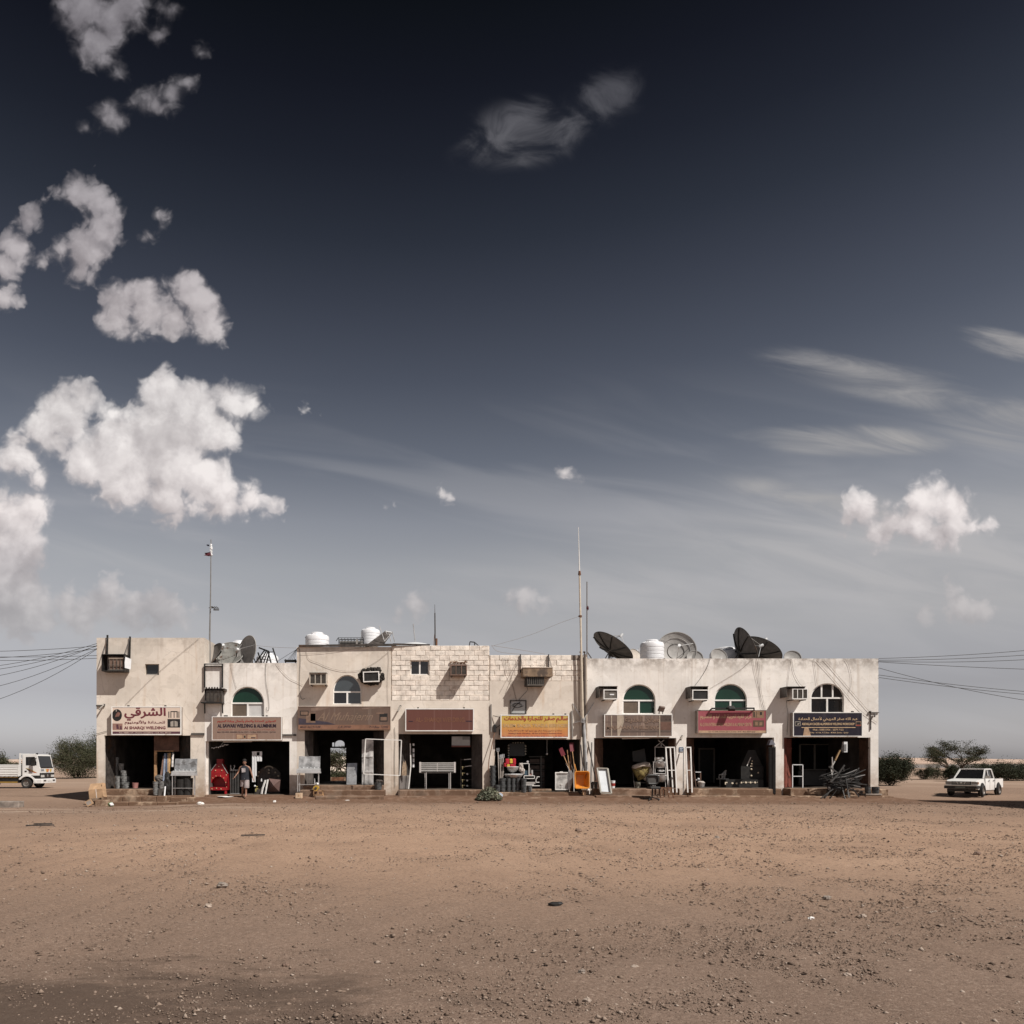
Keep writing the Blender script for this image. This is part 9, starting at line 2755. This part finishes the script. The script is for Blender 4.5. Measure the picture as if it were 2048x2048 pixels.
# ------------------------------------------------------------------ the man
def skin_mesh(name, nodes, edges, m_, parent, root, levels=1, smooth=True, mat2=None):
  """a continuous body grown over a skeleton: nodes = {name: (x, y, z, rx, ry)}"""
  keys = list(nodes)
  me = bpy.data.meshes.new(name + '_skeleton')
  me.from_pydata([nodes[k][:3] for k in keys], [(keys.index(a), keys.index(b)) for a, b in edges], [])
  ob = bpy.data.objects.new(name + '_skeleton', me)
  COL.objects.link(ob)
  ob.modifiers.new('skin', 'SKIN')
  sub = ob.modifiers.new('sub', 'SUBSURF'); sub.levels = sub.render_levels = levels
  sv = me.skin_vertices[0].data
  for i, k in enumerate(keys):
    sv[i].radius = nodes[k][3:5]
    sv[i].use_root = (k == root)
  bpy.context.view_layer.update()
  dg = bpy.context.evaluated_depsgraph_get()
  out = bpy.data.meshes.new_from_object(ob.evaluated_get(dg))
  bpy.data.objects.remove(ob)
  out.name = name
  out.materials.clear(); out.materials.append(m_)
  out.polygons.foreach_set('use_smooth', [True] * len(out.polygons))
  q = bpy.data.objects.new(name, out)
  COL.objects.link(q)
  q.parent = parent
  return q

def person():
  y = -1.2
  px = 489.5
  g = gz(XX(px, y), y)
  t = thing('person', 'man in dark sleeveless shirt and grey shorts walking out with arms held away', 'person', (XX(px, y), y, g + .012), None, local=True)
  SKIN = mat('skin', (0.30, 0.16, 0.11), 0.55, var=0.08, scale=6)
  N = {}
  E = []
  def nd(k, x, yy, z, rx, ry=None): N[k] = (x, yy, z, rx, ry or rx)
  def ed(*ks):
    for a, b in zip(ks, ks[1:]): E.append((a, b))
  nd('pelvis', 0, 0, .93, .155, .11); nd('waist', 0, .0, 1.08, .145, .105); nd('chest', 0, -.01, 1.27, .165, .115); nd('upper', 0, .0, 1.39, .13, .09); nd('neck', 0, -.015, 1.475, .058, .058); nd('jaw', -.01, -.045, 1.555, .068, .078); nd('skull', -.008, -.022, 1.645, .082, .097); nd('crown', -.006, -.015, 1.71, .062, .075)
  ed('pelvis', 'waist', 'chest', 'upper', 'neck', 'jaw', 'skull', 'crown')
  # arms: screen left arm bent outward, screen right arm hanging away
  for s, pts in ((-1, [(-.205, 0, 1.385), (-.29, .03, 1.17), (-.40, -.10, .985), (-.445, -.13, .915)]), (1, [(.205, 0, 1.385), (.295, .03, 1.14), (.385, -.04, .90), (.415, -.06, .82)])):
    n = 'L' if s < 0 else 'R'
    nd(n + 'sh', *pts[0], .062); nd(n + 'el', *pts[1], .043); nd(n + 'wr', *pts[2], .028, .024); nd(n + 'pa', *pts[3], .036, .02)
    ed('upper', n + 'sh', n + 'el', n + 'wr', n + 'pa')
    d = (Vector(pts[3]) - Vector(pts[2])).normalized()
    side = Vector((0, 1, 0)).cross(d).normalized()
    for f in range(4):
      off = Vector((0, 1, 0)) * (.024 * (f - 1.5))
      ln = (.062, .072, .068, .052)[f]
      a = Vector(pts[3]) + off * .9 + d * .035
      b = a + d * ln * .55 + off * .25 - side * .006 * s
      c = b + d * ln * .45 - side * .02 * s
      for q, (v, r) in enumerate(((a, .0095), (b, .0088), (c, .0075))): nd('%sf%d%d' % (n, f, q), *v, r)
      ed(n + 'pa', '%sf%d0' % (n, f), '%sf%d1' % (n, f), '%sf%d2' % (n, f))
    a = Vector(pts[3]) + Vector((0, -.035, 0)) - d * .01; b = a + d * .035 + Vector((0, -.022, 0))
    nd(n + 'th0', *a, .011); nd(n + 'th1', *b, .009); ed(n + 'pa', n + 'th0', n + 'th1')
  # legs: screen right leg forward, screen left leg trailing
  for n, pts in (('A', [(.085, -.02, .86), (.075, -.12, .50), (.085, -.14, .10), (.088, -.27, .035)]), ('B', [(-.085, .02, .86), (-.11, .07, .50), (-.15, .20, .14), (-.155, .09, .05)])):
    nd(n + 'hp', *pts[0], .09); nd(n + 'kn', *pts[1], .058); ca = Vector(pts[1]).lerp(Vector(pts[2]), .35); nd(n + 'ca', ca.x, ca.y + .012, ca.z, .055); nd(n + 'an', *pts[2], .036); nd(n + 'ft', *pts[3], .042, .028)
    he = Vector(pts[2]) + Vector((0, .035, -.05)); nd(n + 'he', *he, .034, .03)
    ed('pelvis', n + 'hp', n + 'kn', n + 'ca', n + 'an', n + 'ft'); ed(n + 'an', n + 'he')
  skin_mesh('body', N, E, SKIN, t, 'pelvis', 1)
  # face
  m = MB(); m.blob((-.012, -.125, 1.60), (.014, .02, .024), 8, 6); m.blob((-.09, -.02, 1.60), (.012, .022, .034), 7, 5); m.blob((.078, -.02, 1.60), (.012, .022, .034), 7, 5); m.build('nose_and_ears', SKIN, t, smooth=60)
  m = MB()
  for x in (-.042, .02): m.blob((x, -.108, 1.627), (.014, .008, .007), 7, 5)
  m.bar((-.06, -.108, 1.647), (-.025, -.114, 1.65), .012, .008); m.bar((.038, -.108, 1.647), (.003, -.114, 1.65), .012, .008); m.build('eye', mat('dark_eye', (.02, .015, .012), .4), t)
  m = MB(); m.blob((-.011, -.112, 1.557), (.026, .01, .008), 8, 5); m.build('mouth', mat('lip', (.20, .075, .06), .5), t)
  HAIR = mat('black_hair', (.014, .012, .011), .7, var=.2, scale=30)
  m = MB(); rd = random.Random(3)
  m.blob((-.007, .006, 1.69), (.096, .108, .088), 14, 9, .05, rd); m.blob((-.007, .045, 1.63), (.09, .075, .08), 12, 7, .04, rd); m.build('hair', HAIR, t, smooth=60)
  m = MB(); m.blob((-.012, -.07, 1.525), (.058, .05, .03), 10, 6, .05); m.build('beard', mat('stubble', (.06, .04, .033), .8), t, smooth=60)
  # shirt: sleeveless, loose, hem over the hips
  def loft(name, secs, m_, smooth=60, cap=False):
    m = MB(); n = 20
    for (cx, cy, z, rx, ry, p) in secs:
      for i in range(n):
        a = 2 * math.pi * i / n
        ca, sa = math.cos(a), math.sin(a)
        k = (abs(ca) ** p + abs(sa) ** p) ** (-1 / p)
        w = 1 + .018 * math.sin(a * 5 + z * 17)
        m.v.append(Vector((cx + rx * ca * k * w, cy + ry * sa * k * w, z)))
    for q in range(len(secs) - 1):
      for i in range(n):
        j = (i + 1) % n
        m.f.append((q * n + i, q * n + j, (q + 1) * n + j, (q + 1) * n + i))
    if cap: m.f.append(tuple(range((len(secs) - 1) * n, len(secs) * n)))
    return m.build(name, m_, t, smooth=smooth)
  SH = mat('navy_shirt', (.022, .024, .032), .85, var=.25, scale=7)
  loft('shirt', [(0, 0, .80, .205, .155, 2.4), (0, 0, .82, .205, .155, 2.4), (0, 0, .95, .20, .15, 2.4), (0, -.005, 1.10, .19, .142, 2.4), (0, -.01, 1.25, .205, .15, 2.5), (0, -.005, 1.36, .205, .135, 2.6), (0, 0, 1.425, .165, .105, 2.3), (0, -.003, 1.455, .10, .085, 2), (0, -.005, 1.465, .085, .078, 2)], SH)
  m = MB()
  q = [(-.10, 1.345), (.075, 1.35), (.08, 1.16), (-.09, 1.145)]
  vs = []
  for (a, z) in q: vs.append((a - .01, -.172, z))
  m.add(vs, [(3, 2, 1, 0)]); m.build('chest_print', mat('faded_print', (.40, .36, .36), .8, var=.25, scale=14), t)
  # shorts
  SO = mat('grey_shorts', (.33, .28, .275), .85, var=.15, scale=8)
  loft('shorts', [(0, 0, .79, .19, .148, 2.3), (0, 0, .86, .198, .152, 2.3), (0, 0, .92, .195, .15, 2.3)], SO, cap=True)
  for (secs) in ([(.10, -.10, .44, .115, .11, 2.2), (.10, -.085, .56, .115, .118, 2.2), (.095, -.04, .70, .118, .128, 2.2), (.09, -.01, .81, .11, .138, 2.2)], [(-.118, .055, .50, .115, .11, 2.2), (-.11, .05, .58, .115, .118, 2.2), (-.10, .03, .70, .118, .128, 2.2), (-.09, .01, .81, .11, .138, 2.2)]):
    loft('shorts_leg', secs, SO)
  m = MB(); m.box(.21, .218, -.10, -.06, .45, .78); m.build('side_stripe', mat('white_stripe', (.62, .56, .54), .8), t)

person()

# ------------------------------------------------------------------ single stones and other scraps lying in the yard
def rock(label, px, py, s, m_, seed, flat_=0.6, cat='stone', name='stone'):
  x, y, g = gpt(px, py)
  s *= 0.62
  rd = random.Random(seed)
  t = thing(name, label, cat, (x, y, g))
  m = MB(); m.blob((x, y, g + s * flat_ * .45), (s, s * .75, s * flat_), 9, 6, .28, rd); m.build('rock', m_, t)

RS = [mat('rock_pale', (.36, .29, .24), .95, var=.2, scale=9, bump=.5), mat('rock_brown', (.19, .13, .10), .95, var=.25, scale=9, bump=.5), mat('rock_grey', (.25, .21, .18), .95, var=.2, scale=9, bump=.5)]
for i, (lab, px, py, s, k) in enumerate((('pale upright stone with a dusty patch in the left half of the yard', 417, 1815, .085, 0), ('brown stone alone in the middle distance before the yellow sign shop', 1158, 1663, .14, 1), ('pale angular stone at the near right of the yard', 1694, 1953, .055, 0), ('dark stone just left of the near right pale stone', 1358, 1933, .05, 1), ('pointed buff stone right of the white paper scrap', 1725, 1834, .065, 0),
                                         ('flat grey slab of stone in the upper left of the yard', 444, 1774, .13, 2), ('pale pebble group leader at the bottom centre', 1174, 2003, .05, 0), ('grey stone at the bottom centre left of the buff one', 1164, 1945, .05, 2), ('buff stone at the bottom centre', 1269, 1936, .05, 0), ('long brown stone at the right edge of the yard', 1992, 1970, .06, 1), ('small brown stone near the left bottom tyre marks', 408, 1939, .05, 1),
                                         ('brown lump beyond the pickup side of the yard', 1954, 1709, .11, 1), ('grey stone before the bleached sign shop', 1434, 1676, .09, 2), ('brown stone in the centre right of the yard', 1410, 1771, .085, 1), ('grey flat stone in the centre right of the yard', 1654, 1799, .09, 2), ('dark stone in the centre left of the yard', 572, 1931, .055, 1))):
  rock(lab, px, py, s, RS[k], 70 + i)
x, y, g = gpt(1113, 1812)
t = thing('cloth_scrap', 'crumpled black cloth scrap lying in the middle of the yard', 'cloth', (x, y, g))
m = MB(); m.blob((x, y, g + .02), (.085, .05, .03), 10, 5, .3, random.Random(2)); m.build('cloth', M_BLACK, t)
for (lab, px, py, L, an) in (('dark stick lying across the yard before the third shop', 506, 1672, .55, .05), ('thin dark stick near the left edge of the yard', 80, 1652, .7, .1), ('short stick beside the thin one at the left edge', 86, 1649, .5, .02), ('flat dark board lying before the leafy heap', 1022, 1596, .4, .0)):
  x, y, g = gpt(px, py)
  t = thing('stick', lab, 'stick', (x, y, g))
  m = MB(); m.bar((x - L / 2, y - L * an, g + .02), (x + L / 2, y + L * an, g + .025), .05, .03); m.build('wood', M_DARK, t)
t = thing('kerb_block', 'stained grey concrete block at the left edge of the yard', 'block', (XX(14, -3.6), -3.6, gz(-18, -3.6)))
y = -3.6; g = gz(XX(14, y), y)
MB().cbox(XX(-80, y), XX(37, y), y, y + .5, g - .1, g + .27, .03).build('block_body', mat('stained_grey', (.26, .22, .19), .95, var=.35, scale=2.5, bump=.5, dirt=(.10, .08, .07), dirt_amt=.5), t)

# cream building beyond the right edge whose shadow reaches into the yard
t = thing('workshop_building', 'plain cream building beyond the right edge of the yard', 'building', (33, -11, 0))
m = MB(); m.box(28.2, 44, -17, -5.6, -.6, 7.9); m.build('wall', plaster('far_render', CREAM, 9, .3, 7.9), t)
m = MB(); m.box(28.0, 44.2, -17.2, -5.4, 7.902, 8.05); m.build('roof', M_CONCG, t)
m = MB()
for k in range(3): m.box(28.14, 28.198, -15.5 + 3.4 * k, -14.0 + 3.4 * k, 4.6, 5.9)
m.build('window', M_GLASSD, t)
# a thing made of one mesh is that mesh
bpy.context.view_layer.update()
for o in list(bpy.data.objects):
  if o.type == 'EMPTY' and o.parent is None and len(o.children) == 1 and not o.children[0].children:
    c = o.children[0]
    nm, mw = o.name, o.matrix_world @ c.matrix_local
    pr = {k: o[k] for k in ('label', 'category', 'group') if k in o}
    c.parent = None
    c.matrix_world = mw
    if 'kind' in c:
      del c['kind']
    for k, v in pr.items():
      c[k] = v
    bpy.data.objects.remove(o)
    c.name = nm
for o in list(bpy.data.objects):
  for k in ('_o', '_y'):
    if k in o:
      del o[k]
